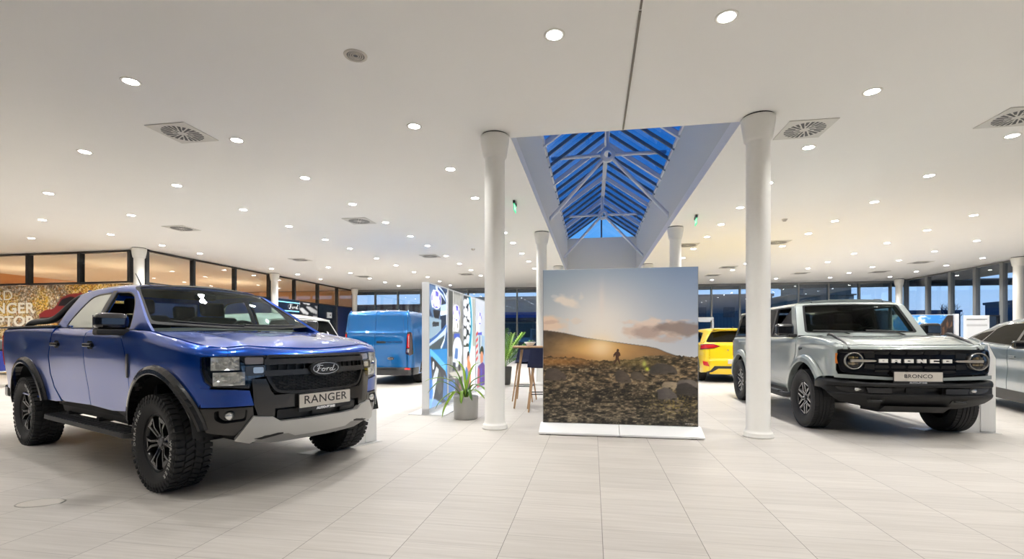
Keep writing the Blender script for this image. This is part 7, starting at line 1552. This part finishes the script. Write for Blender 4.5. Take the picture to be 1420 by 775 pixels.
LEAVES = [([(646, 552), (640, 530), (632, 512), (623, 505.5), (613, 507)], .05, (0, -.05, -.1, -.14, -.17)), ([(645, 552), (632, 532), (615, 524), (600, 525), (591, 529)], .045, (0, -.03, -.06, -.1, -.14)), ([(645, 553), (630, 537), (613, 529), (603, 537), (597, 545)], .05, (0, -.06, -.14, -.2, -.24)),
 ([(645, 554), (632, 543), (620, 550), (612, 558), (607, 567)], .045, (0, -.1, -.18, -.22, -.25)), ([(645, 554), (634, 543), (626, 554), (620, 567), (617, 580)], .062, (0, -.12, -.24, -.3, -.33)), ([(647, 552), (653, 531), (664, 523), (674, 520), (682, 519)], .045, (0, .05, .1, .16, .2)), ([(647, 552), (656, 534), (668, 536), (677, 545), (684, 555)], .055, (0, -.08, -.16, -.22, -.26)),
 ([(647, 553), (655, 541), (664, 543), (671, 550), (676, 556)], .05, (0, -.14, -.22, -.28, -.3)), ([(646, 553), (650, 540), (653, 545), (655, 552), (657, 556)], .05, (0, -.12, -.2, -.24, -.26)), ([(646, 553), (643, 542), (642, 548), (642, 556), (642, 560)], .05, (0, -.14, -.22, -.26, -.27)), ([(646, 552), (648, 530), (652, 514), (658, 505), (666, 502)], .045, (0, .06, .14, .2, .26)),
 ([(646, 552), (640, 535), (634, 525), (626, 522), (618, 524)], .045, (0, .08, .16, .24, .3)), ([(647, 552), (658, 537), (670, 530), (680, 533), (688, 540)], .045, (0, .06, .12, .18, .2)), ([(646, 552), (644, 528), (641, 513), (634, 503), (628, 499)], .042, (0, .1, .2, .28, .34))]
for k, (P, w_, dy) in enumerate(LEAVES):
    a = Acc(); strap_leaf(a, [lp(x, y, d) for (x, y), d in zip(P, dy)], w_)
    a.obj('leaf', mat('strap_leaf_green_%d' % (k % 3), [(.16, .30, .03), (.26, .42, .04), (.10, .22, .04)][k % 3], .32, noise=.3, nscale=12), t_)
# palm behind the column
d_ = 665 * 1.26 / (536 - 467.5); x_, y_ = bld((699 - 710) / 665 * d_, d_); x_ -= .10; y_ += .55
t_ = thing('potted_palm', 'bushy green palm in a dark pot behind the left front column', 'potted plant', (x_, y_, 0))
a = Acc(); a.lathe([(0, 0), (.15, 0), (.17, .02), (.21, .46), (.20, .48), (.19, .47), (.18, .42), (0, .42)], 32); a.obj('pot', mat('pot_dark_grey', srgb(70, 70, 68), .5), t_)
a = Acc(); a.lathe([(0, .43), (.182, .42)], 20); a.obj('soil', mat('soil'), t_)
rr = random.Random(5)
for k in range(15):
    az = 2 * PI * k / 15 + rr.uniform(-.2, .2); el = rr.uniform(.6, 1.38); L_ = rr.uniform(.95, 1.2); a = Acc()
    spine = [Vector((math.cos(az) * math.cos(el) * L_ * t * (1 + .15 * t), math.sin(az) * math.cos(el) * L_ * t * (1 + .15 * t), .44 + L_ * math.sin(el) * t - .42 * t * t * math.cos(el) * L_)) for t in np.linspace(0, 1, 9)]
    a.tube(spine, [.008] * 8 + [.003], 5)
    for j in range(2, 9):
        for s in (-1, 1):
            for q in (0, .5):
                if j == 8 and q: continue
                p = spine[j] if not q else (spine[j] + spine[min(j + 1, 8)]) / 2
                tan = (spine[min(j + 1, 8)] - spine[j - 1]).normalized(); sd = tan.cross(Vector((0, 0, 1))).normalized() * s; l = .26 * (1 - .5 * (j - 2) / 7)
                strap_leaf(a, [p, p + sd * l * .5 + tan * l * .35 + Vector((0, 0, .02)), p + sd * l * .8 + tan * l * .75 - Vector((0, 0, .05))], .035, 0)
    a.obj('frond', mat('palm_green_%d' % (k % 3), [(.16, .36, .03), (.28, .48, .05), (.09, .24, .03)][k % 3], .4, noise=.3, nscale=10), t_)

# ------------------------------------------------------------------ bar table, stools, bowl
OAK = mat('oak_wood', srgb(186, 150, 112), .5, noise=.15, nscale=14); NAVYF = mat('navy_seat_fabric', srgb(20, 30, 66), .7, noise=.12, nscale=60)
d_ = 8.75; x_, y_ = bld((744 - 710) / 665 * d_, d_); TBX, TBY = x_, y_
t_ = thing('bar_table', 'high wooden bar table with splayed legs partly behind the landscape poster', 'table', (x_, y_, 0), R(8))
a = Acc(); a.box((0, 0, 1.085), (.86, .70, .03), 0, .008); a.obj('table_top', OAK, t_)
for sx_ in (-1, 1):
    for sy_ in (-1, 1):
        a = Acc(); a.tube([(sx_ * .26, sy_ * .20, 1.07), (sx_ * .40, sy_ * .31, 0.002)], [.026, .016], 10); a.obj('leg', OAK, t_)
a = Acc(); a.box((0, 0, 1.058), (.62, .46, .03)); a.obj('under_frame', DARKM, t_)
o = Acc(); o.lathe([(0, 0), (.05, 0), (.055, .008), (.11, .07), (.105, .072), (.05, .016), (0, .014)], 28); bw = o.obj('bowl', mat('bowl_white', srgb(240, 240, 238), .3)); bx_, by_ = bld((735 - 710) / 665 * 8.7, 8.7); bw.location = (bx_, by_, 1.101); tag(bw, 'small white bowl standing on the high wooden table', 'bowl')
def stool(x, y, rz, label, first=None):
    if first: return dup(first, (x, y, 0), rz, label)
    t = thing('bar_stool', label, 'bar stool', (x, y, 0), rz, 'navy bar stools')
    a = Acc()
    def shell(u, v):
        w = 2 * v - 1; s = u
        if s < .5: xx = .19 - .38 * (s / .5); zz = .775 + .02 * w * w - .015 * math.sin(PI * s / .5); wd = .20 + .02 * math.sin(PI * s)
        else: k = (s - .5) / .5; xx = -.19 - .07 * k + .05 * w * w * 1; zz = .78 + .30 * k ** .9; wd = .215 - .05 * k
        return (xx, w * wd, zz)
    a.grid(18, 10, shell); a.grid(18, 10, lambda u, v: tuple(Vector(shell(u, v)) + Vector((-.02 if u > .5 else 0, 0, -.03 if u <= .5 else -.01)))); a.obj('seat_shell', NAVYF, t)
    for sx_ in (-1, 1):
        for sy_ in (-1, 1):
            b = Acc(); b.tube([(sx_ * .11, sy_ * .11, .755), (sx_ * .20, sy_ * .20, .002)], [.018, .013], 9); b.obj('leg', OAK, t)
    b = Acc(); q = .165; b.tube([(q, q, .30), (-q, q, .30), (-q, -q, .30), (q, -q, .30), (q, q, .30)], .009, 8); b.obj('foot_ring', DARKM, t)
    return t
bx_, by_ = bld((738 - 710) / 665 * 8.25, 8.25); s1 = stool(bx_ + .13, by_, R(100), 'navy bar stool on wooden legs half hidden by the poster edge')
bx_, by_ = bld((724 - 710) / 665 * 9.55, 9.55); stool(bx_ + .05, by_, R(-95), 'navy bar stool on wooden legs beyond the high table', s1)

# ------------------------------------------------------------------ price totems beside the two front cars
def totem(label, loc, rz, first=None):
    if first: return dup(first, loc, rz, label)
    t = thing('price_totem', label, 'info stand', loc, rz, 'white info stands at the front wheels')
    W_ = mat('totem_white', srgb(232, 232, 230), .3, 0, .3)
    a = Acc(); a.prism([(.93, .004), (1.37, .004), (1.37, .98), (1.285, 1.17), (.93, 1.17)], 0, .012, lambda y, z, h: (.06 + h, y, z)); pn = a.obj('panel', W_, t)
    a = Acc(); a.prism([(1.352, .004), (1.37, .004), (1.37, .98), (1.352, 1.02)], -.10, 0.0, lambda y, z, h: (.06 + h, y, z)); a.box((.075, 1.24, .42), (.018, .10, .82), 0, .004); a.obj('side_lip', W_, pn)
    a = Acc(); a.prism([(.46, -.16), (1.38, -.10), (1.38, .16), (.52, .10)], 0, .0035, lambda y, x, h: (x, y, h)); a.obj('base_plate', mat('totem_plate', srgb(205, 204, 202), .3, .4), t)
    return t
t1 = totem('white info stand with slanted corner at the pickup front wheel', (-3.176, 4.246, 0), -.382)
totem('white info stand with slanted corner at the off-road car front wheel', (3.874, 7.373, 0), R(-90), t1)

# ------------------------------------------------------------------ low bench at the far left
d_ = 12.2; x_, y_ = bld((-2 - 710) / 665 * d_, d_)
t_ = thing('lounge_bench', 'blue upholstered bench with grey cushion at the left picture edge behind the pickup', 'bench', (x_ - .25, y_, 0), TH)
a = Acc(); a.box((0, 0, .66), (1.1, .6, .50), 0, .03); a.obj('seat', mat('bench_blue', srgb(26, 44, 130), .6), t_)
a = Acc(); a.box((0, .05, 1.05), (1.06, .45, .28), 0, .06); a.obj('cushion', mat('cushion_grey', srgb(96, 98, 98), .9), t_)
for sx_ in (-1, 1):
    a = Acc(); a.box((sx_ * .42, 0, .39), (.05, .5, .04)); a.box((sx_ * .42, -.24, .19), (.05, .05, .38)); a.box((sx_ * .42, .24, .19), (.05, .05, .38)); a.obj('leg_frame', CHROME, t_)

# ------------------------------------------------------------------ outside: buildings and a bare tree in the dusk
def block(name, label, x, y, sx_, sy_, h, col, rows=0, step=0):
    m = mat('facade_%d_%d_%d' % col, srgb(*col), .85, noise=.25, nscale=.4); t = thing(name, label, 'building', (x, y, 0))
    a = Acc(); a.box((0, 0, h / 2 - .05), (sx_, sy_, h)); a.box((0, 0, h + .1), (sx_ + .3, sy_ + .3, .3)); a.obj('facade', m, t)
    if step:
        b = Acc()
        for k in range(1, step + 1): b.box((sx_ * .08 * k, 0, h + .15 + k * 1.5 - .75), (sx_ * (1 - .22 * k), sy_ * .8, 1.5)); b.box((sx_ * .08 * k, 0, h + .15 + k * 1.5), (sx_ * (1 - .22 * k) + .4, sy_ * .8 + .4, .15))
        b.obj('upper_storey', m, t)
    rg = random.Random(int(x * 7 + y)); n = max(2, int(sx_ / 3.2))
    for r_ in range(rows):
        w = Acc(); lit = Acc()
        for k in range(n):
            c = (-sx_ / 2 + sx_ * (k + .5) / n, -sy_ / 2 - .02, 1.7 + r_ * 2.6)
            (lit if rg.random() < .10 else w).box(c, (1.3, .06, 1.2))
        if w.v: w.obj('window_row', mat('dark_window', (.015, .03, .06), .15), t)
        if lit.v: lit.obj('lit_window', mat('lit_window', (.9, .7, .4), .4, emis=(1, .78, .5), estr=1.6), t)
    return t
hall = block('long_hall', 'long low hall with blue band outside the far windows', -5.5, 54, 22, 8, 5.3, (166, 150, 139))
a = Acc(); a.box((-5.5, 49.9, 3.6), (22.1, .2, .6)); a.box((-5.5, 49.9, 3.1), (22.1, .25, .4), 1); a.box((-5.5, 49.92, 1.4), (22.0, .2, 2.6), 2); a.xform(Matrix.Translation((5.5, -54, 0))); a.obj('fascia_band', [mat('band_blue', srgb(24, 70, 150), .5), mat('band_dark', srgb(14, 22, 40), .5), mat('band_brown', srgb(96, 82, 76), .6)], hall)
block('brick_house', 'dark house row outside left of the lightboxes', -34, 62, 30, 8, 5.2, (150, 104, 92), 1)
block('flat_block', 'wide flat block outside behind the yellow car', 14.6, 66, 13, 9, 6.2, (111, 110, 120), 2)
block('terraced_block', 'stepped apartment block outside above the off-road car roof', 26.8, 68, 9.6, 9, 4.8, (135, 119, 110), 1, 2)
block('distant_block', 'low distant block outside near the bare tree', 42, 84, 22, 8, 5.0, (92, 94, 106), 1)
block('corner_block', 'dark block outside the corner of the window walls', 56, 62, 18, 10, 5.2, (85, 90, 108), 2)
block('office_block', 'long dark office block outside the right window wall', 60, 38, 10, 34, 5.0, (85, 94, 115), 2)
block('hill_houses', 'grey terrace on the rise behind the low hall outside', -9, 92, 34, 8, 8.4, (150, 140, 130), 1)
block('shed_block', 'small dark shed outside the right windows', 47, 24, 6, 8, 3.4, (68, 75, 93))
t_ = thing('bare_tree', 'leafless tree outside the far windows, right of the stepped block', 'tree', (30.3, 47, 0))
rr = random.Random(3); a = Acc(); tw = Acc()
def branch(p, d, L_, r, lev):
    q = p + d * L_; (a if lev < 2 else tw).tube([p, (p + q) / 2 + Vector((rr.uniform(-.05, .05), rr.uniform(-.05, .05), 0)) * L_, q], [r, r * .8, r * .6], 5)
    if lev < 4:
        for k in range(4 if lev else 5):
            n = (d + Vector((rr.uniform(-.75, .75), rr.uniform(-.75, .75), rr.uniform(-.1, .55)))).normalized(); branch(p + d * L_ * rr.uniform(.55, 1), n, L_ * rr.uniform(.55, .75), r * .55, lev + 1)
branch(Vector((0, 0, 0)), Vector((0, 0, 1)), 2.0, .13, 0)
a.obj('trunk', mat('bark_dark', (.02, .018, .018), .9), t_); tw.obj('twigs', mat('bark_dark'), t_)
